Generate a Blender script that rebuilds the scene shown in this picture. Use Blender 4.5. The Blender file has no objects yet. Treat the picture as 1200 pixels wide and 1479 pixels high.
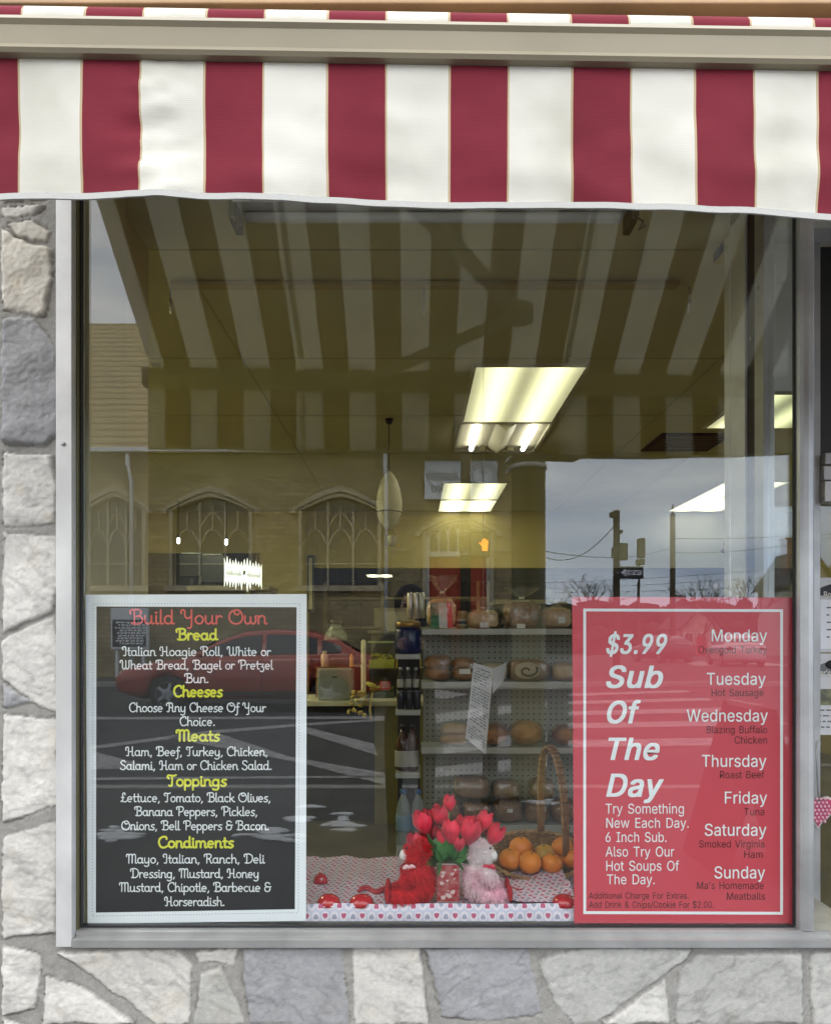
import bpy, bmesh, math, random
import numpy as np
from mathutils import Vector, Matrix, noise as mnoise
R = math.radians
random.seed(7)
S = bpy.context.scene
COL = S.collection
# ------------------------------------------------------------------ camera, light, exposure
F, CX, CY, D, H = 1068.0, 597.0, 925.0, 2.05, 1.30   # focal length and principal point in photo pixels, distance to glass, eye height
cam_d = bpy.data.cameras.new('camera')
cam = bpy.data.objects.new('camera', cam_d); COL.objects.link(cam)
cam.location = (0, -D, H); cam.rotation_euler = (R(90), 0, 0)
cam_d.sensor_fit = 'AUTO'; cam_d.sensor_width = 36
cam_d.lens = 36 * F / 1479
cam_d.shift_x = (600 - CX) / 1479; cam_d.shift_y = (CY - 739.5) / 1479
cam_d.clip_start = 0.02; cam_d.clip_end = 2000
S.camera = cam
SUN_EL, SUN_AZ = R(58), R(-20)
W = bpy.data.worlds.new('World'); S.world = W; W.use_nodes = True
nt = W.node_tree; nt.nodes.clear()
def wn(t): return nt.nodes.new(t)
sky = wn('ShaderNodeTexSky'); sky.sky_type = 'NISHITA'; sky.sun_disc = False
sky.sun_elevation = SUN_EL; sky.sun_rotation = SUN_AZ; sky.air_density = 1.0; sky.dust_density = 3.0
hsv = wn('ShaderNodeHueSaturation'); hsv.inputs['Saturation'].default_value = 0.15
tc = wn('ShaderNodeTexCoord'); mp = wn('ShaderNodeMapping'); mp.inputs['Scale'].default_value = (1.2, 1.2, 6.0)
cn = wn('ShaderNodeTexNoise'); cn.inputs['Scale'].default_value = 2.2; cn.inputs['Detail'].default_value = 6
cr = wn('ShaderNodeValToRGB')
cr.color_ramp.elements[0].position = .35; cr.color_ramp.elements[0].color = (.56, .62, .74, 1)
cr.color_ramp.elements[1].position = .65; cr.color_ramp.elements[1].color = (1.12, 1.10, 1.08, 1)
flat = wn('ShaderNodeMixRGB'); flat.inputs['Fac'].default_value = .72; 
# overcast: a cool grey band low down, neutral white overhead
sz = wn('ShaderNodeSeparateXYZ'); er = wn('ShaderNodeValToRGB')
er.color_ramp.elements[0].position = .12; er.color_ramp.elements[0].color = (.66, .76, .90, 1)
er.color_ramp.elements[1].position = .50; er.color_ramp.elements[1].color = (1., .985, .95, 1)
ev = wn('ShaderNodeVectorMath'); ev.operation = 'SCALE'; ev.inputs['Scale'].default_value = 18.6
mul = wn('ShaderNodeMixRGB'); mul.blend_type = 'MULTIPLY'; mul.inputs['Fac'].default_value = 1
bg = wn('ShaderNodeBackground'); bg.inputs['Strength'].default_value = 0.15
wo = wn('ShaderNodeOutputWorld')
L = nt.links.new
L(sky.outputs[0], hsv.inputs['Color']); L(hsv.outputs[0], flat.inputs['Color1'])
L(tc.outputs['Generated'], sz.inputs[0]); L(sz.outputs['Z'], er.inputs[0]); L(er.outputs[0], ev.inputs[0]); L(ev.outputs[0], flat.inputs['Color2'])
L(tc.outputs['Generated'], mp.inputs[0]); L(mp.outputs[0], cn.inputs['Vector']); L(cn.outputs['Fac'], cr.inputs['Fac'])
L(flat.outputs[0], mul.inputs['Color1']); L(cr.outputs[0], mul.inputs['Color2']); L(mul.outputs[0], bg.inputs['Color'])
L(bg.outputs[0], wo.inputs[0])
sun_d = bpy.data.lights.new('sun', 'SUN'); sun_d.energy = 0.5; sun_d.angle = R(20); sun_d.color = (1, .96, .9)
sun = bpy.data.objects.new('sun', sun_d); COL.objects.link(sun)
sun.location = (0, 10, 30); sun.rotation_euler = (R(90) - SUN_EL, 0, R(180+15))
S.view_settings.view_transform = 'Standard'; S.view_settings.look = 'None'
S.view_settings.gamma = 1; S.view_settings.exposure = 0.98
S.view_settings.use_curve_mapping = False
S.cycles.use_denoising = True
S.cycles.use_adaptive_sampling = False
S.cycles.max_bounces = 10; S.cycles.transparent_max_bounces = 32; S.cycles.transmission_bounces = 8
S.cycles.caustics_reflective = False; S.cycles.caustics_refractive = False
S.cycles.sample_clamp_indirect = 6

# ------------------------------------------------------------------ helpers
def at(px, py, d):            # a point inside the shop (or on the front), d metres from the lens
    return Vector(((px - CX) * d / F, d - D, H + (CY - py) * d / F))
def om(px, py, d):            # a point out in the street whose mirror image is seen at (px, py)
    p = at(px, py, d); return Vector((p.x, -p.y, p.z))

class MB:
    def __init__(s): s.v = []; s.f = []; s.m = []; s.sm = []
    def add(s, vs, fs, mi=0, smooth=False):
        b = len(s.v); s.v += [tuple(v) for v in vs]
        for f in fs: s.f.append([b + i for i in f]); s.m.append(mi); s.sm.append(smooth)
        return s
    def box(s, lo, hi, mi=0, bev=0):
        (x0, y0, z0), (x1, y1, z1) = lo, hi
        if x0 > x1: x0, x1 = x1, x0
        if y0 > y1: y0, y1 = y1, y0
        if z0 > z1: z0, z1 = z1, z0
        if bev <= 0:
            v = [(x0,y0,z0),(x1,y0,z0),(x1,y1,z0),(x0,y1,z0),(x0,y0,z1),(x1,y0,z1),(x1,y1,z1),(x0,y1,z1)]
            return s.add(v, [(0,3,2,1),(4,5,6,7),(0,1,5,4),(1,2,6,5),(2,3,7,6),(3,0,4,7)], mi)
        bm = bmesh.new(); bmesh.ops.create_cube(bm, size=1)
        for q in bm.verts: q.co = Vector(((x0+x1)/2 + q.co.x*(x1-x0), (y0+y1)/2 + q.co.y*(y1-y0), (z0+z1)/2 + q.co.z*(z1-z0)))
        bmesh.ops.bevel(bm, geom=list(bm.edges), offset=bev, segments=2, affect='EDGES', profile=.5)
        s.bm(bm, mi); return s
    def bm(s, bm, mi=0, smooth=False, mat=None):
        bm.verts.ensure_lookup_table(); bm.verts.index_update()
        s.add([(mat @ q.co) if mat else q.co for q in bm.verts], [[q.index for q in f.verts] for f in bm.faces], mi, smooth); bm.free()
    def obox(s, c, ax, ay, az, mi=0):      # oriented box: centre and three half-axis vectors
        c, ax, ay, az = map(Vector, (c, ax, ay, az)); v = []
        for k in (-1, 1):
            for (i, j) in ((-1,-1),(1,-1),(1,1),(-1,1)): v.append(c + ax*i + ay*j + az*k)
        return s.add(v, [(0,3,2,1),(4,5,6,7),(0,1,5,4),(1,2,6,5),(2,3,7,6),(3,0,4,7)], mi)
    def bar(s, a, b, w, t, mi=0, up=(0,0,1)):
        a, b = Vector(a), Vector(b); d = (b-a); n = d.cross(Vector(up))
        if n.length < 1e-6: n = d.cross(Vector((0,1,0)))
        n.normalize(); u = n.cross(d).normalized()
        return s.obox((a+b)/2, d/2, n*w/2, u*t/2, mi)
    def tube(s, pts, r, n=8, mi=0, caps=True, closed=False):
        pts = [Vector(p) for p in pts]; k = len(pts); rr = r if isinstance(r, (list, tuple)) else [r]*k
        t0 = (pts[1]-pts[0]).normalized(); a = t0.orthogonal().normalized(); rings = []
        for i, p in enumerate(pts):
            if closed: t = pts[(i+1) % k] - pts[i-1]
            else: t = pts[min(i+1, k-1)] - pts[max(i-1, 0)]
            if t.length < 1e-9: t = t0.copy()
            t.normalize(); a = (a - t*a.dot(t))
            if a.length < 1e-6: a = t.orthogonal()
            a.normalize(); b = t.cross(a)
            rings.append([p + (a*math.cos(2*math.pi*j/n) + b*math.sin(2*math.pi*j/n))*rr[i] for j in range(n)])
        v = [q for rg in rings for q in rg]; f = []
        for i in range(k if closed else k-1):
            i2 = (i+1) % k
            for j in range(n): f.append((i*n+j, i*n+(j+1) % n, i2*n+(j+1) % n, i2*n+j))
        if caps and not closed: f += [tuple(range(n-1, -1, -1)), tuple((k-1)*n+j for j in range(n))]
        return s.add(v, f, mi, True)
    def lathe(s, c, prof, n=20, mi=0, axis='z', sx=1, sy=1):
        c = Vector(c); v = []; f = []
        for (r, h) in prof:
            for j in range(n):
                a = 2*math.pi*j/n; x, y = r*math.cos(a)*sx, r*math.sin(a)*sy
                v.append(c + (Vector((x, y, h)) if axis == 'z' else Vector((x, h, y)) if axis == 'y' else Vector((h, x, y))))
        k = len(prof)
        for i in range(k-1):
            for j in range(n): f.append((i*n+j, i*n+(j+1) % n, (i+1)*n+(j+1) % n, (i+1)*n+j))
        f += [tuple(range(n-1, -1, -1)), tuple((k-1)*n+j for j in range(n))]
        return s.add(v, f, mi, True)
    def prism(s, poly, axis, t0, t1, mi=0):     # poly in the two other axes, extruded along axis
        def mk(a, b, t): return {'x': (t, a, b), 'y': (a, t, b), 'z': (a, b, t)}[axis]
        n = len(poly); v = [mk(a, b, t0) for a, b in poly] + [mk(a, b, t1) for a, b in poly]
        return s.add(v, [tuple(range(n)), tuple(range(2*n-1, n-1, -1))] + [(i, (i+1) % n, n+(i+1) % n, n+i) for i in range(n)], mi)
    def blob(s, c, r, sub=3, amp=0., freq=3., mi=0, rot=None, seed=0, sq=1.0):
        bm = bmesh.new(); bmesh.ops.create_icosphere(bm, subdivisions=sub, radius=1)
        rx, ry, rz = r if isinstance(r, (tuple, list)) else (r, r, r)
        for q in bm.verts:
            p = q.co.copy()
            if sq != 1: p = Vector([math.copysign(abs(e)**sq, e) for e in p])
            k = 1 + amp*mnoise.noise(p*freq + Vector((seed*3.1, seed*1.7, seed)))
            p = Vector((p.x*rx*k, p.y*ry*k, p.z*rz*k))
            if rot: p = rot @ p
            q.co = p + Vector(c)
        s.bm(bm, mi, True); return s
    def build(s, name, mats, parent=None, weld=False):
        me = bpy.data.meshes.new(name); me.from_pydata(s.v, [], s.f)
        for m in (mats if isinstance(mats, (list, tuple)) else [mats]): me.materials.append(m)
        me.polygons.foreach_set('material_index', s.m); me.polygons.foreach_set('use_smooth', s.sm)
        bm = bmesh.new(); bm.from_mesh(me); bmesh.ops.recalc_face_normals(bm, faces=bm.faces); bm.to_mesh(me); bm.free()
        me.update()
        o = bpy.data.objects.new(name, me); COL.objects.link(o)
        if parent:
            o.parent = parent
            o.matrix_parent_inverse = parent.matrix_world.inverted() if False else Matrix.Translation(-Vector(parent.location))
        return o
def remesh(g, vox, smooth=4):      # fuse overlapping closed shapes into one continuous skin
    o = g.build('skin', []); m = o.modifiers.new('r', 'REMESH'); m.mode = 'VOXEL'; m.voxel_size = vox
    if smooth: q = o.modifiers.new('s', 'SMOOTH'); q.iterations = smooth; q.factor = .5
    dg = bpy.context.evaluated_depsgraph_get(); dg.update(); me = bpy.data.meshes.new_from_object(o.evaluated_get(dg))
    r = MB(); r.add([v.co for v in me.vertices], [list(p.vertices) for p in me.polygons], 0, True)
    om_ = o.data; bpy.data.objects.remove(o); bpy.data.meshes.remove(me); bpy.data.meshes.remove(om_); return r
def tag(o, label=None, cat=None, group=None, kind=None):
    if label: o['label'] = label
    if cat: o['category'] = cat
    if group: o['group'] = group
    if kind: o['kind'] = kind
    return o
def thing(name, label, cat, loc=(0,0,0), group=None):
    o = bpy.data.objects.new(name, None); COL.objects.link(o); o.location = loc; o.empty_display_size = .1
    return tag(o, label, cat, group)
def ell(cx, cy, rx, ry, a0=0, a1=360, n=24):
    return [(cx + rx*math.cos(R(a0+(a1-a0)*i/n)), cy + ry*math.sin(R(a0+(a1-a0)*i/n))) for i in range(n+1)]

# ------------------------------------------------------------------ materials
MAT = {}
def mat(name, c, rough=.6, metal=0., var=.0, vscale=8., bump=0., bscale=60., emit=None, es=0., trans=0., alpha=1., spec=.5, coat=0., c2=None, coords='Object', sheen=0., detail=5.):
    m = bpy.data.materials.new(name); m.use_nodes = True; MAT[name] = m
    n = m.node_tree.nodes; l = m.node_tree.links.new; p = n['Principled BSDF']
    p.inputs['Base Color'].default_value = (*c, 1); p.inputs['Roughness'].default_value = rough; p.inputs['Metallic'].default_value = metal
    p.inputs['Specular IOR Level'].default_value = spec; p.inputs['Transmission Weight'].default_value = trans; p.inputs['Alpha'].default_value = alpha
    p.inputs['Coat Weight'].default_value = coat; p.inputs['Sheen Weight'].default_value = sheen
    if emit: p.inputs['Emission Color'].default_value = (*emit, 1); p.inputs['Emission Strength'].default_value = es
    t = n.new('ShaderNodeTexCoord')
    if var or c2:
        k = n.new('ShaderNodeTexNoise'); k.inputs['Scale'].default_value = vscale; k.inputs['Detail'].default_value = detail
        l(t.outputs[coords], k.inputs['Vector']); r = n.new('ShaderNodeValToRGB')
        a = c2 or tuple(e*(1-var) for e in c); b = c if c2 else tuple(min(1, e*(1+var*.6)) for e in c)
        r.color_ramp.elements[0].position = .35; r.color_ramp.elements[1].position = .65
        r.color_ramp.elements[0].color = (*a, 1); r.color_ramp.elements[1].color = (*b, 1)
        l(k.outputs['Fac'], r.inputs['Fac']); l(r.outputs['Color'], p.inputs['Base Color'])
    if bump:
        k = n.new('ShaderNodeTexNoise'); k.inputs['Scale'].default_value = bscale; k.inputs['Detail'].default_value = 6
        l(t.outputs[coords], k.inputs['Vector']); b = n.new('ShaderNodeBump'); b.inputs['Strength'].default_value = bump; b.inputs['Distance'].default_value = .01
        l(k.outputs['Fac'], b.inputs['Height']); l(b.outputs[0], p.inputs['Normal'])
    return m
def glass_mat(name, r0=.045, tint=(.96, .98, .97)):
    m = bpy.data.materials.new(name); m.use_nodes = True; n = m.node_tree.nodes; l = m.node_tree.links.new; n.clear()
    o = n.new('ShaderNodeOutputMaterial'); mx = n.new('ShaderNodeMixShader'); tr = n.new('ShaderNodeBsdfTransparent'); gl = n.new('ShaderNodeBsdfGlossy')
    tr.inputs[0].default_value = (*tint, 1); gl.inputs['Roughness'].default_value = 0; gl.inputs[0].default_value = (1, 1, 1, 1)
    lw = n.new('ShaderNodeLayerWeight'); lw.inputs['Blend'].default_value = .5
    pw = n.new('ShaderNodeMath'); pw.operation = 'POWER'; pw.inputs[1].default_value = 5
    ma = n.new('ShaderNodeMath'); ma.operation = 'MULTIPLY_ADD'; ma.inputs[1].default_value = 1-r0; ma.inputs[2].default_value = r0
    l(lw.outputs['Facing'], pw.inputs[0]); l(pw.outputs[0], ma.inputs[0]); l(ma.outputs[0], mx.inputs[0])
    l(tr.outputs[0], mx.inputs[1]); l(gl.outputs[0], mx.inputs[2]); l(mx.outputs[0], o.inputs[0]); MAT[name] = m
    return m
def film_mat(name, tint=(.98,.97,.92), white=.05, gloss=.06):     # clear plastic bag film
    m = bpy.data.materials.new(name); m.use_nodes = True; n = m.node_tree.nodes; l = m.node_tree.links.new; n.clear()
    o = n.new('ShaderNodeOutputMaterial'); a = n.new('ShaderNodeMixShader'); b = n.new('ShaderNodeMixShader')
    tr = n.new('ShaderNodeBsdfTransparent'); tr.inputs[0].default_value = (*tint, 1)
    df = n.new('ShaderNodeBsdfDiffuse'); df.inputs[0].default_value = (.85, .84, .75, 1)
    gl = n.new('ShaderNodeBsdfGlossy'); gl.inputs['Roughness'].default_value = .12
    t = n.new('ShaderNodeTexCoord'); k = n.new('ShaderNodeTexNoise'); k.inputs['Scale'].default_value = 45; bp = n.new('ShaderNodeBump'); bp.inputs['Strength'].default_value = .6; bp.inputs['Distance'].default_value = .01
    l(t.outputs['Object'], k.inputs['Vector']); l(k.outputs['Fac'], bp.inputs['Height']); l(bp.outputs[0], gl.inputs['Normal'])
    a.inputs[0].default_value = white; b.inputs[0].default_value = gloss
    l(tr.outputs[0], a.inputs[1]); l(df.outputs[0], a.inputs[2]); l(a.outputs[0], b.inputs[1]); l(gl.outputs[0], b.inputs[2]); l(b.outputs[0], o.inputs[0])
    MAT[name] = m; return m
def attr_mat(name, rough=.85, bump=.4, bscale=90.):
    m = mat(name, (1, 1, 1), rough, bump=bump, bscale=bscale); n = m.node_tree.nodes
    a = n.new('ShaderNodeAttribute'); a.attribute_name = 'Col'
    m.node_tree.links.new(a.outputs['Color'], n['Principled BSDF'].inputs['Base Color']); return m

alu = mat('brushed_aluminium', (.40, .40, .39), .42, .5, var=.20, vscale=7, bump=.05, bscale=200)
alu_white = mat('pale_anodised_metal', (.64, .64, .625), .5, .25, var=.16, vscale=5, bump=.05, bscale=150)
alu_tan = mat('tan_enamelled_bar', (.275, .24, .165), .45, .1, var=.08, vscale=4, bump=.04, bscale=30)
black_rub = mat('black_gasket', (.012, .012, .013), .6)
olive_metal = mat('olive_bronze_trim', (.16, .14, .07), .4, .4, var=.2, vscale=3)
GL = glass_mat('window_glass'); GL2 = glass_mat('side_glass', .04, (.93, .95, .94))
FILM = film_mat('bag_film', gloss=.10); FILM2 = film_mat('bag_film_hazy', white=.14, gloss=.10)
# ------------------------------------------------------------------ stone wall (height field with a colour per stone)
def vnoise(x, y, seed):
    xi, yi = np.floor(x).astype(np.int64), np.floor(y).astype(np.int64); fx, fy = x-xi, y-yi
    fx, fy = fx*fx*(3-2*fx), fy*fy*(3-2*fy)
    def h(a, b):
        k = (a*374761393 + b*668265263 + seed*974711) & 0x7fffffff
        k = ((k ^ (k >> 13))*1274126177) & 0x7fffffff
        return ((k ^ (k >> 16)) & 0xffff)/65535.
    return (h(xi,yi)*(1-fx)+h(xi+1,yi)*fx)*(1-fy) + (h(xi,yi+1)*(1-fx)+h(xi+1,yi+1)*fx)*fy
def fbm(x, y, seed, o=5):
    s = 0*x; a = .5
    for i in range(o): s = s + a*(vnoise(x, y, seed+i*17)-.5); x, y, a = x*2.03+3.1, y*2.03+1.7, a*.5
    return s
LEFT = [
 ([(0,293),(60,293),(45,303),(0,306)], 0), ([(6,316),(40,313),(68,330),(62,344),(20,338)], 2),
 ([(0,326),(18,342),(71,356),(70,398),(60,452),(0,443)], 2), ([(0,458),(45,455),(73,497),(79,560),(79,625),(60,640),(0,638)], 1),
 ([(0,652),(72,655),(78,700),(75,755),(0,757)], 0), ([(0,768),(80,775),(82,850),(70,882),(0,915)], 0),
 ([(0,924),(72,889),(80,935),(78,1030),(50,1018),(0,983)], 0), ([(0,990),(42,1014),(0,1024)], 1),
 ([(0,1034),(77,1040),(78,1165),(0,1190)], 0), ([(0,1212),(77,1189),(79,1350),(0,1357)], 0),
 ([(0,1371),(52,1383),(54,1400),(45,1460),(0,1472)], 0)]
BOT = [
 ([(60,1416),(120,1432),(190,1483),(60,1483)], 0), ([(80,1379),(250,1376),(272,1398),(270,1483),(222,1483),(150,1428)], 0),
 ([(278,1379),(339,1373),(335,1396),(285,1392)], 0), ([(288,1411),(318,1403),(352,1483),(278,1483)], 3),
 ([(349,1375),(493,1373),(499,1440),(504,1483),(362,1483),(352,1430)], 1), ([(509,1373),(606,1371),(617,1483),(513,1483)], 0),
 ([(614,1373),(763,1373),(784,1470),(700,1478),(641,1474)], 1), ([(782,1391),(850,1373),(1001,1376),(995,1390),(922,1440),(862,1483),(832,1483),(792,1432)], 3),
 ([(874,1483),(965,1419),(969,1483)], 0), ([(986,1411),(1010,1386),(1162,1381),(1162,1483),(980,1483)], 3), ([(1176,1383),(1240,1380),(1240,1483),(1178,1483)], 3)]
def mir(lst, f): return [([f(a, b) for a, b in p][::-1], c) for p, c in lst]
LX = mir(LEFT, lambda a, b: (-14-a, b))
lowB = mir(BOT, lambda a, b: (a, 2978-b)) + mir(LEFT[-1:], lambda a, b: (a, 2950-b)) + mir(LX[-1:], lambda a, b: (a, 2950-b))
topL = mir(LEFT[:6], lambda a, b: (a, 576-b)) + mir(LX[:6], lambda a, b: (a, 576-b))
STONES = LEFT + LX + BOT + lowB + topL
PXW = 534.0
def stone_grid(x0, x1, z0, z1, st, fr=-.03):
    nx, nz = int((x1-x0)/st)+1, int((z1-z0)/st)+1
    X, Z = np.meshgrid(np.linspace(x0, x1, nx), np.linspace(z0, z1, nz))
    px, py = X*PXW+CX, CY-(Z-H)*PXW
    wx = px + 7*fbm(px/26, py/26, 3) + 5*fbm(px/7, py/7, 9); wy = py + 7*fbm(px/26, py/26, 5) + 5*fbm(px/7, py/7, 11)
    hgt = .003*fbm(px/9, py/9, 21) + .002*fbm(px/2.5, py/2.5, 23); col = np.zeros(X.shape+(3,))
    col[:] = np.array([.30, .29, .265]); col *= (1 + .35*fbm(px/14, py/14, 31) + .5*fbm(px/2.2, py/2.2, 33))[..., None]
    for k, (poly, kind) in enumerate(STONES):
        P = np.array(poly, float)
        if P[:,0].max() < px.min()-12 or P[:,0].min() > px.max()+12 or P[:,1].max() < py.min()-12 or P[:,1].min() > py.max()+12: continue
        sel = (wx > P[:,0].min()-2) & (wx < P[:,0].max()+2) & (wy > P[:,1].min()-2) & (wy < P[:,1].max()+2)
        if not sel.any(): continue
        a, b = wx[sel], wy[sel]; dmin = np.full(a.shape, 1e9); ins = np.zeros(a.shape, bool)
        for i in range(len(P)):
            (ax, ay), (bx, by) = P[i], P[(i+1) % len(P)]; dx, dy = bx-ax, by-ay
            t = np.clip(((a-ax)*dx+(b-ay)*dy)/(dx*dx+dy*dy+1e-9), 0, 1)
            dmin = np.minimum(dmin, np.hypot(a-ax-t*dx, b-ay-t*dy))
            c = ((ay > b) != (by > b)) & (a < (bx-ax)*(b-ay)/((by-ay) if by != ay else 1e-9)+ax); ins ^= c
        sd = np.where(ins, dmin, -dmin); rnd = random.Random(k*7+1)
        t = np.clip((sd+1)/5.5, 0, 1); pr = np.sqrt(np.clip(t*(2-t), 0, 1))
        qx, qy = px[sel], py[sel]; th = rnd.uniform(.016, .026); an = rnd.uniform(-.6, .6)
        u = qx*math.cos(an)+qy*math.sin(an); v = -qx*math.sin(an)+qy*math.cos(an)
        big = fbm(u/55, v/90, k*5+2, 6); rid = -np.abs(fbm(u/45+9, v/120, k*5+60, 4))
        s6 = fbm(u/46, v/30, k*5+40, 4)*7; fr6 = s6-np.floor(s6); terr = np.floor(s6)+np.clip((fr6-.82)/.18, 0, 1); h = pr*(.25 if k >= len(LEFT+LX) and k < len(LEFT+LX+BOT) else .45)*(th + .014*big + .0042*terr + .018*rid + .005*fbm(u/14, v/26, k+90, 5)) + .003*fbm(qx/3, qy/3, 77)
        h = h + .012*pr*((qx-P[:,0].mean())/(np.ptp(P[:,0])+1)*rnd.uniform(-1,1) + (qy-P[:,1].mean())/(np.ptp(P[:,1])+1)*rnd.uniform(-1,1))
        hg = hgt[sel]; gv = (sd > -4) & (sd < 0); hg[gv] -= .004*np.clip(1-np.abs(sd[gv]+1.5)/2.5, 0, 1)*(.3+np.clip(fbm(qx[gv]/20, qy[gv]/20, 400)*5+.4, 0, 1)); m = t > 0; hg[m] = np.maximum(h[m], .001); hgt[sel] = hg
        base = np.array([(.60,.58,.53), (.36,.36,.365), (.58,.545,.47), (.45,.445,.41)][kind])*rnd.uniform(.93, 1.05)
        vein = np.clip(1-np.abs(fbm(u/60, v/26, k+200, 5))*16, 0, 1); cl = col[sel]
        c = base[None,:]*(1 + .38*fbm(u/40, v/24, k+130, 5) + .34*fbm(qx/4, qy/4, 141))[:,None]*(1-.42*vein*(.5+fbm(u/30, v/30, k+7, 3)))[:,None]
        rust = np.clip(fbm(u/35, v/50, k+300, 4)*4-.55, 0, 1)[:,None]*.35
        c = c*(1-rust) + c*np.array([[.95,.80,.58]])*rust
        e = np.clip(t*3, 0, 1)[:,None]; cl = cl*(1-e*(t > 0)[:,None]) + c*e*(t > 0)[:,None]; col[sel] = cl
    n = nx*nz; co = np.empty((n, 3)); co[:,0] = X.ravel(); co[:,1] = fr-hgt.ravel(); co[:,2] = Z.ravel()
    idx = np.arange(n).reshape(nz, nx); q = np.stack([idx[:-1,:-1], idx[:-1,1:], idx[1:,1:], idx[1:,:-1]], -1).reshape(-1, 4)
    return co, q, np.clip(col.reshape(-1, 3), .02, .9)
g1 = stone_grid(-1.75, -.962, .470, 2.895, .0045); g2 = stone_grid(-1.75, 1.24, 0., .4700, .0045)
co = np.vstack([g1[0], g2[0]]); qd = np.vstack([g1[1], g2[1]+len(g1[0])]); cl = np.vstack([g1[2], g2[2]])
bx = [(-3.6,-.028,0),(1.24,-.028,0),(1.24,.30,0),(-3.6,.30,0),(-3.6,-.028,.469),(1.24,-.028,.469),(1.24,.30,.469),(-3.6,.30,.469),
      (-3.6,-.028,.4695),(-.965,-.028,.4695),(-.965,.30,.4695),(-3.6,.30,.4695),(-3.6,-.028,2.895),(-.965,-.028,2.895),(-.965,.30,2.895),(-3.6,.30,2.895)]
nb = len(co); co = np.vstack([co, np.array(bx)]); cl = np.vstack([cl, np.full((16,3), .27)])
fcs = [tuple(r) for r in qd.tolist()]
for b0 in (nb, nb+8): fcs += [tuple(b0+i for i in f) for f in ((0,3,2,1),(1,2,6,5),(2,3,7,6),(3,0,4,7),(4,5,6,7))]
me = bpy.data.meshes.new('stone_wall'); me.from_pydata(co.tolist(), [], fcs); me.update()
at_ = me.color_attributes.new('Col', 'FLOAT_COLOR', 'POINT')
at_.data.foreach_set('color', np.hstack([cl, np.ones((len(cl),1))]).astype(np.float32).ravel())
me.polygons.foreach_set('use_smooth', [True]*len(me.polygons)); me.materials.append(attr_mat('split_stone', .85, .22, 260.))
sw = bpy.data.objects.new('stone_wall', me); COL.objects.link(sw)
tag(sw, 'rough white and grey stone wall with wide grey mortar joints around the shop window', 'wall')

# ------------------------------------------------------------------ the display window
win = thing('display_window', 'large aluminium framed shop display window reflecting the street', 'window', (0, 0, .47))
xl, xr, zs = -.964, 1.24, .470
TOPZ = 2.78
jm = MB(); jm.box((-.964,-.055,zs+.002), (-.921,.03,TOPZ), 0, .002); jm.build('jamb', alu_white, win)
li = MB(); li.box((-.9207,-.03,.5082), (-.9165,-.0005,TOPZ), 0, .001); li.build('jamb_lip', olive_metal, win)
gk = MB(); gk.box((-.9163,-.016,.5127), (-.9128,-.0005,TOPZ)); gk.build('gasket', black_rub, win)
sc = MB(); p = at(0, 1337, 2.05)
sc.prism([(-.058,zs+.002),(-.058,.492),(-.052,.494),(-.036,.495),(-.036,.5055),(-.030,.508),(.03,.508),(.03,zs+.002)], 'x', -.9185, xr); sc.build('sill', alu, win)
sg = MB(); sg.box((-.9163,-.012,.5082), (1.048,.010,.5125)); sg.build('sill_gasket', black_rub, win)
po = MB()
pts = ell(1.091, -.012, .0215, .022, 0, 360, 20)[:-1]
po.prism([(1.0522,-.0005),(1.0522,-.02),(1.0555,-.03),(1.062,-.036),(1.0745,-.038),(1.087,-.036),(1.0935,-.03),(1.0955,-.02),(1.0955,-.0005)], 'z', .5082, TOPZ); po.build('corner_post', alu, win)
g3 = MB(); g3.box((1.0487,-.012,.5128), (1.0519,-.0005,TOPZ)); g3.build('post_gasket', black_rub, win)
gp = MB(); gp.box((-.9185,0.,.5128), (1.066,.006,TOPZ)); gp.build('glass_pane', GL, win)
hd = MB(); hd.box((-.918,-.05,TOPZ+.001), (xr,.03,TOPZ+.12)); hd.build('head_frame', alu_white, win)
sr = MB(); sr.lathe((-.943,-.058,1.83), [(.006,0),(.006,.003),(.003,.0035)], 10, 0, 'y'); sr.build('screw', alu, win)
# side return glazed towards the door recess
sdw = thing('side_window', 'narrow glass return of the display window with twin grey metal mullions by the door', 'window', (1.09, .25, .47))
b = MB(); b.box((1.075,.225,.52), (1.110,.285,2.70), 0, .002); b.build('mullion', alu, sdw)
b = MB(); b.box((1.080,.2855,.52), (1.105,.345,2.70)); b.build('gasket', black_rub, sdw)
b = MB(); b.box((1.072,.3455,.52), (1.112,.455,2.70), 0, .002); b.build('mullion', alu_white, sdw)
b = MB(); b.box((1.088,.035,.52), (1.094,.224,2.70)); b.build('glass_pane', GL2, sdw)
b = MB(); b.box((1.072,.035,2.7005), (1.112,.455,2.738), 0, .002); b.build('head_rail', olive_metal, sdw)
b = MB(); b.box((1.072,.032,.46), (1.235,.48,.5075), 0, .002); b.build('sill', alu, sdw)
b = MB(); 
for q in ((1.0715,.30,2.26),(1.074,.255,2.40)): b.lathe((q[0],q[1],q[2]), [(.006,-.002),(.006,.003)], 10, 0, 'x')
b.build('screw', olive_metal, sdw)

# ------------------------------------------------------------------ upper fascia above the awning
fas_m = mat('tan_wood_boards', (.44, .28, .15), .6, var=.2, vscale=3, bump=.1, bscale=40)
fb = MB(); fb.box((-3.6,.031,TOPZ+.122), (3.0,.3,4.3))
fas = fb.build('upper_wall', fas_m); tag(fas, 'tan wooden upper shop wall above the striped awning', 'wall')
fb = MB(); fb.box((-3.6,-.06,3.015), (3.0,.03,3.06), 0, .004); fb.build('ledge', fas_m, fas)
for x in (-.5, .235):
    fb = MB(); fb.box((x-.02,-.03,2.905), (x+.02,.03,3.013), 0, .003); fb.build('batten', fas_m, fas)

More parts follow.
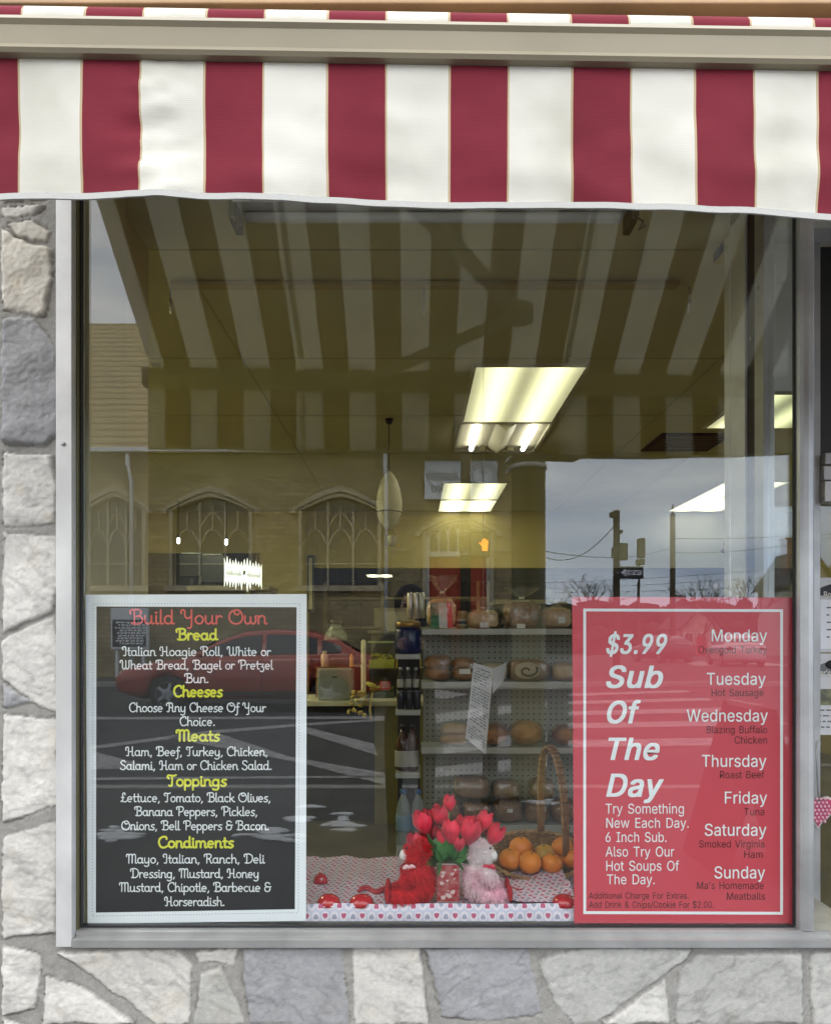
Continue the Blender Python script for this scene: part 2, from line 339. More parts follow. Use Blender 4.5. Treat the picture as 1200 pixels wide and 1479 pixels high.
# ------------------------------------------------------------------ the awning
def fabric_mat():
    m = bpy.data.materials.new('striped_canvas'); m.use_nodes = True; n = m.node_tree.nodes; l = m.node_tree.links.new; n.clear()
    o = n.new('ShaderNodeOutputMaterial'); uv = n.new('ShaderNodeUVMap'); uv.uv_map = 'UVMap'
    sp = n.new('ShaderNodeSeparateXYZ'); l(uv.outputs[0], sp.inputs[0])
    fr = n.new('ShaderNodeMath'); fr.operation = 'FRACT'; l(sp.outputs['X'], fr.inputs[0])
    ramp = n.new('ShaderNodeValToRGB'); ramp.color_ramp.interpolation = 'CONSTANT'; e = ramp.color_ramp.elements
    red, wht, bei = (.225, .026, .043, 1), (.77, .755, .68, 1), (.60, .47, .30, 1)
    e[0].position = 0; e[0].color = bei; e[1].position = .018; e[1].color = red
    for ps, c in ((.482, bei), (.5, wht)): q = e.new(ps); q.color = c
    l(fr.outputs[0], ramp.inputs[0])
    t = n.new('ShaderNodeTexCoord'); k = n.new('ShaderNodeTexNoise'); k.inputs['Scale'].default_value = 7; k.inputs['Detail'].default_value = 8; l(t.outputs['Object'], k.inputs['Vector'])
    r2 = n.new('ShaderNodeValToRGB'); r2.color_ramp.elements[0].position = .3; r2.color_ramp.elements[0].color = (.80,.795,.76,1); r2.color_ramp.elements[1].position = .6; r2.color_ramp.elements[1].color = (1,1,1,1)
    l(k.outputs['Fac'], r2.inputs[0]); mu = n.new('ShaderNodeMixRGB'); mu.blend_type = 'MULTIPLY'; mu.inputs[0].default_value = 1; l(ramp.outputs[0], mu.inputs[1]); l(r2.outputs[0], mu.inputs[2])
    wv = n.new('ShaderNodeTexWave'); wv.wave_type = 'BANDS'; wv.bands_direction = 'Z'; wv.inputs['Scale'].default_value = 95; wv.inputs['Distortion'].default_value = 2; wv.inputs['Detail'].default_value = 2
    l(t.outputs['Object'], wv.inputs['Vector']); bp = n.new('ShaderNodeBump'); bp.inputs['Strength'].default_value = .08; bp.inputs['Distance'].default_value = .002; l(wv.outputs['Fac'], bp.inputs['Height'])
    df = n.new('ShaderNodeBsdfPrincipled'); df.inputs['Roughness'].default_value = .85; df.inputs['Specular IOR Level'].default_value = .2; tl = n.new('ShaderNodeBsdfTranslucent'); mx = n.new('ShaderNodeMixShader'); mx.inputs[0].default_value = .20
    l(mu.outputs[0], df.inputs['Base Color'])
    # the dyed stripes let hardly any light through
    lt = n.new('ShaderNodeMath'); lt.operation = 'LESS_THAN'; lt.inputs[1].default_value = .5; l(fr.outputs[0], lt.inputs[0]); tm = n.new('ShaderNodeMixRGB'); tm.inputs[1].default_value = (.78,.74,.62,1); tm.inputs[2].default_value = (.03,.012,.012,1); l(lt.outputs[0], tm.inputs[0]); l(tm.outputs[0], tl.inputs[0]); l(bp.outputs[0], df.inputs['Normal'])
    l(df.outputs[0], mx.inputs[1]); l(tl.outputs[0], mx.inputs[2]); l(mx.outputs[0], o.inputs[0]); return m
CANVAS = fabric_mat()
PER = .2045; X0 = (117-CX)*1.235/F       # a red stripe starts here
AW_L, AW_R = -1.02, 2.6                  # left end of the slope, far right end
A = .815; TILT = -.0155                  # projection; slight droop to the right
def tz(x): return TILT*(x+.0)
def sheet(name, us, vs, fn, parent, m=CANVAS):
    nx, nv = len(us), len(vs); v = []; uvs = []
    for j in vs:
        for i in us: v.append(fn(i, j)); uvs.append(((i-X0)/PER, j))
    f = [(a*nx+b_, a*nx+b_+1, (a+1)*nx+b_+1, (a+1)*nx+b_) for a in range(nv-1) for b_ in range(nx-1)]
    me = bpy.data.meshes.new(name); me.from_pydata(v, [], f); u = me.uv_layers.new(name='UVMap')
    for lp in me.loops: u.data[lp.index].uv = uvs[lp.vertex_index]
    me.polygons.foreach_set('use_smooth', [True]*len(me.polygons)); me.materials.append(m)
    o = bpy.data.objects.new(name, me); COL.objects.link(o); o.parent = parent; o.matrix_parent_inverse = Matrix.Translation(-Vector(parent.location)); return o
awn = thing('awning', 'burgundy and white striped retractable canvas awning over the shop window', 'awning', (.9, 0, 2.9))
zb0, zv = H+.963, H+.733
xs = [AW_L + (AW_R-AW_L)*i/260 for i in range(261)]
xv = [-1.03 + (AW_R+1.03)*i/300 for i in range(301)]
def val(x, v):       # v 0 at the bar, 1 at the hem
    sag = .012*max(0, math.sin((x-.28)*2.6))*v if x > .28 else 0
    sag += -.010*v*max(0, (x-.72))*2 if x > .72 else 0
    seam = math.exp(-((x+.428)/.06)**2)
    y = -A + .006*v*math.sin(x*7.3+1) + .004*v*math.sin(x*17+2) - .014*v*seam*math.sin(v*9) + .011*mnoise.noise(Vector((x*5, v*2.2, 3)))*v + .004*mnoise.noise(Vector((x*13, v*5, 6)))*v**.5 + .004*seam*mnoise.noise(Vector((x*30, v*16, 2)))
    y -= .007*seam*(math.sin(v*30+x*22)*.5+.5)*v
    dx = .004*mnoise.noise(Vector((x*3, v*1.6, 8)))*v
    return (x+dx, y, zb0 + tz(x) - (zb0-zv)*v - sag*1.2)
sheet('valance', xv, [i/22 for i in range(23)], val, awn)
def can(x, v):       # slope from the wall roller out to the nose over the bar
    if v < .9:
        t = v/.9; y = -.05-(A-.09)*t; z = H+1.62-(.545)*t - .008*math.sin(math.pi*t)
    else:
        t = (v-.9)/.1; a = t*math.pi*.62; y = -A+.040-.030*math.sin(a); z = H+1.044+.031*math.cos(a)
        if t == 0: z = H+1.075
    return (x, y, z+tz(x))
hem = MB()
def strip(fn, h0, h1, th, x_a, x_b, n=300):
    v = []; f = []
    for i in range(n+1):
        x = x_a + (x_b-x_a)*i/n; q = fn(x); v += [(q[0], q[1]-th, q[2]+h0), (q[0], q[1]-th, q[2]+h1), (q[0], q[1]+th, q[2]+h1), (q[0], q[1]+th, q[2]+h0)]
    for i in range(n):
        for k in range(4): f.append((i*4+k, i*4+(k+1) % 4, (i+1)*4+(k+1) % 4, (i+1)*4+k))
    return v, f
v, f = strip(lambda x: val(x, 1), -.006, .004, .0018, -1.03, AW_R); hem.add(v, f)
hem.build('hem_tape', mat('grey_woven_tape', (.50,.50,.47), .9, bump=.12, bscale=300), awn)
seam_m = mat('seam_cloth', (.70,.69,.65), .9)
for xm in (-.428, .375+.21, 1.6):
    sm_ = MB(); 
    for (a_, b_) in ((0, 1),):
        vv = []; ff = []
        for i in range(23):
            for dx in (-.010, .010): q = val(xm+dx, i/22); vv.append((q[0], q[1]+.004, q[2]+(.003 if i == 22 else 0)))
        for i in range(22): ff.append((2*i, 2*i+1, 2*i+3, 2*i+2))
        sm_.add(vv, ff)
        vv = []; ff = []
        for i in range(12):
            t = i/11
            for dx in (-.011, .011): q = can(xm+dx, .9*t); vv.append((q[0], q[1], q[2]-.004))
        for i in range(11): ff.append((2*i, 2*i+1, 2*i+3, 2*i+2))
        sm_.add(vv, ff)
    sm_.build('fabric_seam', seam_m, awn)
br = MB()
prof = [(-A-.012,0.),(-A-.016,.006),(-A-.012,.012),(-A-.010,.016),(-A-.013,.045),(-A-.018,.052),(-A-.014,.060),(-A-.004,.065),(-A+.05,.065),(-A+.055,.05),(-A+.05,.0),(-A+.004,-.002)]
n = len(prof); vv = [(x, a, zb0+h+tz(x)) for x in (-1.035, AW_R) for a, h in prof]
br.add(vv, [tuple(range(n-1,-1,-1)), tuple(range(n, 2*n))] + [(i, (i+1) % n, n+(i+1) % n, n+i) for i in range(n)])
br.build('front_bar', alu_tan, awn)
sheet('canopy', xs, [i/22*.9 for i in range(23)]+[.9+.02*i for i in range(1,6)], can, awn)
rl = MB(); rl.tube([(AW_L-.06,-.05,H+1.615+tz(AW_L)), (AW_R,-.05,H+1.615+tz(AW_R))], .042, 14); rl.build('roller', alu_tan, awn)
arm_m = mat('arm_metal', (.33,.32,.29), .4, .3)
def under(px, py, off=.07):
    # point just below the canopy, seen by reflection at (px, py)
    lo, hi = 0., A
    for _ in range(50):
        a = (lo+hi)/2; z = 1.04+.723*(A-a)-off
        if z/(D+a) > (CY-py)/F: lo = a
        else: hi = a
    return om(px, py, D+(lo+hi)/2)
def arm(pts):
    e0, e1, e2 = pts; g = MB(); g.bar(e0, e1, .042, .034); g.build('upper_arm', arm_m, awn)
    g = MB(); g.bar(e1, e2, .036, .03); g.build('forearm', arm_m, awn)
    g = MB(); g.lathe(e1 - Vector((0,0,.035)), [(.03,0),(.045,.008),(.045,.06),(.03,.07)], 18); g.build('elbow_joint', arm_m, awn)
e1 = under(752, 452); e0 = under(500, 262); e2 = Vector((e1.x-.55, -A+.04, H+1.0))
e0 = Vector((e0.x-.10, -.06, H+1.56)); arm([e0, e1, e2])
arm([Vector((2.4,-.06,H+1.52)), Vector((1.75,-.42,H+1.24)), Vector((2.3,-A+.04,H+.97))])
# ------------------------------------------------------------------ lettering
FONT_R = {"$":[223,"101,-37 101,292 122,292 122,-37|112,-4 94,-3 78,0 64,5 51,11 41,20 32,30 25,42 21,54 19,68 52,68 54,59 57,51 62,44 68,38 75,33 83,29 112,25 123,25 133,27 143,30 151,34 159,40 165,46 169,53 172,61 173,70 172,77 170,84 166,89 148,102 122,111 92,120 72,126 56,135 43,145 34,156 28,170 26,186 27,200 31,213 37,224 46,234 57,242 69,249 83,254 97,257 114,258 130,257 145,254 158,249 170,242 180,234 189,224 195,213 199,202 200,189 169,189 166,201 160,211 151,219 140,225 127,228 112,229 102,229 92,227 84,224 76,220 70,215 64,209 61,203 58,195 58,188 58,180 61,173 65,167 85,154 106,147 132,140 156,132 179,119 186,113 192,106 197,99 201,90 203,80 204,69 203,56 199,43 193,32 185,21 174,13 162,5 147,0 130,-3"],"&":[224,"98,-3 82,-2 68,1 55,6 44,13 35,21 27,31 21,42 18,54 17,67 18,77 20,86 24,95 42,117 70,139 108,168 118,176 127,187 131,202 130,210 127,217 123,223 117,227 109,230 101,230 84,227 73,216 68,199 73,182 84,164 102,142 219,0 182,0 86,116 61,146 44,172 40,181 38,190 38,199 39,210 41,220 45,229 51,237 58,244 67,249 77,253 88,256 100,257 112,256 123,253 133,249 141,244 148,237 154,230 158,221 161,212 162,202 158,181 146,162 128,146 77,109 68,101 60,94 55,87 51,80 49,73 48,66 49,58 51,50 55,44 72,29 79,26 87,24 96,23 106,24 116,26 126,30 135,34 143,41 151,48 157,56 163,65 168,76 172,87 174,99 174,112 204,112 203,97 201,83 198,72 185,46 173,31 166,23 158,15 147,9 136,3 123,0 111,-3"],"'":[103,"39,159 35,254 68,254 64,159"],".":[94,"48,-2 31,4 25,20 31,37 48,43 64,37 71,20 64,4"],"/":[124,"117,266 36,-38 7,-38 89,266"],"0":[226,"113,-3 95,-2 79,3 65,12 53,24 42,39 34,57 29,77 25,101 24,127 25,153 29,177 35,197 43,215 53,230 65,242 79,251 95,256 113,258 131,256 147,251 161,242 174,230 184,215 192,197 198,177 201,153 203,127 201,101 198,77 192,57 184,39 174,24 162,12 147,3 131,-2|113,25 125,26 136,30 145,37 153,46 160,58 165,72 169,88 171,107 172,127 171,148 169,166 165,182 160,197 153,208 145,218 136,224 125,228 113,230 101,228 91,224 82,218 73,208 67,197 62,182 58,166 55,148 55,127 55,107 58,88 62,72 67,58 73,46 82,37 91,30 101,26"],"2":[226,"32,0 32,24 117,114 141,141 155,163 160,186 159,194 157,202 154,209 137,224 112,230 102,229 94,227 86,224 79,219 74,213 69,207 66,199 64,190 64,181 33,181 34,196 37,209 43,221 51,232 60,241 72,248 84,253 98,257 112,258 127,257 141,254 153,248 164,241 173,233 181,223 186,211 189,199 191,186 185,159 181,150 175,140 168,129 133,90 76,30 76,28 195,28 195,0"],"6":[226,"113,-3 98,-2 84,1 71,7 60,15 50,25 42,37 36,51 33,65 32,81 33,93 35,106 40,119 47,134 56,151 69,170 126,254 161,254 75,131 73,131 83,144 98,153 117,157 132,156 146,153 158,147 169,140 178,131 185,120 190,107 193,94 194,79 193,63 190,49 184,36 176,25 166,15 155,7 142,1 128,-2|113,24 123,25 131,27 139,31 146,37 152,43 157,51 161,59 163,69 164,79 163,89 161,98 157,107 152,114 146,121 139,126 131,130 123,132 113,133 104,132 95,130 87,126 80,121 74,114 69,107 65,99 63,89 62,79 63,69 65,59 69,51 74,43 80,37 87,31 95,27 104,25"],"A":[240,"8,0 101,254 138,254 231,0 198,0 144,151 132,186 116,239 123,239 106,185 95,151 43,0|55,71 55,99 185,99 185,71"],"B":[228,"30,0 30,254 121,254 137,253 152,250 164,245 175,239 184,230 190,221 195,210 198,199 199,187 198,177 197,168 193,160 178,143 157,133 157,131 166,130 174,127 182,123 189,117 196,110 201,102 205,92 208,81 209,68 208,56 205,44 200,33 193,24 184,16 172,9 158,4 142,1 123,0|62,29 122,29 140,30 154,34 165,40 172,48 176,58 178,68 177,77 175,85 171,92 166,99 160,104 153,109 144,113 135,115 124,115 62,115|62,143 119,143 128,143 136,145 144,148 162,163 165,170 167,178 168,186 167,197 163,206 156,214 147,221 135,225 120,226 62,226"],"C":[255,"134,-3 113,-2 93,4 75,12 59,25 46,40 35,58 27,78 22,101 20,127 22,153 27,176 35,197 46,215 59,230 75,242 93,251 113,256 134,258 146,257 158,255 170,252 181,248 191,242 201,236 210,228 217,219 224,209 229,198 234,187 236,174 204,174 195,197 179,214 158,224 134,228 119,227 105,223 92,216 80,207 71,196 62,182 57,166 53,148 52,127 53,107 57,88 63,72 71,59 80,47 92,38 105,32 119,28 134,26 158,30 179,40 195,57 204,80 236,80 234,68 229,56 224,45 217,36 210,27 201,19 192,12 181,7 170,2 159,-1 146,-3"],"D":[251,"109,0 48,0 48,29 107,29 127,30 144,34 159,40 171,49 182,61 189,75 195,90 198,108 200,128 198,147 195,165 190,180 182,194 172,205 160,214 145,221 129,225 110,226 47,226 47,254 113,254 136,253 157,248 176,239 192,228 206,213 217,196 225,175 229,153 231,128 229,102 224,80 217,59 206,42 192,27 175,15 156,7 134,2|62,254 62,0 30,0 30,254"],"E":[209,"30,0 30,254 186,254 186,226 62,226 62,143 178,143 178,114 62,114 62,29 188,29 188,0"],"F":[205,"30,0 30,254 185,254 185,226 62,226 62,139 173,139 173,111 62,111 62,0"],"G":[260,"134,-3 113,-2 93,4 75,13 59,25 45,40 35,58 27,78 22,102 20,127 22,153 27,176 35,197 45,215 59,230 74,242 92,251 112,256 132,258 146,257 158,255 170,252 181,247 192,242 202,235 210,227 218,218 225,208 230,198 234,186 237,174 204,174 194,197 178,213 158,224 133,228 118,227 104,223 92,216 80,207 70,196 62,182 57,166 53,148 52,127 53,107 57,88 63,72 71,59 81,47 92,38 105,32 119,28 134,26 148,27 161,31 172,36 183,43 191,51 198,62 203,74 206,87 207,101 217,100 141,100 141,128 239,128 239,100 237,80 233,62 225,45 215,31 203,19 188,9 172,2 154,-2"],"H":[258,"30,0 30,254 62,254 62,144 196,144 196,254 228,254 228,0 196,0 196,116 62,116 62,0"],"I":[150,"16,0 16,29 59,29 59,226 16,226 16,254 135,254 135,226 91,226 91,29 135,29 135,0"],"M":[314,"30,0 30,254 76,254 139,94 144,79 150,61 156,42 161,24 154,24 159,41 165,61 171,79 176,94 238,254 284,254 284,0 252,0 252,145 252,163 253,184 253,207 253,229 256,229 249,205 241,181 234,161 228,145 171,0 143,0 85,145 80,160 72,181 65,204 56,229 59,229 60,208 60,186 61,164 61,145 61,0"],"N":[261,"30,0 30,254 68,254 172,91 181,75 194,53 207,27 202,27 200,54 200,79 199,97 199,254 232,254 232,0 193,0 101,145 89,165 74,191 54,226 60,227 61,192 62,164 62,145 62,0"],"O":[266,"133,-3 112,-2 93,4 75,12 59,25 46,40 35,58 27,78 22,101 20,127 22,153 27,176 35,197 46,215 59,230 75,242 93,251 112,256 133,258 155,256 174,251 192,242 208,230 221,215 232,197 240,176 245,153 247,127 245,101 240,78 232,58 221,40 208,25 192,12 174,4 155,-2|133,26 148,28 162,32 175,38 186,47 196,58 204,72 210,88 214,106 215,127 214,148 210,166 204,182 196,196 186,207 175,216 162,223 148,227 133,228 119,227 105,223 92,216 81,207 71,196 63,182 57,166 53,148 52,127 53,106 57,88 63,72 71,58 81,47 92,38 105,32 119,28"],"R":[224,"30,0 30,254 118,254 136,253 153,250 167,244 178,237 188,227 195,217 200,204 204,191 205,176 204,161 200,148 195,136 188,125 178,116 166,109 152,103 136,100 118,99 48,99 48,128 117,128 129,128 140,130 149,133 156,138 162,143 167,150 170,158 172,167 173,176 172,186 170,194 167,202 162,209 156,215 149,220 140,223 129,225 116,226 62,226 62,0|177,0 115,115 151,115 214,0"],"S":[223,"112,-4 94,-3 78,0 64,5 51,11 41,20 32,30 25,42 21,54 19,68 52,68 54,59 57,51 62,44 68,38 75,33 83,29 112,25 123,25 133,27 143,30 151,34 159,40 165,46 169,53 172,61 173,70 172,77 170,84 166,89 148,102 122,111 92,120 72,126 56,135 43,145 34,156 28,170 26,186 27,200 31,213 37,224 46,234 57,242 69,249 83,254 97,257 114,258 130,257 145,254 158,249 170,242 180,234 189,224 195,213 199,202 200,189 169,189 166,201 160,211 151,219 140,225 127,228 112,229 102,229 92,227 84,224 76,220 70,215 64,209 61,203 58,195 58,188 58,180 61,173 65,167 85,154 106,147 132,140 156,132 179,119 186,113 192,106 197,99 201,90 203,80 204,69 203,56 199,43 193,32 185,21 174,13 162,5 147,0 130,-3"],"T":[224,"16,226 16,254 208,254 208,226 128,226 128,0 96,0 96,226"],"V":[240,"102,0 8,254 42,254 96,103 108,69 124,15 117,15 133,69 145,103 197,254 231,254 139,0"],"W":[343,"78,0 8,254 41,254 82,98 88,73 93,47 98,20 95,20 100,47 106,73 112,98 153,254 190,254 231,98 237,73 243,47 249,20 244,20 249,47 255,73 261,98 302,254 335,254 265,0 228,0 184,161 176,196 168,237 175,237 167,197 159,161 115,0"],"Y":[236,"102,0 102,104 8,254 46,254 96,172 111,146 125,115 112,115 126,146 140,172 191,254 228,254 134,104 134,0"],"a":[194,"80,-4 68,-4 57,-1 47,2 38,8 30,14 24,22 19,32 16,42 15,54 16,64 18,73 22,80 39,97 63,105 89,110 117,113 133,117 138,127 138,128 133,148 120,161 98,165 75,161 59,150 50,137 20,146 26,156 32,165 39,173 48,179 57,184 66,188 97,192 119,190 143,180 150,175 156,168 161,160 165,150 168,139 168,126 168,0 138,0 138,26 136,26 126,12 108,1 100,-2 90,-4|85,23 96,23 106,26 114,29 121,34 127,40 132,47 138,69 138,95 130,91 116,88 100,86 88,84 67,79 52,70 46,52 51,36 65,26"],"b":[212,"115,-4 104,-3 94,-1 86,2 69,16 59,29 56,29 56,0 26,0 26,254 57,254 57,160 59,160 69,173 86,186 94,190 103,192 115,192 130,191 144,187 156,180 168,171 177,160 185,146 191,131 194,113 195,94 194,75 191,58 185,42 177,29 168,17 157,8 144,1 130,-3|110,23 121,24 131,28 140,33 147,40 153,48 158,58 161,70 163,82 164,95 163,108 161,120 158,131 153,140 147,149 140,156 131,161 121,164 110,165 99,164 89,161 81,156 73,149 67,141 62,131 59,120 57,108 56,95 57,81 59,69 63,58 67,48 73,39 81,32 89,27 99,24"],"c":[198,"104,-4 87,-3 72,1 58,8 46,17 36,29 28,43 22,58 18,75 17,94 18,113 22,130 28,146 36,159 46,171 58,180 72,187 87,191 104,192 130,189 153,178 170,161 181,138 151,131 145,145 135,155 121,162 104,165 92,164 81,161 73,155 65,148 59,139 54,129 51,118 49,106 48,94 49,81 51,70 54,59 59,49 65,40 73,33 81,28 92,24 104,23 121,26 135,33 146,44 152,59 181,51 171,28 153,11 130,0"],"d":[212,"98,-4 82,-3 68,1 56,8 44,17 35,29 27,42 22,58 18,75 17,94 18,113 22,131 27,146 35,160 45,171 56,180 69,187 83,191 98,192 109,192 118,190 126,186 144,173 153,160 155,160 155,254 186,254 186,0 156,0 156,29 153,29 143,16 126,2 118,-1 109,-3|102,23 113,24 123,27 132,32 139,39 145,48 150,58 153,69 155,81 156,95 155,108 153,120 150,131 145,141 139,149 132,156 123,161 113,164 102,165 91,164 81,161 72,156 65,149 59,140 54,131 51,120 49,108 48,95 49,82 51,70 54,58 59,48 65,40 73,33 81,28 91,24"],"e":[202,"106,-4 88,-3 73,1 58,8 46,17 36,29 28,42 22,58 18,75 17,93 18,112 22,129 28,145 36,159 46,170 58,180 71,187 86,191 103,192 113,192 123,190 133,187 142,183 151,177 160,170 167,162 173,152 179,141 182,128 185,113 186,97 186,85 37,85 37,110 169,110 155,101 154,113 152,124 149,134 144,143 138,151 131,157 123,161 113,164 103,165 92,164 82,161 73,157 66,151 59,143 54,135 51,125 49,116 48,105 48,89 49,75 51,64 55,53 61,44 67,37 76,31 85,26 95,24 106,23 127,26 143,36 153,53 182,45 179,36 174,27 168,20 160,13 151,7 141,2 130,-1 119,-3"],"f":[127,"114,190 114,164 3,164 3,190|40,0 40,216 41,226 44,235 48,243 53,250 60,255 68,259 76,262 85,264 94,265 111,263 121,260 114,234 107,236 97,237 89,236 82,234 77,230 74,225 72,218 71,209 71,0"],"g":[212,"103,-75 90,-75 78,-73 67,-70 57,-66 49,-61 41,-55 25,-35 51,-20 61,-33 77,-44 103,-49 118,-47 130,-44 141,-38 149,-29 154,-17 156,-3 156,34 153,34 143,21 126,8 118,5 109,3 97,2 83,4 69,7 56,13 45,22 35,32 28,45 22,60 18,77 17,96 18,114 22,131 27,147 35,160 45,171 56,180 69,187 83,191 98,192 109,192 119,190 127,186 144,173 154,159 157,159 157,190 186,190 186,-4 185,-20 181,-33 175,-45 167,-54 157,-62 145,-68 132,-72 118,-74|102,30 113,30 123,33 132,38 139,44 145,51 150,61 153,71 156,83 156,96 156,109 153,121 150,132 145,141 139,150 132,156 123,161 114,164 102,165 91,164 81,161 73,156 65,149 59,141 54,131 51,120 49,109 48,96 49,84 51,72 54,61 59,52 65,44 73,38 81,33 91,30"],"h":[205,"57,113 57,0 26,0 26,254 57,254 57,144 51,144 58,159 66,172 76,181 87,187 100,191 114,192 126,191 137,189 148,184 157,178 164,170 170,160 175,149 178,135 179,120 179,0 148,0 148,118 147,131 143,143 136,152 128,159 117,163 105,165 96,164 88,162 80,159 74,154 68,148 63,141 60,133 58,124"],"i":[83,"26,0 26,190 57,190 57,0|42,221 27,227 21,242 27,256 42,262 57,256 63,242 57,227"],"k":[190,"55,68 55,106 60,106 142,190 180,190 92,100 89,100|26,0 26,254 57,254 57,0|147,0 74,93 96,114 186,0"],"l":[94,"70,-1 56,0 45,4 37,10 31,19 27,29 26,42 26,254 57,254 57,49 60,31 73,26 80,26 85,27 90,1 81,0"],"m":[305,"26,0 26,190 56,190 56,148 54,148 57,157 61,166 66,173 86,188 110,193 123,192 134,187 144,180 151,171 157,160 160,147 156,147 159,156 163,164 169,172 175,178 182,183 190,187 199,191 208,192 218,193 229,192 239,190 249,186 257,180 264,173 270,164 275,154 278,141 278,128 278,0 248,0 248,127 247,139 243,149 236,156 228,161 219,164 209,165 187,160 173,145 168,124 168,0 137,0 137,130 136,140 132,148 126,156 119,161 110,164 100,165 79,160 63,145 60,137 58,129 57,119 57,0"],"n":[205,"57,113 57,0 26,0 26,190 56,190 56,144 51,144 58,159 66,172 76,181 87,187 100,191 114,192 126,191 137,189 147,184 156,178 164,170 170,160 175,149 178,135 179,120 179,0 148,0 148,118 147,131 143,143 136,152 128,159 117,163 105,165 96,164 88,162 80,159 74,154 68,148 63,141 60,133 58,124"],"o":[207,"104,-4 87,-3 72,1 58,8 46,17 36,29 28,43 22,58 18,75 17,94 18,113 22,130 28,146 36,159 46,171 58,180 72,187 87,191 104,192 120,191 136,187 149,180 161,171 171,159 180,146 186,130 189,113 191,94 189,75 186,58 180,43 171,29 161,17 149,8 136,1 120,-3|104,23 116,24 126,28 135,33 143,40 149,49 154,59 157,70 159,81 160,94 159,106 157,118 154,129 149,139 143,148 135,155 126,161 116,164 104,165 92,164 81,161 73,155 65,148 59,139 54,129 51,118 49,106 48,94 49,81 51,70 54,59 59,49 65,40 73,33 81,28 92,24"],"p":[212,"26,-71 26,190 56,190 56,160 59,160 69,173 86,186 94,190 103,192 115,192 130,191 144,187 156,180 168,171 177,160 185,146 191,131 194,113 195,94 194,75 191,58 185,42 177,29 168,17 157,8 144,1 130,-3 115,-4 104,-3 94,-1 86,2 69,16 59,29 57,29 57,-71|110,23 121,24 131,28 140,33 147,40 153,48 158,58 161,70 163,82 164,95 163,108 161,120 158,131 153,140 147,149 140,156 131,161 121,164 110,165 99,164 89,161 81,156 73,149 67,141 62,131 59,120 57,108 56,95 57,81 59,69 63,58 67,48 73,39 81,32 89,27 99,24"],"r":[129,"26,0 26,190 56,190 56,160 58,160 62,169 68,177 76,184 85,188 96,191 107,192 115,192 122,192 122,161 115,162 103,163 80,157 63,142 60,135 58,127 57,118 57,0"],"s":[182,"91,-4 78,-3 67,-2 56,2 46,6 38,12 31,19 25,27 21,37 18,47 47,53 50,44 55,36 62,30 70,26 80,24 91,23 103,24 113,26 122,31 129,37 133,44 134,51 127,68 106,78 75,85 59,90 46,96 36,104 29,113 25,124 23,137 24,147 27,157 33,166 39,173 48,180 58,185 69,189 81,191 94,192 106,192 117,190 127,186 136,182 143,176 149,170 155,162 159,154 162,145 134,139 121,158 114,163 105,165 94,166 83,165 74,163 65,158 59,153 56,146 54,139 55,132 58,126 62,122 86,111 115,105 131,100 143,93 153,86 160,76 164,66 166,53 165,43 161,33 156,24 149,16 140,9 130,3 118,-1 105,-3"],"t":[113,"102,190 102,164 3,164 3,190|32,236 63,236 63,49 68,31 85,25 93,26 101,27 107,1 96,-1 84,-2 69,-1 56,4 46,11 38,20 34,32 32,46"],"u":[205,"91,-3 79,-2 68,1 57,5 48,12 41,20 35,29 30,41 27,54 26,69 26,190 57,190 57,72 58,58 62,47 68,37 77,31 88,26 100,25 109,26 117,28 125,31 131,36 137,41 142,48 145,57 147,66 148,76 148,190 179,190 179,0 149,0 149,46 154,46 147,30 139,18 129,8 117,2 105,-1"],"v":[194,"81,0 9,190 42,190 83,78 93,43 103,10 92,10 101,43 112,78 152,190 186,190 113,0"],"w":[283,"69,0 11,190 44,190 67,107 77,68 88,21 82,21 93,67 103,107 126,190 158,190 181,107 191,68 201,21 196,21 206,68 217,107 240,190 272,190 215,0 184,0 159,86 152,112 145,140 138,169 145,169 138,140 131,112 124,86 99,0"],"x":[189,"10,0 86,109 86,86 14,190 50,190 74,153 90,127 104,103 88,103 101,127 117,153 141,190 176,190 104,84 104,107 179,0 143,0 115,43 100,68 86,91 102,91 89,68 74,43 46,0"],"y":[194,"24,-69 31,-43 36,-44 52,-44 65,-37 75,-18 81,-1 9,190 42,190 83,78 93,43 103,10 92,10 101,43 112,78 153,190 186,190 102,-29 88,-54 70,-68 46,-73 32,-72"],"z":[190,"21,0 21,23 127,160 127,161 24,161 24,190 166,190 166,165 63,30 63,28 169,28 169,0"]}
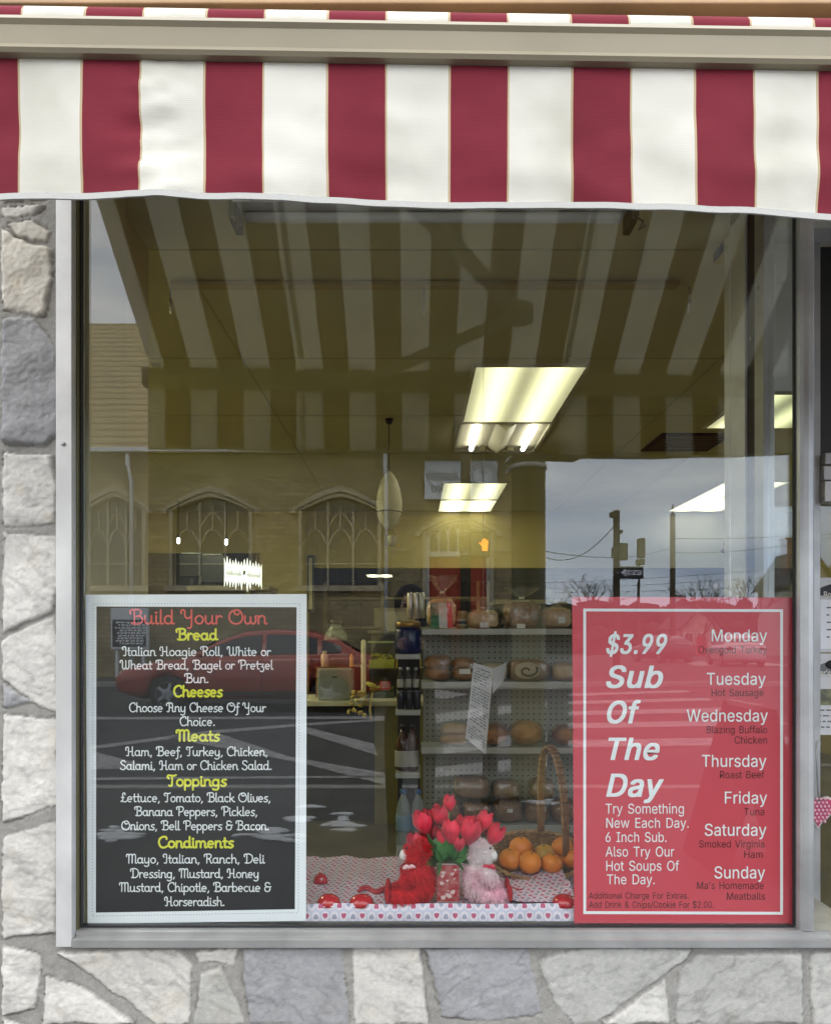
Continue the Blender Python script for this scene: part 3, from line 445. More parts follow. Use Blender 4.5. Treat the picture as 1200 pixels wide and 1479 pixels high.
FONT_B = {"$":[223,"101,-37 101,292 122,292 122,-37|112,-4 94,-3 78,0 64,5 51,11 41,20 32,30 25,42 21,54 19,68 52,68 54,59 57,51 62,44 68,38 75,33 83,29 112,25 123,25 133,27 143,30 151,34 159,40 165,46 169,53 172,61 173,70 172,77 170,84 166,89 148,102 122,111 92,120 72,126 56,135 43,145 34,156 28,170 26,186 27,200 31,213 37,224 46,234 57,242 69,249 83,254 97,257 114,258 130,257 145,254 158,249 170,242 180,234 189,224 195,213 199,202 200,189 169,189 166,201 160,211 151,219 140,225 127,228 112,229 102,229 92,227 84,224 76,220 70,215 64,209 61,203 58,195 58,188 58,180 61,173 65,167 85,154 106,147 132,140 156,132 179,119 186,113 192,106 197,99 201,90 203,80 204,69 203,56 199,43 193,32 185,21 174,13 162,5 147,0 130,-3"],".":[94,"48,-2 31,4 25,20 31,37 48,43 64,37 71,20 64,4"],"3":[226,"109,-3 94,-2 80,0 66,5 54,11 44,19 35,29 28,40 24,52 22,66 55,66 56,58 59,50 63,44 69,38 75,33 83,30 109,25 119,26 129,27 138,30 145,35 152,40 157,46 161,54 164,63 165,72 164,81 162,90 158,98 153,105 146,112 137,117 127,121 115,123 101,124 78,124 78,150 144,224 144,226 35,226 35,254 186,254 186,230 106,139 106,144 124,145 140,143 154,138 167,131 177,122 185,111 192,99 195,86 196,72 195,58 191,45 185,33 177,22 166,13 154,6 141,1 125,-2"],"9":[226,"113,258 128,257 142,253 155,247 166,239 176,229 184,217 190,204 193,189 194,173 194,161 191,148 186,135 180,120 170,103 158,84 100,0 65,0 151,124 154,124 144,111 128,101 109,97 94,98 81,102 69,107 58,114 49,124 41,134 36,147 33,161 32,176 33,191 36,205 42,218 50,230 60,239 71,247 84,253 98,257|113,230 104,229 95,227 87,223 80,218 74,211 69,204 66,195 63,186 63,176 63,166 66,156 69,148 74,140 80,134 87,129 95,125 104,122 113,122 123,122 131,125 139,129 146,134 152,140 157,147 161,156 163,165 164,175 163,185 161,195 157,204 152,211 146,218 139,223 131,227 123,229"],"B":[228,"30,0 30,254 121,254 137,253 152,250 164,245 175,239 184,230 190,221 195,210 198,199 199,187 198,177 197,168 193,160 178,143 157,133 157,131 166,130 174,127 182,123 189,117 196,110 201,102 205,92 208,81 209,68 208,56 205,44 200,33 193,24 184,16 172,9 158,4 142,1 123,0|62,29 122,29 140,30 154,34 165,40 172,48 176,58 178,68 177,77 175,85 171,92 166,99 160,104 153,109 144,113 135,115 124,115 62,115|62,143 119,143 128,143 136,145 144,148 162,163 165,170 167,178 168,186 167,197 163,206 156,214 147,221 135,225 120,226 62,226"],"D":[251,"109,0 48,0 48,29 107,29 127,30 144,34 159,40 171,49 182,61 189,75 195,90 198,108 200,128 198,147 195,165 190,180 182,194 172,205 160,214 145,221 129,225 110,226 47,226 47,254 113,254 136,253 157,248 176,239 192,228 206,213 217,196 225,175 229,153 231,128 229,102 224,80 217,59 206,42 192,27 175,15 156,7 134,2|62,254 62,0 30,0 30,254"],"H":[258,"30,0 30,254 62,254 62,144 196,144 196,254 228,254 228,0 196,0 196,116 62,116 62,0"],"O":[266,"133,-3 112,-2 93,4 75,12 59,25 46,40 35,58 27,78 22,101 20,127 22,153 27,176 35,197 46,215 59,230 75,242 93,251 112,256 133,258 155,256 174,251 192,242 208,230 221,215 232,197 240,176 245,153 247,127 245,101 240,78 232,58 221,40 208,25 192,12 174,4 155,-2|133,26 148,28 162,32 175,38 186,47 196,58 204,72 210,88 214,106 215,127 214,148 210,166 204,182 196,196 186,207 175,216 162,223 148,227 133,228 119,227 105,223 92,216 81,207 71,196 63,182 57,166 53,148 52,127 53,106 57,88 63,72 71,58 81,47 92,38 105,32 119,28"],"S":[223,"112,-4 94,-3 78,0 64,5 51,11 41,20 32,30 25,42 21,54 19,68 52,68 54,59 57,51 62,44 68,38 75,33 83,29 112,25 123,25 133,27 143,30 151,34 159,40 165,46 169,53 172,61 173,70 172,77 170,84 166,89 148,102 122,111 92,120 72,126 56,135 43,145 34,156 28,170 26,186 27,200 31,213 37,224 46,234 57,242 69,249 83,254 97,257 114,258 130,257 145,254 158,249 170,242 180,234 189,224 195,213 199,202 200,189 169,189 166,201 160,211 151,219 140,225 127,228 112,229 102,229 92,227 84,224 76,220 70,215 64,209 61,203 58,195 58,188 58,180 61,173 65,167 85,154 106,147 132,140 156,132 179,119 186,113 192,106 197,99 201,90 203,80 204,69 203,56 199,43 193,32 185,21 174,13 162,5 147,0 130,-3"],"T":[224,"16,226 16,254 208,254 208,226 128,226 128,0 96,0 96,226"],"a":[194,"80,-4 68,-4 57,-1 47,2 38,8 30,14 24,22 19,32 16,42 15,54 16,64 18,73 22,80 39,97 63,105 89,110 117,113 133,117 138,127 138,128 133,148 120,161 98,165 75,161 59,150 50,137 20,146 26,156 32,165 39,173 48,179 57,184 66,188 97,192 119,190 143,180 150,175 156,168 161,160 165,150 168,139 168,126 168,0 138,0 138,26 136,26 126,12 108,1 100,-2 90,-4|85,23 96,23 106,26 114,29 121,34 127,40 132,47 138,69 138,95 130,91 116,88 100,86 88,84 67,79 52,70 46,52 51,36 65,26"],"b":[212,"115,-4 104,-3 94,-1 86,2 69,16 59,29 56,29 56,0 26,0 26,254 57,254 57,160 59,160 69,173 86,186 94,190 103,192 115,192 130,191 144,187 156,180 168,171 177,160 185,146 191,131 194,113 195,94 194,75 191,58 185,42 177,29 168,17 157,8 144,1 130,-3|110,23 121,24 131,28 140,33 147,40 153,48 158,58 161,70 163,82 164,95 163,108 161,120 158,131 153,140 147,149 140,156 131,161 121,164 110,165 99,164 89,161 81,156 73,149 67,141 62,131 59,120 57,108 56,95 57,81 59,69 63,58 67,48 73,39 81,32 89,27 99,24"],"d":[212,"98,-4 82,-3 68,1 56,8 44,17 35,29 27,42 22,58 18,75 17,94 18,113 22,131 27,146 35,160 45,171 56,180 69,187 83,191 98,192 109,192 118,190 126,186 144,173 153,160 155,160 155,254 186,254 186,0 156,0 156,29 153,29 143,16 126,2 118,-1 109,-3|102,23 113,24 123,27 132,32 139,39 145,48 150,58 153,69 155,81 156,95 155,108 153,120 150,131 145,141 139,149 132,156 123,161 113,164 102,165 91,164 81,161 72,156 65,149 59,140 54,131 51,120 49,108 48,95 49,82 51,70 54,58 59,48 65,40 73,33 81,28 91,24"],"e":[202,"106,-4 88,-3 73,1 58,8 46,17 36,29 28,42 22,58 18,75 17,93 18,112 22,129 28,145 36,159 46,170 58,180 71,187 86,191 103,192 113,192 123,190 133,187 142,183 151,177 160,170 167,162 173,152 179,141 182,128 185,113 186,97 186,85 37,85 37,110 169,110 155,101 154,113 152,124 149,134 144,143 138,151 131,157 123,161 113,164 103,165 92,164 82,161 73,157 66,151 59,143 54,135 51,125 49,116 48,105 48,89 49,75 51,64 55,53 61,44 67,37 76,31 85,26 95,24 106,23 127,26 143,36 153,53 182,45 179,36 174,27 168,20 160,13 151,7 141,2 130,-1 119,-3"],"f":[127,"114,190 114,164 3,164 3,190|40,0 40,216 41,226 44,235 48,243 53,250 60,255 68,259 76,262 85,264 94,265 111,263 121,260 114,234 107,236 97,237 89,236 82,234 77,230 74,225 72,218 71,209 71,0"],"h":[205,"57,113 57,0 26,0 26,254 57,254 57,144 51,144 58,159 66,172 76,181 87,187 100,191 114,192 126,191 137,189 148,184 157,178 164,170 170,160 175,149 178,135 179,120 179,0 148,0 148,118 147,131 143,143 136,152 128,159 117,163 105,165 96,164 88,162 80,159 74,154 68,148 63,141 60,133 58,124"],"o":[207,"104,-4 87,-3 72,1 58,8 46,17 36,29 28,43 22,58 18,75 17,94 18,113 22,130 28,146 36,159 46,171 58,180 72,187 87,191 104,192 120,191 136,187 149,180 161,171 171,159 180,146 186,130 189,113 191,94 189,75 186,58 180,43 171,29 161,17 149,8 136,1 120,-3|104,23 116,24 126,28 135,33 143,40 149,49 154,59 157,70 159,81 160,94 159,106 157,118 154,129 149,139 143,148 135,155 126,161 116,164 104,165 92,164 81,161 73,155 65,148 59,139 54,129 51,118 49,106 48,94 49,81 51,70 54,59 59,49 65,40 73,33 81,28 92,24"],"r":[129,"26,0 26,190 56,190 56,160 58,160 62,169 68,177 76,184 85,188 96,191 107,192 115,192 122,192 122,161 115,162 103,163 80,157 63,142 60,135 58,127 57,118 57,0"],"s":[182,"91,-4 78,-3 67,-2 56,2 46,6 38,12 31,19 25,27 21,37 18,47 47,53 50,44 55,36 62,30 70,26 80,24 91,23 103,24 113,26 122,31 129,37 133,44 134,51 127,68 106,78 75,85 59,90 46,96 36,104 29,113 25,124 23,137 24,147 27,157 33,166 39,173 48,180 58,185 69,189 81,191 94,192 106,192 117,190 127,186 136,182 143,176 149,170 155,162 159,154 162,145 134,139 121,158 114,163 105,165 94,166 83,165 74,163 65,158 59,153 56,146 54,139 55,132 58,126 62,122 86,111 115,105 131,100 143,93 153,86 160,76 164,66 166,53 165,43 161,33 156,24 149,16 140,9 130,3 118,-1 105,-3"],"u":[205,"91,-3 79,-2 68,1 57,5 48,12 41,20 35,29 30,41 27,54 26,69 26,190 57,190 57,72 58,58 62,47 68,37 77,31 88,26 100,25 109,26 117,28 125,31 131,36 137,41 142,48 145,57 147,66 148,76 148,190 179,190 179,0 149,0 149,46 154,46 147,30 139,18 129,8 117,2 105,-1"],"y":[194,"24,-69 31,-43 36,-44 52,-44 65,-37 75,-18 81,-1 9,190 42,190 83,78 93,43 103,10 92,10 101,43 112,78 153,190 186,190 102,-29 88,-54 70,-68 46,-73 32,-72"],"\u2019":[88,"26,159 41,254 75,254 49,159"]}
CAPH = 0.5080
GLY = {}
def E(cx, cy, rx, ry, a0, a1, n=12): return ell(cx, cy, rx, ry, a0, a1, n)
def cat(pts, n=5):        # smooth curve through points
    P = [pts[0]]+list(pts)+[pts[-1]]; o = []
    for i in range(1, len(P)-2):
        p0, p1, p2, p3 = P[i-1:i+3]
        for k in range(n):
            t = k/n; o.append(tuple(.5*(2*p1[c]+(p2[c]-p0[c])*t+(2*p0[c]-5*p1[c]+4*p2[c]-p3[c])*t*t+(3*p1[c]-p0[c]-3*p2[c]+p3[c])*t**3) for c in (0, 1)))
    o.append(pts[-1]); return o
# an upright retro script, one pen width: (advance, strokes); x-height .58, capital 1, descender -.36
def G(c, adv, *st): GLY[c] = (adv, st)
bowl = E(.27,.29,.22,.29,0,360,18)
G('a', .66, bowl, cat([(.49,.58),(.49,.12),(.54,.01),(.64,.03)]))
G('b', .60, [(.07,1),(.07,0)], E(.29,.29,.22,.29,0,360,18))
G('c', .54, E(.29,.29,.22,.29,50,310,14))
G('d', .66, bowl, cat([(.49,1),(.49,.12),(.54,.01),(.64,.03)]))
G('e', .60, [(.07,.30),(.50,.30)]+E(.28,.29,.22,.29,2,305,16))
G('f', .40, cat([(.42,.93),(.30,1.0),(.21,.86),(.20,.5),(.20,-.1),(.12,-.33),(.0,-.34)]), [(.04,.55),(.38,.55)])
G('g', .64, bowl, cat([(.49,.58),(.49,-.1),(.40,-.33),(.20,-.36),(.06,-.28)]))
G('h', .62, [(.08,1),(.08,0)], cat([(.08,.36),(.20,.55),(.36,.57),(.46,.42),(.46,.1),(.52,.0),(.60,.03)]))
G('i', .28, cat([(.10,.58),(.10,.1),(.16,.0),(.26,.03)]), E(.10,.80,.03,.03,0,360,8))
G('k', .58, [(.08,1),(.08,0)], [(.46,.56),(.10,.26)], cat([(.22,.36),(.40,.06),(.48,0),(.56,.03)]))
G('l', .28, cat([(.10,1),(.10,.1),(.16,.0),(.26,.03)]))
G('m', .92, [(.08,.58),(.08,0)], cat([(.08,.36),(.19,.55),(.33,.56),(.41,.42),(.41,0)]), cat([(.41,.36),(.52,.55),(.66,.56),(.75,.42),(.75,.1),(.81,.0),(.90,.03)]))
G('n', .62, [(.08,.58),(.08,0)], cat([(.08,.36),(.20,.55),(.36,.57),(.46,.42),(.46,.1),(.52,.0),(.60,.03)]))
G('o', .60, E(.29,.29,.23,.29,0,360,18))
G('p', .60, [(.07,.58),(.07,-.36)], E(.29,.29,.22,.29,0,360,18))
G('r', .44, [(.08,.58),(.08,0)], cat([(.08,.34),(.18,.52),(.30,.57),(.40,.50)]))
G('s', .48, cat([(.42,.56),(.25,.58),(.12,.48),(.16,.34),(.34,.25),(.40,.12),(.28,0),(.12,.0),(.04,.06)]))
G('t', .40, cat([(.17,.88),(.17,.14),(.24,.01),(.36,.04)]), [(.03,.57),(.36,.57)])
G('u', .66, cat([(.08,.58),(.08,.2),(.18,.01),(.34,.03),(.48,.22)]), cat([(.48,.58),(.48,.1),(.54,.0),(.64,.03)]))
G('v', .54, cat([(.06,.58),(.08,.25),(.20,.01),(.36,.03),(.46,.25),(.44,.50),(.50,.57)]))
G('w', .80, cat([(.06,.58),(.06,.2),(.16,.01),(.30,.03),(.40,.2),(.40,.5)]), cat([(.40,.2),(.50,.01),(.64,.04),(.72,.25),(.70,.52),(.76,.57)]))
G('x', .5, [(.05,.57),(.45,0)], [(.45,.57),(.05,0)])
G('y', .62, cat([(.08,.58),(.08,.25),(.18,.03),(.34,.04),(.48,.24)]), cat([(.48,.58),(.48,-.1),(.38,-.34),(.18,-.36),(.05,-.28)]))
G('z', .52, [(.06,.57),(.42,.57),(.18,.28)], cat([(.18,.28),(.38,.22),(.40,-.1),(.24,-.28),(.05,-.2)]))
G('B', .84, cat([(.04,.72),(.02,.92),(.16,1),(.27,.9),(.27,0)]), cat([(.16,1),(.5,1.02),(.68,.88),(.62,.62),(.40,.54)]), cat([(.40,.54),(.70,.48),(.76,.22),(.60,.02),(.27,0),(.12,.04)]))
G('P', .78, cat([(.04,.72),(.02,.92),(.16,1),(.27,.9),(.27,0)]), cat([(.16,1),(.5,1.02),(.72,.86),(.66,.52),(.44,.42),(.30,.44)]))
G('R', .84, cat([(.04,.72),(.02,.92),(.16,1),(.27,.9),(.27,0)]), cat([(.16,1),(.5,1.02),(.70,.86),(.62,.58),(.36,.50)]), cat([(.40,.50),(.58,.34),(.66,.06),(.74,0),(.82,.04)]))
G('D', .90, cat([(.04,.72),(.02,.92),(.16,1),(.27,.9),(.27,0)]), cat([(.16,1),(.5,1.02),(.78,.82),(.82,.40),(.62,.06),(.27,0),(.12,.03)]))
G('I', .50, cat([(.12,.66),(.02,.82),(.10,.98),(.28,1),(.36,.86),(.36,.14),(.28,0),(.14,.02)]))
G('T', .66, cat([(.14,.68),(.03,.80),(.08,.97),(.30,.95),(.50,.93),(.66,1)]), cat([(.36,.94),(.36,.14),(.28,0),(.14,.03)]))
G('Y', .84, cat([(.04,.74),(.03,.92),(.16,1),(.26,.88),(.26,.6),(.36,.42),(.52,.42),(.66,.60)]), cat([(.66,1),(.66,-.08),(.58,-.30),(.44,-.30)]))
G('O', .94, cat([(.40,.98),(.16,.86),(.04,.50),(.16,.14),(.46,-.01),(.74,.12),(.86,.48),(.74,.86),(.52,1),(.36,.90),(.40,.70),(.56,.66),(.64,.74)]))
G('C', .76, cat([(.66,.78),(.62,.96),(.40,1),(.14,.82),(.06,.45),(.20,.08),(.46,-.01),(.70,.12)]))
G('H', .94, cat([(.06,.60),(.02,.80),(.10,.96),(.24,.97),(.30,.84),(.30,.10),(.24,0),(.10,.03)]), [(.30,.47),(.70,.47)], cat([(.70,1),(.70,.12),(.76,0),(.88,.03)]))
G('M', 1.08, cat([(.03,.74),(.03,.93),(.16,1),(.25,.88),(.25,0)]), cat([(.25,.8),(.38,.98),(.52,.98),(.58,.8),(.58,0)]), cat([(.58,.8),(.70,.98),(.84,.98),(.91,.8),(.91,.1),(.97,0),(1.06,.03)]))
G('W', 1.10, cat([(.03,.74),(.03,.93),(.16,1),(.25,.86),(.25,.25),(.36,.01),(.50,.06),(.60,.3),(.60,.96)]), cat([(.60,.3),(.70,.02),(.84,.06),(.94,.35),(.92,.86),(.98,.98),(1.06,.94)]))
G('A', .88, cat([(.04,.70),(.03,.90),(.16,1),(.30,.9),(.30,.2),(.22,0),(.08,.04)]), cat([(.30,.86),(.46,1),(.62,.9),(.66,.7),(.66,.12),(.72,0),(.84,.04)]), [(.30,.48),(.66,.48)])
G('S', .66, cat([(.56,.84),(.42,1),(.18,.96),(.10,.76),(.24,.58),(.48,.42),(.56,.20),(.40,0),(.16,.02),(.04,.16)]))
G('L', .66, cat([(.46,.80),(.40,.98),(.24,.96),(.20,.7),(.22,.3),(.14,.06),(.04,.02),(.10,.10),(.30,.02),(.50,0),(.62,.10)]), [(.08,.5),(.34,.5)])
G('&', .72, cat([(.58,.86),(.40,1),(.16,.94),(.12,.70),(.30,.54),(.48,.54)]), cat([(.30,.54),(.08,.40),(.10,.10),(.34,-.01),(.56,.12),(.60,.40)]), [(.46,.50),(.70,.54)])
G(',', .30, [(.15,.06),(.15,.0),(.07,-.16)]); G('.', .30, E(.13,.04,.03,.03,0,360,8)); G(' ', .36)
def pen(g, pts, w, h, fr, y0, k):
    # one flattened stroke; fr maps glyph-plane metres to the wall, h its height off the sheet
    n = len(pts); L_ = []; 
    pts = [p for i, p in enumerate(pts) if i == 0 or (abs(p[0]-pts[i-1][0])+abs(p[1]-pts[i-1][1])) > 1e-6]
    n = len(pts)
    if n < 2: return
    closed = abs(pts[0][0]-pts[-1][0])+abs(pts[0][1]-pts[-1][1]) < 1e-6
    def dr(a, b): d = math.hypot(b[0]-a[0], b[1]-a[1]) or 1; return ((b[0]-a[0])/d, (b[1]-a[1])/d)
    if not closed:
        d0, d1 = dr(pts[0], pts[1]), dr(pts[-2], pts[-1])
        pts = [(pts[0][0]-d0[0]*w*.45, pts[0][1]-d0[1]*w*.45)]+pts+[(pts[-1][0]+d1[0]*w*.45, pts[-1][1]+d1[1]*w*.45)]; n += 2
    v = []
    for i, p in enumerate(pts):
        if closed: a, b = pts[i-1 if i else n-2], pts[i+1 if i < n-1 else 1]
        else: a, b = pts[max(0, i-1)], pts[min(n-1, i+1)]
        t = dr(a, b); s = .5 if (not closed and i in (0, n-1)) else 1
        nx, ny = -t[1]*w/2*s, t[0]*w/2*s
        for q, hh in ((1, 0), (.55, h), (-.55, h), (-1, 0)): v.append((p[0]+nx*q, y0-hh, p[1]+ny*q))
    f = []
    for i in range(n-1):
        for j in range(3): f.append((i*4+j, i*4+j+1, i*4+5+j, i*4+4+j))
    f += [(0,1,2,3), (4*n-4,4*n-3,4*n-2,4*n-1)]
    g.add(v, f)
def script_line(g, text, x0, x1, zb, cap, y0, w):
    adv = sum(GLY[c][0] for c in text) - .06; sx = (x1-x0)/adv; x = x0; k = 0
    for c in text:
        a, st = GLY[c]
        for s in st:
            k += 1
            pen(g, [(x+p[0]*sx, zb+p[1]*cap) for p in s], w, .0004+.00007*(k % 4), None, y0, k)
        x += a*sx
def area2(P): return sum(p[0]*q[1]-q[0]*p[1] for p, q in zip(P, P[1:]+P[:1]))/2
def inside(p, P):
    r = False
    for a, b in zip(P, P[1:]+P[:1]):
        if (a[1] > p[1]) != (b[1] > p[1]) and p[0] < (b[0]-a[0])*(p[1]-a[1])/(b[1]-a[1])+a[0]: r = not r
    return r
def text_mesh(g, text, x0, x1, zb, cap, y0, bold=0., shear=0., mi=0, fn=None):
    # sans lettering from the outlines stored above, fitted to the measured width of its line;
    # strokes of one letter that cross are laid as separate sheets a hair apart
    T = FONT_B if bold > .015 else FONT_R; layers = {}; x = 0; kb = bold*500; bold = bold if False else 0
    for ch_ in text:
        if ch_ == ' ': x += 140; continue
        adv, st = T.get(ch_) or FONT_R[ch_]; cons = [[tuple(map(int, q.split(','))) for q in s_.split(' ')] for s_ in st.split('|')]
        sg = 1 if max((area2(P) for P in cons), key=abs) > 0 else -1
        if bold:
            k = bold*500*sg; new = []
            for P in cons:
                Q = []
                for i, p in enumerate(P):
                    a, b = P[i-1], P[(i+1) % len(P)]; n1, n2 = Vector((p[1]-a[1], a[0]-p[0])), Vector((b[1]-p[1], p[0]-b[0]))
                    if n1.length < .5 or n2.length < .5: Q.append(p); continue
                    n1.normalize(); n2.normalize(); m_ = n1+n2; m_ = m_/max(.6, m_.length_squared/2); Q.append((p[0]+m_.x*k, p[1]+m_.y*k))
                new.append(Q)
            cons = new; x += int(bold*600)
        outs = [P for P in cons if area2(P)*sg > 0]; holes = [P for P in cons if area2(P)*sg <= 0]; grp = [[P] for P in outs]
        for Hh in holes:
            own = [q for q in range(len(outs)) if inside(Hh[0], outs[q])] or [0]
            for q in own: grp[q].append(Hh)
        for li_, G_ in enumerate(grp): layers.setdefault(li_, []).extend([[(a+x, b) for a, b in P] for P in G_])
        x += adv+int(kb*1.2)
    meshes = []
    for li_, cons in layers.items():
        cu = bpy.data.curves.new('lettering', 'CURVE'); cu.dimensions = '2D'; cu.fill_mode = 'BOTH'
        for pts in cons:
            sp_ = cu.splines.new('POLY'); sp_.points.add(len(pts)-1); sp_.use_cyclic_u = True
            for q, (a, b) in zip(sp_.points, pts): q.co = ((a+shear*b)/500, b/500, 0, 1)
        o = bpy.data.objects.new('lettering', cu); COL.objects.link(o)
        dg = bpy.context.evaluated_depsgraph_get(); me = bpy.data.meshes.new_from_object(o.evaluated_get(dg))
        bpy.data.objects.remove(o); bpy.data.curves.remove(cu); meshes.append((li_, [tuple(q.co) for q in me.vertices], [list(p.vertices) for p in me.polygons])); bpy.data.meshes.remove(me)
    if kb:      # heavier weight: the same letters laid again, shifted by a hair
        meshes = [(li_+3*k_, [(q[0]+dx*kb/500, q[1]+dy*kb/500, 0) for q in vs], fs) for k_, (dx, dy) in enumerate(((-1,-.6),(1,-.6),(-1,.6),(1,.6),(0,0))) for li_, vs, fs in meshes]
    xs_ = [q[0] for m_ in meshes for q in m_[1]]; a, b = min(xs_), max(xs_); sc_ = (x1-x0)/(b-a); sy = cap/CAPH
    for li_, vs, fs in meshes:
        pts = [((q[0]-a)*sc_+x0, q[1]*sy+zb) for q in vs]; off = .00004*li_
        g.add([(lambda r: (r[0], r[1]+off, r[2]))(fn(p)) if fn else (p[0], y0-off, p[1]) for p in pts], fs, mi)
DP = 2.062                         # posters hang just behind the glass
def wx(px): return (px-CX)*DP/F
def wz(py): return H+(CY-py)*DP/F
white_p = mat('white_poster_paper', (.86,.87,.91), .55); black_p = mat('black_poster_print', (.010,.010,.011), .5)
ink_w = mat('white_ink', (.84,.84,.86), .6); ink_r = mat('coral_ink', (.70,.09,.09), .6); ink_y = mat('yellow_ink', (.74,.72,.05), .6)
red_p = mat('red_poster_print', (.60,.060,.085), .5); ink_d = mat('dark_red_ink', (.075,.012,.014), .6); dot_m = mat('grey_dots', (.32,.33,.40), .7)
YP = DP-D
pa = thing('menu_poster', 'black build your own menu poster with white border taped inside the window', 'poster', (wx(283), YP, wz(1333)))
g = MB(); 
def quadp(g, c, y0, y1):   # thin sheet from four pixel corners
    a = [(wx(p), y0, wz(q)) for p, q in c]; b = [(wx(p), y1, wz(q)) for p, q in c]
    g.add(a+b, [(0,1,2,3),(7,6,5,4),(0,1,5,4),(1,2,6,5),(2,3,7,6),(3,0,4,7)])
quadp(g, [(124,859),(443,858),(442,1330),(127,1334)], YP, YP+.0012); g.build('sheet', white_p, pa)
g = MB(); quadp(g, [(140,876),(428.5,877),(426,1313),(139,1318)], YP-.0006, YP-.0001); g.build('printed_panel', black_p, pa)
g = MB()
def dots(a, b, n):
    for i in range(n):
        t = (i+.5)/n; px, py = a[0]+(b[0]-a[0])*t, a[1]+(b[1]-a[1])*t; s = .00125
        x, z = wx(px), wz(py); g.add([(x-s,YP-.0004,z-s),(x+s,YP-.0004,z-s),(x+s,YP-.0004,z+s),(x-s,YP-.0004,z+s)], [(0,1,2,3)])
dots((135,872),(433,872),68); dots((135,872),(134,1323),102); dots((433,872),(431,1318),102); dots((134,1323),(431,1318),68)
g.build('dotted_border', dot_m, pa)
YL = YP-.0008
def sl(g, t, x0, x1, base, cap, w): script_line(g, t, wx(x0), wx(x1), wz(base), cap*DP/F, YL, w*DP/F)
g = MB(); sl(g, 'Build Your Own', 188, 385, 901, 20, 2.5); g.build('title_lettering', ink_r, pa)
g = MB()
for t, a, b, z, c in (('Bread',255,314,924,15.5),('Cheeses',251,321,1006,15.5),('Meats',255,317,1070,15.5),('Toppings',242,327,1135,15.5),('Condiments',229,337,1224,15.5)): g = MB(); sl(g, t, a, b, z, c, 2.9); g.build('heading_lettering', ink_y, pa)
g = MB()
for t, a, b, z in (('Italian Hoagie Roll, White or',177,391,947),('Wheat Bread, Bagel or Pretzel',174,394,966.5),('Bun.',267,302,986),('Choose Any Cheese Of Your',187,384,1028),('Choice.',260,311,1048),
  ('Ham, Beef, Turkey, Chicken,',182,387,1091.5),('Salami, Ham or Chicken Salad.',174,393,1111.5),('Lettuce, Tomato, Black Olives,',175,391,1158),('Banana Peppers, Pickles,',195,372,1178),('Onions, Bell Peppers & Bacon.',176,389,1198.5),
  ('Mayo, Italian, Ranch, Deli',183,382,1246.5),('Dressing, Mustard, Honey',189,374,1267.5),('Mustard, Chipotle, Barbecue &',173,391,1287.5),('Horseradish.',238,325,1308)): g = MB(); sl(g, t, a, b, z, 12.8, 1.6); g.build('body_lettering', ink_w, pa)
pb = thing('sub_poster', 'red daily sub special poster with white border taped inside the window', 'poster', (wx(985), YP, wz(1334)))
g = MB(); quadp(g, [(826,862),(1144,863),(1146,1334),(829,1333)], YP, YP+.0012); g.build('sheet', red_p, pb)
g = MB()
for c in ([(842,879),(1130,880),(1130,884),(842,883)],[(842,1316),(1130,1317),(1130,1321),(842,1320)],[(842,883.05),(846,883.05),(846,1315.95),(842,1315.95)],[(1126,884.05),(1130,884.05),(1130,1316.95),(1126,1316.95)]): quadp(g, c, YP-.0006, YP-.0001)
g.build('white_border', ink_w, pb)
def tl(g, t, x0, x1, base, cap, bold=0., shear=0.): text_mesh(g, t, wx(x0), wx(x1), wz(base), cap*DP/F, YL, bold, shear)
g = MB()
for t, a, b, z, c in (('$3.99',875,963,944,27.5),('Sub',875,957,993,31),('Of',876,925,1044,31),('The',878,952,1097,31),('Day',875,958,1150,32)): g = MB(); tl(g, t, a, b, z, c, .020, .24); g.build('headline_lettering', ink_w, pb)
g = MB()
for t, a, b, z in (('Try Something',874,987,1175),('New Each Day.',875,994,1195.5),('6 Inch Sub.',874,962,1216),('Also Try Our',874,973,1237),('Hot Soups Of',875,980,1257.5),('The Day.',876,945,1277)): g = MB(); tl(g, t, a, b, z, 14.2); g.build('white_lettering', ink_w, pb)
for t, a, b, z in (('Monday',1027,1107,926.5),('Tuesday',1020,1105,989),('Wednesday',991,1108,1042),('Thursday',1013,1106,1107.5),('Friday',1046,1107,1160.5),('Saturday',1017,1106,1207),('Sunday',1031,1104,1268.5)): g = MB(); tl(g, t, a, b, z, 17.2, .004); g.build('day_lettering', ink_w, pb)
g = MB()
for t, a, b, z in (('Ovengold Turkey',1008,1107,943.5),('Hot Sausage',1027,1102,1005.5),('Blazing Buffalo',1020,1107,1059),('Chicken',1060,1107,1074),('Roast Beef',1039,1103,1124),('Tuna',1074,1103,1177.5),('Smoked Virginia',1009,1103,1224),('Ham',1074,1101,1239),
  ("Ma's Homemade",1006,1102,1284),('Meatballs',1049,1104,1299.5)): g = MB(); tl(g, t, a, b, z, 10.5); g.build('dark_lettering', ink_d, pb)
g = MB(); tl(g, 'Additional Charge For Extras.', 850, 994, 1298, 9.2); g.build('dark_lettering', ink_d, pb); g = MB(); tl(g, 'Add Drink & Chips/Cookie For $2.00.', 850, 1030, 1311, 9.2)
g.build('dark_lettering', ink_d, pb)
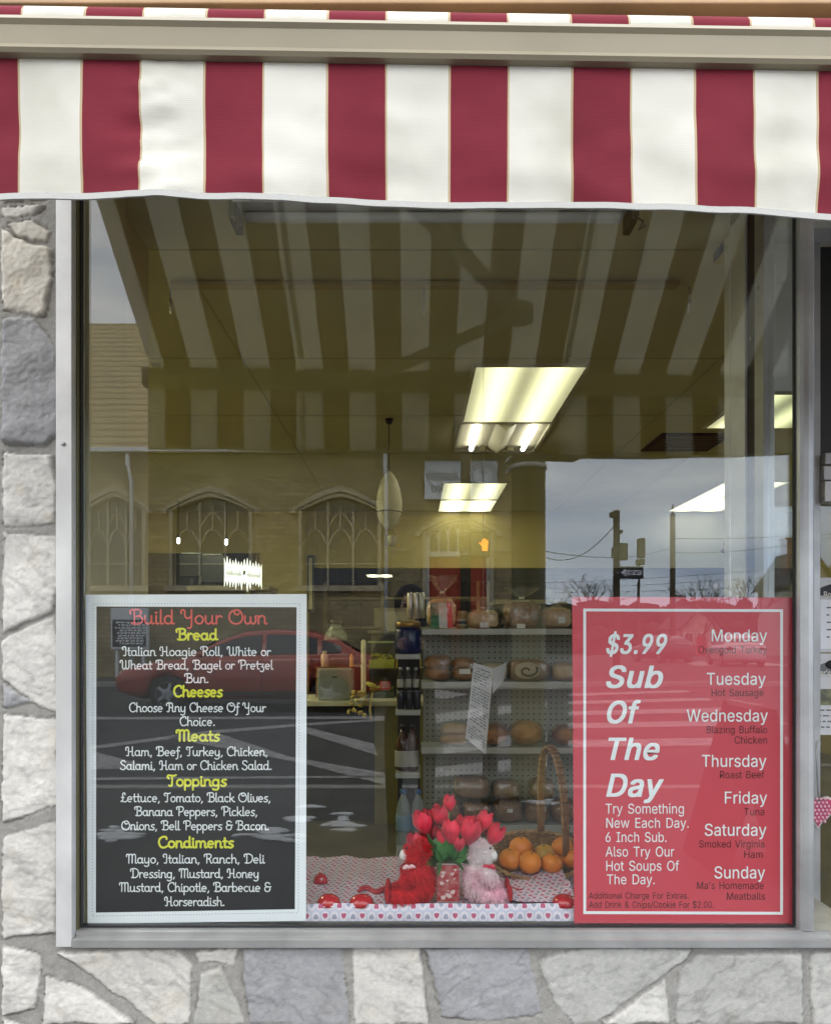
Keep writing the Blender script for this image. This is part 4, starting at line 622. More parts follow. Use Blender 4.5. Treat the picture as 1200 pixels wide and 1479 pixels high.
# ------------------------------------------------------------------ the shop interior: setting
CZ = H+1.44; FZ = .06
ceil_m = mat('ceiling_paint', (.60,.575,.36), .8, var=.08, vscale=2); wall_y = mat('yellow_wall_paint', (.60,.50,.20), .75, var=.08, vscale=1.5)
wall_t = mat('tan_partition_paint', (.50,.42,.24), .7, var=.1, vscale=2); floor_m = mat('brown_floor_tile', (.10,.085,.06), .35, var=.3, vscale=3)
dark_m = mat('dark_panelling', (.030,.027,.022), .6, var=.3, vscale=3); line_m = mat('ceiling_joint_strip', (.47,.44,.27), .8)
white_m = mat('white_enamel', (.70,.69,.64), .4, var=.06); cream_m = mat('cream_paper', (.66,.62,.46), .7, var=.1)
black_m = mat('black_plastic', (.012,.012,.012), .35); steel_m = mat('steel', (.62,.62,.60), .28, 1.)
g = MB(); g.box((-3.5,.31,CZ), (4.6,16,CZ+.1)); g.box((-.962,.031,CZ+.0005), (1.24,.3095,CZ+.1)); cl_ = g.build('ceiling', ceil_m); tag(cl_, kind='structure')
g = MB()
for y in (.67, 1.72, 2.68, 3.64): g.box((-.97 if y < 1 else -3.4, y, CZ-.003), (1.06 if y < 1 else 4.5, y+.010, CZ-.0005))
for x in (-2.1, -.88, 1.56, 2.16, 3.4): g.box((x, .70 if abs(x) > 1 else 1.0, CZ-.0025), (x+.010, 6.1, CZ-.0008))
g.build('ceiling_joints', line_m, cl_)  # slightly darker strips along the ceiling joints
g = MB(); g.box((-.97,.90,CZ-.022), (1.06,.945,CZ-.0035), 0, .003); rail = g.build('ceiling_rail', wall_t); tag(rail, 'tan wooden hook rail fixed across the ceiling above the display', 'rail')
g = MB(); g.box((-3.5,.31,FZ-.06), (4.6,16,FZ)); tag(g.build('floor', floor_m), kind='structure')
g = MB(); g.box((-.992,.3005,.06), (-.972,.665,CZ-.001)); g.box((-.9615,.031,.06), (-.912,.3,.508)); g.box((-.962,.032,.509), (-.912,.3,CZ-.001)); tag(g.build('partition_wall', wall_t), 'tan painted partition at the left end of the window display', 'wall')
g = MB(); g.box((-3.6,.301,FZ), (-3.5,16,CZ)); tag(g.build('side_wall', wall_y), 'long yellow painted side wall of the shop interior', 'wall')
g = MB(); g.box((4.5,.7,FZ), (4.6,16,CZ-.001)); tag(g.build('side_wall', wall_y), 'yellow side wall of the shop beyond the lit ceiling panel', 'wall')
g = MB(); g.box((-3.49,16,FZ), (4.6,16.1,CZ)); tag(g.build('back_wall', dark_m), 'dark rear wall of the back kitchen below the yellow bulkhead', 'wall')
g = MB(); g.box((-1.18,6.2,H+.81), (1.48,6.35,CZ-.001)); bh_ = g.build('bulkhead', wall_y); g = MB(); g.box((1.481,6.2,H+.81), (4.49,6.35,CZ-.001)); g.build('grey_section', mat('pale_grey_paint', (.26,.26,.27), .8), bh_); tag(bh_, 'yellow bulkhead over the wide opening to the back kitchen', 'bulkhead')
pw_ = MB(); pw_.box((-3.49,6.2,FZ), (-1.185,6.35,CZ-.001)); pw_ = pw_.build('cross_wall', wall_y); tag(pw_, 'yellow cross wall left of the kitchen opening with dark lower panelling', 'wall')
g = MB(); g.box((-3.48,6.17,FZ+.001), (-1.72,6.198,H+.968)); g.build('panelling', dark_m, pw_)
# lit ceiling panels
def lens_mat(name, s, col=(1,.93,.66)):
    m = bpy.data.materials.new(name); m.use_nodes = True; n = m.node_tree.nodes; l = m.node_tree.links.new; n.clear()
    o = n.new('ShaderNodeOutputMaterial'); e = n.new('ShaderNodeEmission'); e.inputs[0].default_value = (*col, 1)
    t = n.new('ShaderNodeTexCoord'); sp = n.new('ShaderNodeSeparateXYZ'); l(t.outputs['Generated'], sp.inputs[0])
    w = n.new('ShaderNodeMath'); w.operation = 'MULTIPLY_ADD'; w.inputs[1].default_value = 4*math.pi; w.inputs[2].default_value = -math.pi/2*1.0; l(sp.outputs['X'], w.inputs[0])
    c = n.new('ShaderNodeMath'); c.operation = 'SINE'; l(w.outputs[0], c.inputs[0])
    a = n.new('ShaderNodeMath'); a.operation = 'MULTIPLY_ADD'; a.inputs[1].default_value = s*.55; a.inputs[2].default_value = s*.95; l(c.outputs[0], a.inputs[0])
    l(a.outputs[0], e.inputs[1]); l(e.outputs[0], o.inputs[0]); return m
LENS = lens_mat('lit_troffer_lens', .74, (1,.94,.52)); LENSB = lens_mat('bright_troffer_lens', 1.5, (1,.95,.62)); LENSC = lens_mat('added_fill_lens', 8.5, (.98,.96,.58))
tube_m = mat('lit_tube', (1,1,1), .5, emit=(1,.95,.8), es=4.0); refl_m = mat('troffer_reflector', (.80,.76,.60), .4)
def troffer(x0, x1, y0, y1, lab, m=LENS, open_=False):
    t = thing('ceiling_light', lab, 'ceiling light', ((x0+x1)/2, (y0+y1)/2, CZ), 'fluorescent ceiling lights')
    g = MB(); fz0 = CZ-.012
    g.box((x0,y0,fz0), (x1,y0+.018,CZ-.0005)); g.box((x0,y1-.018,fz0), (x1,y1,CZ-.0005)); g.box((x0,y0+.0181,fz0), (x0+.018,y1-.0181,CZ-.0005)); g.box((x1-.018,y0+.0181,fz0), (x1,y1-.0181,CZ-.0005)); g.build('frame', cream_m, t)
    if not open_:
        g = MB(); g.box((x0+.0185,y0+.0185,CZ-.008), (x1-.0185,y1-.0185,CZ-.001)); g.build('diffuser', m, t)
    else:
        g = MB(); zt = CZ-.001; xm = (x0+x1)/2
        g.box((x0+.0185,y0+.0185,zt-.002), (x1-.0185,y1-.0185,zt)); g.build('reflector', refl_m, t)
        g = MB(); g.prism([(xm-.07,zt-.003),(xm+.07,zt-.003),(xm,zt-.05)], 'y', y0+.02, y1-.12); g.build('ballast_cover', refl_m, t)
        for s in (-1, 1):
            g = MB(); g.tube([(xm+s*.19, y0+.03, zt-.03), (xm+s*.19, y1-.16, zt-.03)], .017, 12); tb = g.build('tube', tube_m, t)
            g = MB(); g.box((xm+s*.19-.02, y1-.158, zt-.05), (xm+s*.19+.02, y1-.13, zt-.0025)); g.build('lamp_socket', black_m, tb)
            g = MB(); g.box((xm+s*.10-.025, y1-.158, zt-.04), (xm+s*.10+.025, y1-.14, zt-.0025)); g.build('clip', olive_metal, t)
troffer(.31,.92,1.80,2.81,'large lit ceiling panel with full lens nearest the window')
troffer(.31,.92,2.815,3.56,'open ceiling fitting showing two bare lit tubes behind the first panel',open_=True)
troffer(.26,.87,4.66,5.48,'lit ceiling panel in front of the yellow bulkhead, second row')
troffer(.26,.87,5.485,6.17,'brightest white ceiling panel touching the yellow bulkhead', LENSB)
troffer(2.80,3.41,4.62,6.15,'lit ceiling panel on the right beyond the utility pole reflection', LENSB)
troffer(-1.05,-.45,14.0,14.7,'small distant ceiling light in the dark back kitchen', LENSB)
for x_, y_, lab in ((-2.9,1.0,'added unseen fill panel far left beyond the tan partition'),(1.95,1.75,'lit ceiling panel over the shop door side, nearest the front'),(3.7,3.2,'added unseen fill panel furthest right along the yellow side wall'),(-2.9,2.3,'added unseen fill panel far left behind the front one')): troffer(x_,x_+.61,y_,y_+1.2,lab,LENS if x_ == 1.95 else LENSC)  # the three strong panels out of view are added to brighten the interior
t = thing('ceiling_vent', 'dark slatted air vent in the ceiling right of the lit panels', 'vent', (2.0,3.3,CZ)); g = MB(); g.box((1.72,3.08,CZ-.010), (2.22,3.55,CZ-.001)); g.build('vent_box', dark_m, t)
g = MB()
for i in range(7): g.box((1.76,3.11+i*.06,CZ-.02), (2.18,3.13+i*.06,CZ-.0105))
g.build('slat', olive_metal, t)
# unlit strip light at the top of the display
t = thing('strip_light', 'long unlit white strip light fixed under the display ceiling', 'strip light', (.05,.24,H+1.31))
xa, xb = (340-CX)*2.29/F, (912-CX)*2.29/F
g = MB(); g.prism([(.16,CZ-.0035),(.34,CZ-.0035),(.30,H+1.335),(.20,H+1.335)], 'x', xa, xb); g.build('housing', white_m, t)
g = MB(); g.tube([(xa+.03,.25,H+1.315),(xb-.03,.25,H+1.315)], .016, 12); g.build('tube', white_m, t)
for x in (xa, xb):
    g = MB(); g.box((x-.012,.20,H+1.285), (x+.012,.30,H+1.355), 0, .004); g.tube([(x,.2,H+1.29),(x+.02,.19,H+1.27),(x+.01,.2,H+1.25),(x+.03,.2,H+1.262)], .004, 6); g.build('lamp_holder', olive_metal, t)
for px in (247, 612, 995):
    p = at(px, 405, 2.97); g = MB(); z = CZ-.0225
    g.tube([(p.x,p.y,z),(p.x,p.y,z-.05)], .004, 8); g.tube([(p.x,p.y,z-.05)]+[(p.x,p.y+.012*math.sin(R(a)),z-.062-.035*(a/180 if a < 90 else .5)-.012*(1-math.cos(R(a)))) for a in range(0,200,25)]+[(p.x,p.y-.012,z-.05)], .0045, 8)
    h = g.build('ceiling_hook', steel_m); tag(h, {247:'small metal hook hanging under the rail at the far left of the display',612:'metal ceiling hook at the middle of the rail',995:'metal ceiling hook at the right end of the rail'}[px], 'hook', 'hooks on the ceiling rail')
# hanging balloon ornament
c = at(562, 722, 4.8); t = thing('hanging_balloon', 'cream hot air balloon ornament hanging from the ceiling on a cord', 'ornament', c)
g = MB(); pr = [(.001,.19),(.03,.165),(.055,.12),(.073,.06),(.083,0),(.084,-.04),(.078,-.09),(.060,-.14),(.035,-.175),(.018,-.19)]
g.lathe(c, pr, 24); g.build('envelope', mat('cream_shell', (.66,.63,.50), .45, var=.08), t)
g = MB(); g.lathe(c + Vector((0,0,-.085)), [(.083,0),(.085,.003),(.084,.008),(.082,.009)], 24); g.build('band', olive_metal, t)
g = MB(); q = c + Vector((.02,0,-.30)); g.lathe(q, [(.024,0),(.030,.06),(.031,.065)], 14); g.build('basket', white_m, t)
g = MB()
for s in (-1,1): g.tube([c+Vector((.012*s,0,-.188)), q+Vector((.026*s,0,.064))], .0022, 6)
g.build('rigging', olive_metal, t)
g = MB(); g.tube([c+Vector((0,0,.188)), (c.x, c.y, CZ-.005)], .003, 6); g.lathe((c.x,c.y,CZ-.035), [(.018,0),(.03,.03)], 10); g.build('cord', black_m, t)

# back kitchen and counter
box_m = mat('brown_card', (.30,.19,.09), .8, var=.15)
def tbox(name, lab, c_, px0, py0, px1, py1, d, dep, m, group=None):
    a, b = at(px0, py1, d), at(px1, py0, d); g = MB(); g.box((a.x,a.y,a.z), (b.x,a.y+dep,b.z), 0, min(.006, dep*.1)); o = g.build(name, m); tag(o, lab, c_, group); return o
sh = thing('kitchen_shelving', 'grey metal shelving at the back of the kitchen', 'shelving', at(530, 1015, 9.5))
for y in (862, 905, 960, 1012):
    a, b = at(470, y, 9.5), at(705, y, 9.5); g = MB(); g.box((a.x,a.y,a.z-.03), (b.x,a.y+.5,a.z)); g.build('shelf', cream_m, sh)
for px in (470, 552, 690, 705):
    a = at(px, 840, 9.5); g = MB(); g.box((a.x-.02,a.y-.02,FZ), (a.x+.02,a.y-.001,a.z)); g.build('post', cream_m, sh)
for k, (a, b, c_, d_, m, lab) in enumerate([(540,868,600,893,cream_m,'stack of flat cream takeaway boxes on the kitchen shelf'),(505,845,548,862,box_m,'brown cardboard box on the top kitchen shelf'),(480,868,520,893,dark_m,'dark case on the left of the kitchen shelf')]):
    tbox('storage_box', lab, 'box', a, b+10 if k == 0 else b, c_, d_+12 if k != 1 else d_, 9.4, .3, m)
tbox('cardboard_box', 'brown cardboard box on the right hand dark kitchen shelf', 'box', 802, 836, 850, 866, 9.6, .4, box_m)
tbox('wall_shelf', 'cream shelf board in the dark kitchen behind the bread', 'shelf', 716, 866, 820, 872, 9.3, .8, cream_m)
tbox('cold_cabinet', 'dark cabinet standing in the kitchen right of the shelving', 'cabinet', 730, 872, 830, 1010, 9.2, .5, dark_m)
for k, px in enumerate((592, 601, 609)):
    p = at(px, 893, 4.3); g = MB(); g.lathe(p, [(.016,0),(.017,.002),(.017,.14),(.014,.15)], 14); tag(g.build('steel_canister', steel_m), 'tall steel canister beside the blue jar, %s' % ('left of three','middle of three','right of three')[k], 'canister', 'steel canisters')
tbox('framed_notice', 'small cream framed notice standing behind the blue jar', 'frame', 558, 884, 590, 912, 4.4, .02, cream_m)
# counter
ct = thing('deli_counter', 'long deli counter with pale top and olive front inside the shop', 'counter', at(520, 1240, 5.0))
a, b = at(380, 1012, 5.0), at(612, 1012, 5.0)
g = MB(); g.box((a.x,a.y-.03,a.z-.035), (b.x,a.y+.6,a.z), 0, .004); g.build('top', cream_m, ct)
oliv = mat('olive_laminate', (.23,.20,.06), .5, var=.15)
g = MB(); g.box((at(541,0,5).x,a.y,FZ), (b.x,a.y+.55,a.z-.036)); g.build('front_panel', oliv, ct)
g = MB(); g.box((a.x,a.y+.08,FZ), (at(541,0,5).x-.002,a.y+.55,a.z-.036)); g.build('dark_recess', dark_m, ct)
def on(px, d=5.05): return at(px, 1012, d) * 1
pt = at(483, 1012, 4.98); p0, p1 = at(458, 1012, 4.99), at(510, 965, 4.99)
g = MB(); g.box((p0.x,p0.y,p0.z+.001), (p1.x,p0.y+.05,p1.z), 0, .015); sl_ = g.build('menu_stand', mat('grey_plate', (.34,.36,.34), .35, .2, var=.1)); tag(sl_, 'rounded grey metal plate standing on the counter', 'plate')
g = MB(); g.box((pt.x-.014,p0.y-.003,pt.z+.155), (pt.x+.018,p0.y-.0005,pt.z+.162)); g.build('slot', black_m, sl_)
b0 = at(484, 965, 5.25); cm = thing('coffee_maker', 'black coffee maker with glass pot behind the grey plate', 'coffee maker', (b0.x, b0.y, pt.z))
g = MB(); g.box((b0.x-.13,b0.y-.05,pt.z+.001), (b0.x+.13,b0.y+.2,pt.z+.22), 0, .01); g.build('base', mat('brown_wood', (.20,.09,.035), .5, var=.2), cm)
zt = at(0, 945, 5.25).z; g = MB(); g.box((b0.x-.12,b0.y-.05,zt), (b0.x+.12,b0.y+.2,zt+.10), 0, .01); g.build('hot_plate', black_m, cm)
g = MB(); g.box((b0.x-.11,b0.y+.10,pt.z+.221), (b0.x+.11,b0.y+.19,zt-.001)); g.build('back_panel', olive_metal, cm)
zc = zt+.101; g = MB(); g.lathe((b0.x,b0.y+.05,zc), [(.08,0),(.085,.01),(.083,.03),(.04,.10),(.035,.115)], 20); pot = g.build('pot', mat('pot_glass', (.55,.6,.5), .05, alpha=.35), cm)
g = MB(); g.lathe((b0.x,b0.y+.05,zc+.116), [(.04,0),(.045,.005),(.04,.03),(.02,.035)], 16); g.build('pot_lid', black_m, pot)
for nm, lab, c_, px, py0, py1, w, col in (('spice_jar','pale pink spice jar left of the coffee maker on the wooden base','jar',469,940,964,.025,(.62,.40,.30)),('sauce_bottle','orange sauce bottle right of the coffee maker','bottle',508,944,964,.014,(.75,.33,.05))):
    q0, q1 = at(px, py1, 5.2), at(px, py0, 5.2); g = MB(); q0.z = pt.z+.2205; hh = q1.z-q0.z; g.lathe(q0, [(w,0),(w*1.05,.005),(w*1.05,hh*.75),(w*.6,hh*.82),(w*.6,hh)], 14); tag(g.build(nm, mat(nm, col, .5)), lab, c_)
q0 = at(525, 1012, 4.97); g = MB(); g.lathe(q0, [(.05,.001),(.05,.01),(.017,.014),(.016,.40),(.005,.41)], 14); tag(g.build('paper_holder', cream_m), 'slim cream upright paper holder on the counter', 'holder')
fl = MB()
rr = random.Random(3)
for i in range(26): fl.blob(at(516+rr.uniform(-14,14), 1020+rr.uniform(-22,14), 4.93)+Vector((0,rr.uniform(-.02,.02),0)), (.012,.006,.018), 1, .3, 3, 0, Matrix.Rotation(rr.uniform(0,3),3,'Y'))
fl.tube([at(534,1020,4.92), at(537,1040,4.92)], .006, 6); fl.tube([at(538,1000,4.92), at(534,1025,4.92), at(536,1042,4.92)], .007, 6)
tag(fl.build('ribbon_bow', mat('yellow_ribbon', (.62,.50,.16), .6)), 'crinkled yellow ribbon bow on the counter edge', 'bow')
# deli case
dc = thing('deli_case', 'glass fronted deli case of green and yellow salads', 'display case', at(565, 1012, 5.2))
pz = at(0, 1012, 5.2).z; x0, x1 = at(531,0,5.2).x, at(612,0,5.2).x; y0 = 5.2-D
g = MB(); g.box((x0,y0+.4,pz+.001), (x1,y0+.43,pz+.50)); g.box((x0,y0,pz+.47), (x1,y0+.399,pz+.50)); g.box((x0,y0,pz+.22), (x1,y0+.399,pz+.228)); g.build('case_frame', olive_metal, dc)
g = MB(); g.box((x0,y0-.012,pz+.405), (x1,y0-.001,pz+.42)); g.build('rail', mat('green_rail', (.45,.52,.25), .4), dc)
grn = mat('salad_greens', (.34,.36,.05), .6, c2=(.55,.45,.03), vscale=40); yel = mat('yellow_salad', (.62,.55,.06), .6, c2=(.35,.42,.06), vscale=30)
for k in range(4):
    xa_ = x0+.01+(x1-x0-.02)*(k % 2)/2; zz = pz+.229 if k < 2 else pz+.002
    g = MB(); g.box((xa_,y0+.02,zz), (xa_+(x1-x0)/2-.02,y0+.35,zz+.06)); tr = g.build('tray', mat('tray_%d' % k, ((.50,.48,.06),(.55,.40,.05),(.07,.09,.04),(.10,.10,.05))[k], .4), dc)
    g = MB(); rr = random.Random(k)
    for i in range(40): g.blob((xa_+rr.uniform(.01,.16), y0+rr.uniform(.03,.2), zz+.065+rr.uniform(0,.03)), (rr.uniform(.01,.022),.012,.008), 1, .4, 3, 0, Matrix.Rotation(rr.uniform(-1,1),3,'Y'), i)
    g.build('salad', grn if k % 2 == 0 else yel, dc)
pp = at(556, 990, 4.9); g = MB(); g.box((pp.x-.035,pp.y,pp.z-.028), (pp.x+.035,pp.y+.002,pp.z+.028)); tg = g.build('price_tag', mat('red_card', (.60,.03,.04), .5)); tag(tg, 'small red price card on the deli case front', 'price tag')
g = MB(); g.bar((pp.x,pp.y+.003,pp.z), (pp.x,y0+.02,pp.z), .005, .005); g.build('stem', black_m, tg)
g = MB(); rr = random.Random(5)
for j in range(3):
    x = -.027
    while x < .024:
        w = rr.uniform(.004,.011); g.add([(pp.x+x,pp.y-.0006,pp.z+.014-j*.014),(pp.x+min(x+w,.028),pp.y-.0006,pp.z+.014-j*.014),(pp.x+min(x+w,.028),pp.y-.0006,pp.z+.020-j*.014),(pp.x+x,pp.y-.0006,pp.z+.020-j*.014)], [(0,1,2,3)]); x += w+.004
g.build('price_lettering', ink_w, tg)
pk = at(537, 990, 4.92); g = MB(); g.blob(pk, (.045,.03,.018), 2, .1, 2, 0, Matrix.Rotation(.5,3,'Y')); g.blob(pk+Vector((.06,.02,-.015)), (.03,.02,.014), 2, .1); tag(g.build('banana_pepper', mat('pepper_skin', (.50,.55,.10), .35)), 'pale green peppers lying against the deli case', 'vegetable')
# left: screens and the jagged lit sign
tbs = thing('back_counter', 'dark back counter carrying screens under the dark panelling', 'counter', at(300, 900, 7.2))
a, b = at(270, 846, 7.2), at(345, 846, 7.2); g = MB(); g.box((a.x,a.y,a.z-.04), (b.x+.3,a.y+.5,a.z)); g.build('top', olive_metal, tbs); g = MB(); g.box((a.x+.02,a.y+.05,FZ), (b.x+.28,a.y+.5,a.z-.041)); g.build('cabinet', dark_m, tbs)
for k, (q, lab) in enumerate((((259,800,292,833),'black monitor on the back counter beside the tan partition'),((289,802,324,842),'dark blue screen with pale top edge on the back counter'))):
    t = thing('monitor', lab, 'monitor', at((q[0]+q[2])/2, 846, 7.25)); a, b = at(q[0], q[3], 7.25), at(q[2], q[1], 7.25)
    g = MB(); g.box((a.x,a.y,a.z), (b.x,a.y+.04,b.z), 0, .006); g.build('screen', mat('screen_%d' % k, ((.01,.01,.01),(.02,.022,.035))[k], .25), t)
    g = MB(); g.box((a.x+.02,a.y,b.z+.001), (b.x-.02,a.y+.03,b.z+.014)); g.build('top_bar', alu, t)
    z = at(0,846,7.2).z; g = MB(); g.box(((a.x+b.x)/2-.06,a.y+.01,z+.0005), ((a.x+b.x)/2+.06,a.y+.10,z+.012)); g.box(((a.x+b.x)/2-.015,a.y+.041,z+.0125), ((a.x+b.x)/2+.015,a.y+.06,b.z-.02)); g.build('foot', black_m, t)
lamp_e = mat('small_lit_lamp', (1,1,1), .5, emit=(1,.97,.85), es=5)
for px, py in ((258,781),(327,783)):
    p = at(px, py, 7.6); g = MB(); g.lathe(p, [(.008,-.03),(.016,-.02),(.016,.02),(.008,.03)], 10); l_ = g.build('spot_lamp', lamp_e); tag(l_, 'tiny bright lamp above the %s screen' % ('left' if px < 300 else 'right'), 'lamp', 'small bright lamps above the screens')
    g = MB(); g.tube([p+Vector((0,0,.03)), (p.x, p.y, CZ-.002)], .003, 5); g.build('cord', black_m, l_)
    g = MB(); g.lathe(p, [(.010,.0305),(.018,.05),(.006,.06)], 8); g.build('cap', black_m, l_)
rr = random.Random(11); top = []; bot = []
for i in range(27):
    x = i/26; top.append((x, .86+(-.16 if i % 2 else rr.uniform(0,.14))-.12*x)); bot.append((x, .22+(.12 if i % 2 else -rr.uniform(0,.22))-.10*x*(1)))
a = at(324, 852, 6.5); w_, h_ = 54*6.5/F, 50*6.5/F; sp = thing('lit_sign', 'glowing white deli sign with jagged icicle edges above the counter', 'sign', a)
g = MB(); pts_t = [(a.x+w_*x, a.z+h_*z) for x, z in top]; pts_b = [(a.x+w_*x, a.z+h_*z) for x, z in bot]
for i in range(26):
    g.prism([pts_b[i], pts_b[i+1], pts_t[i+1], pts_t[i]], 'y', a.y, a.y+.012)
g.build('lit_face', mat('lit_sign_face', (1,1,1), .5, emit=(.95,1,.86), es=.62), sp)
g = MB()
for (u0, u1) in ((.05,.46),(.62,.96)):
    u = u0
    while u < u1:
        h2 = rr.choice((.09,.09,.16)); g.prism([(a.x+w_*u, a.z+h_*(.44-.1*u)), (a.x+w_*(u+.012), a.z+h_*(.44-.1*u)), (a.x+w_*(u+.012), a.z+h_*(.44+h2-.1*u)), (a.x+w_*u, a.z+h_*(.44+h2-.1*u))], 'y', a.y-.003, a.y-.0005); u += .03
g.blob((a.x+w_*.54, a.y-.004, a.z+h_*.50), (.010,.003,.022), 2, .6, 4); g.build('sign_lettering', mat('grey_ink', (.12,.12,.10), .6), sp)
g = MB(); g.tube([(a.x+w_*.62,a.y+.03,a.z+h_*.3),(a.x+w_*.62,a.y+.03,FZ)], .02, 8); g.build('stand', olive_metal, sp)
# framed strip on the cross wall
p0, p1 = at(444, 884, 8.2), at(453, 802, 8.2); fr = MB(); fr.box((p0.x,p0.y,p0.z), (p1.x,p0.y+.03,p1.z)); fo = fr.build('picture_frame', black_m); tag(fo, 'tall narrow black framed picture on the yellow cross wall', 'picture frame')
g = MB(); g.box((p0.x+.015,p0.y-.003,p0.z+.03), (p1.x-.015,p0.y-.0005,p1.z-.03)); g.build('picture', cream_m, fo)
# ------------------------------------------------------------------ bread shelves
def peg_mat():
    m = mat('grey_pegboard', (.40,.40,.36), .6); n = m.node_tree.nodes; l = m.node_tree.links.new; p = n['Principled BSDF']
    t = n.new('ShaderNodeTexCoord'); mp_ = n.new('ShaderNodeVectorMath'); mp_.operation = 'SCALE'; mp_.inputs['Scale'].default_value = 1/.0262
    fr = n.new('ShaderNodeVectorMath'); fr.operation = 'FRACTION'; sb = n.new('ShaderNodeVectorMath'); sb.operation = 'SUBTRACT'; sb.inputs[1].default_value = (.5,.5,.5)
    sp = n.new('ShaderNodeSeparateXYZ'); cm_ = n.new('ShaderNodeCombineXYZ'); ln = n.new('ShaderNodeVectorMath'); ln.operation = 'LENGTH'
    lt = n.new('ShaderNodeMath'); lt.operation = 'LESS_THAN'; lt.inputs[1].default_value = .15
    mx = n.new('ShaderNodeMixRGB'); mx.inputs[1].default_value = (.36,.36,.31,1); mx.inputs[2].default_value = (.012,.012,.01,1)
    l(t.outputs['Object'], mp_.inputs[0]); l(mp_.outputs[0], fr.inputs[0]); l(fr.outputs[0], sb.inputs[0]); l(sb.outputs[0], sp.inputs[0])
    l(sp.outputs['X'], cm_.inputs['X']); l(sp.outputs['Z'], cm_.inputs['Y']); l(cm_.outputs[0], ln.inputs[0]); l(ln.outputs['Value'], lt.inputs[0]); l(lt.outputs[0], mx.inputs[0]); l(mx.outputs[0], p.inputs['Base Color']); return m
PEG = peg_mat(); shelf_m = mat('grey_shelf_enamel', (.42,.42,.38), .45, var=.06)
DS = 3.26; YS = DS-D
rack = thing('bread_rack', 'grey pegboard shop rack of bread shelves behind the window display', 'shelving', at(720, 1300, DS))
X0r, X1r = at(612,0,DS).x, 1.55
g = MB(); g.box((X0r,YS+.20,.14), (X1r,YS+.22,H+.05)); g.build('pegboard', PEG, rack)
SZ = {}
for k, (yt, yb) in enumerate(((908,917),(985,995),(1080,1089),(1192,1203))):
    zt, zb_ = at(0,yt,DS).z, at(0,yb,DS).z; SZ[k] = zt
    g = MB(); g.box((X0r-.01,YS,zb_), (X1r,YS+.199,zt), 0, .003); g.build('shelf', shelf_m, rack)
g = MB(); g.box((X0r,YS-.06,.061), (X1r,YS+.199,.139)); g.build('plinth', shelf_m, rack)
# end cap with its own short shelves
a, b = at(571,0,3.24).x, X0r-.015
ec = thing('end_shelving', 'narrow end shelves of bottles and jars at the left end of the bread rack', 'shelving', ((a+b)/2, YS+.1, .06))
EZ = {}
for k, y in enumerate((945,1026,1117,1243)):
    z = at(0,y,3.24).z; EZ[k] = z; g = MB(); g.box((a,YS-.02,z-.022), (b,YS+.22,z), 0, .002); g.build('shelf', shelf_m, ec)
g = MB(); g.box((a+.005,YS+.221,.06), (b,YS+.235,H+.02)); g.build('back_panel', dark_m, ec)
def px3(px): return (px-CX)*DS/F
bread = mat('bread_crust', (.50,.24,.08), .75, c2=(.28,.12,.04), vscale=14, bump=.3, bscale=60); pale = mat('pale_bread', (.70,.48,.25), .8, c2=(.56,.33,.14), vscale=16, bump=.3, bscale=80)
rye = mat('dark_rye_bread', (.30,.13,.045), .75, c2=(.17,.07,.025), vscale=14, bump=.3, bscale=60); lab_m = mat('price_label', (.70,.68,.62), .6)
def gather(g, c, h, w, seed, n=14):     # pleated bag neck above a tie
    rr = random.Random(seed); v = []; f = []
    rows = [(0, .9), (.28, .25), (.38, .16), (.6, .55), (1, 1.0)]
    for hh, s in rows:
        for j in range(n):
            an = 2*math.pi*j/n; k = s*w*(1+(.35 if j % 2 else -.2)*(hh > .3)); z = c[2]+h*hh*(1+(rr.uniform(-.12,.12) if hh == 1 else 0))
            v.append((c[0]+k*math.cos(an)+h*.12*hh, c[1]+k*.55*math.sin(an), z))
    for i in range(len(rows)-1):
        for j in range(n): f.append((i*n+j, i*n+(j+1) % n, (i+1)*n+(j+1) % n, (i+1)*n+j))
    g.add(v, f, 0, True)
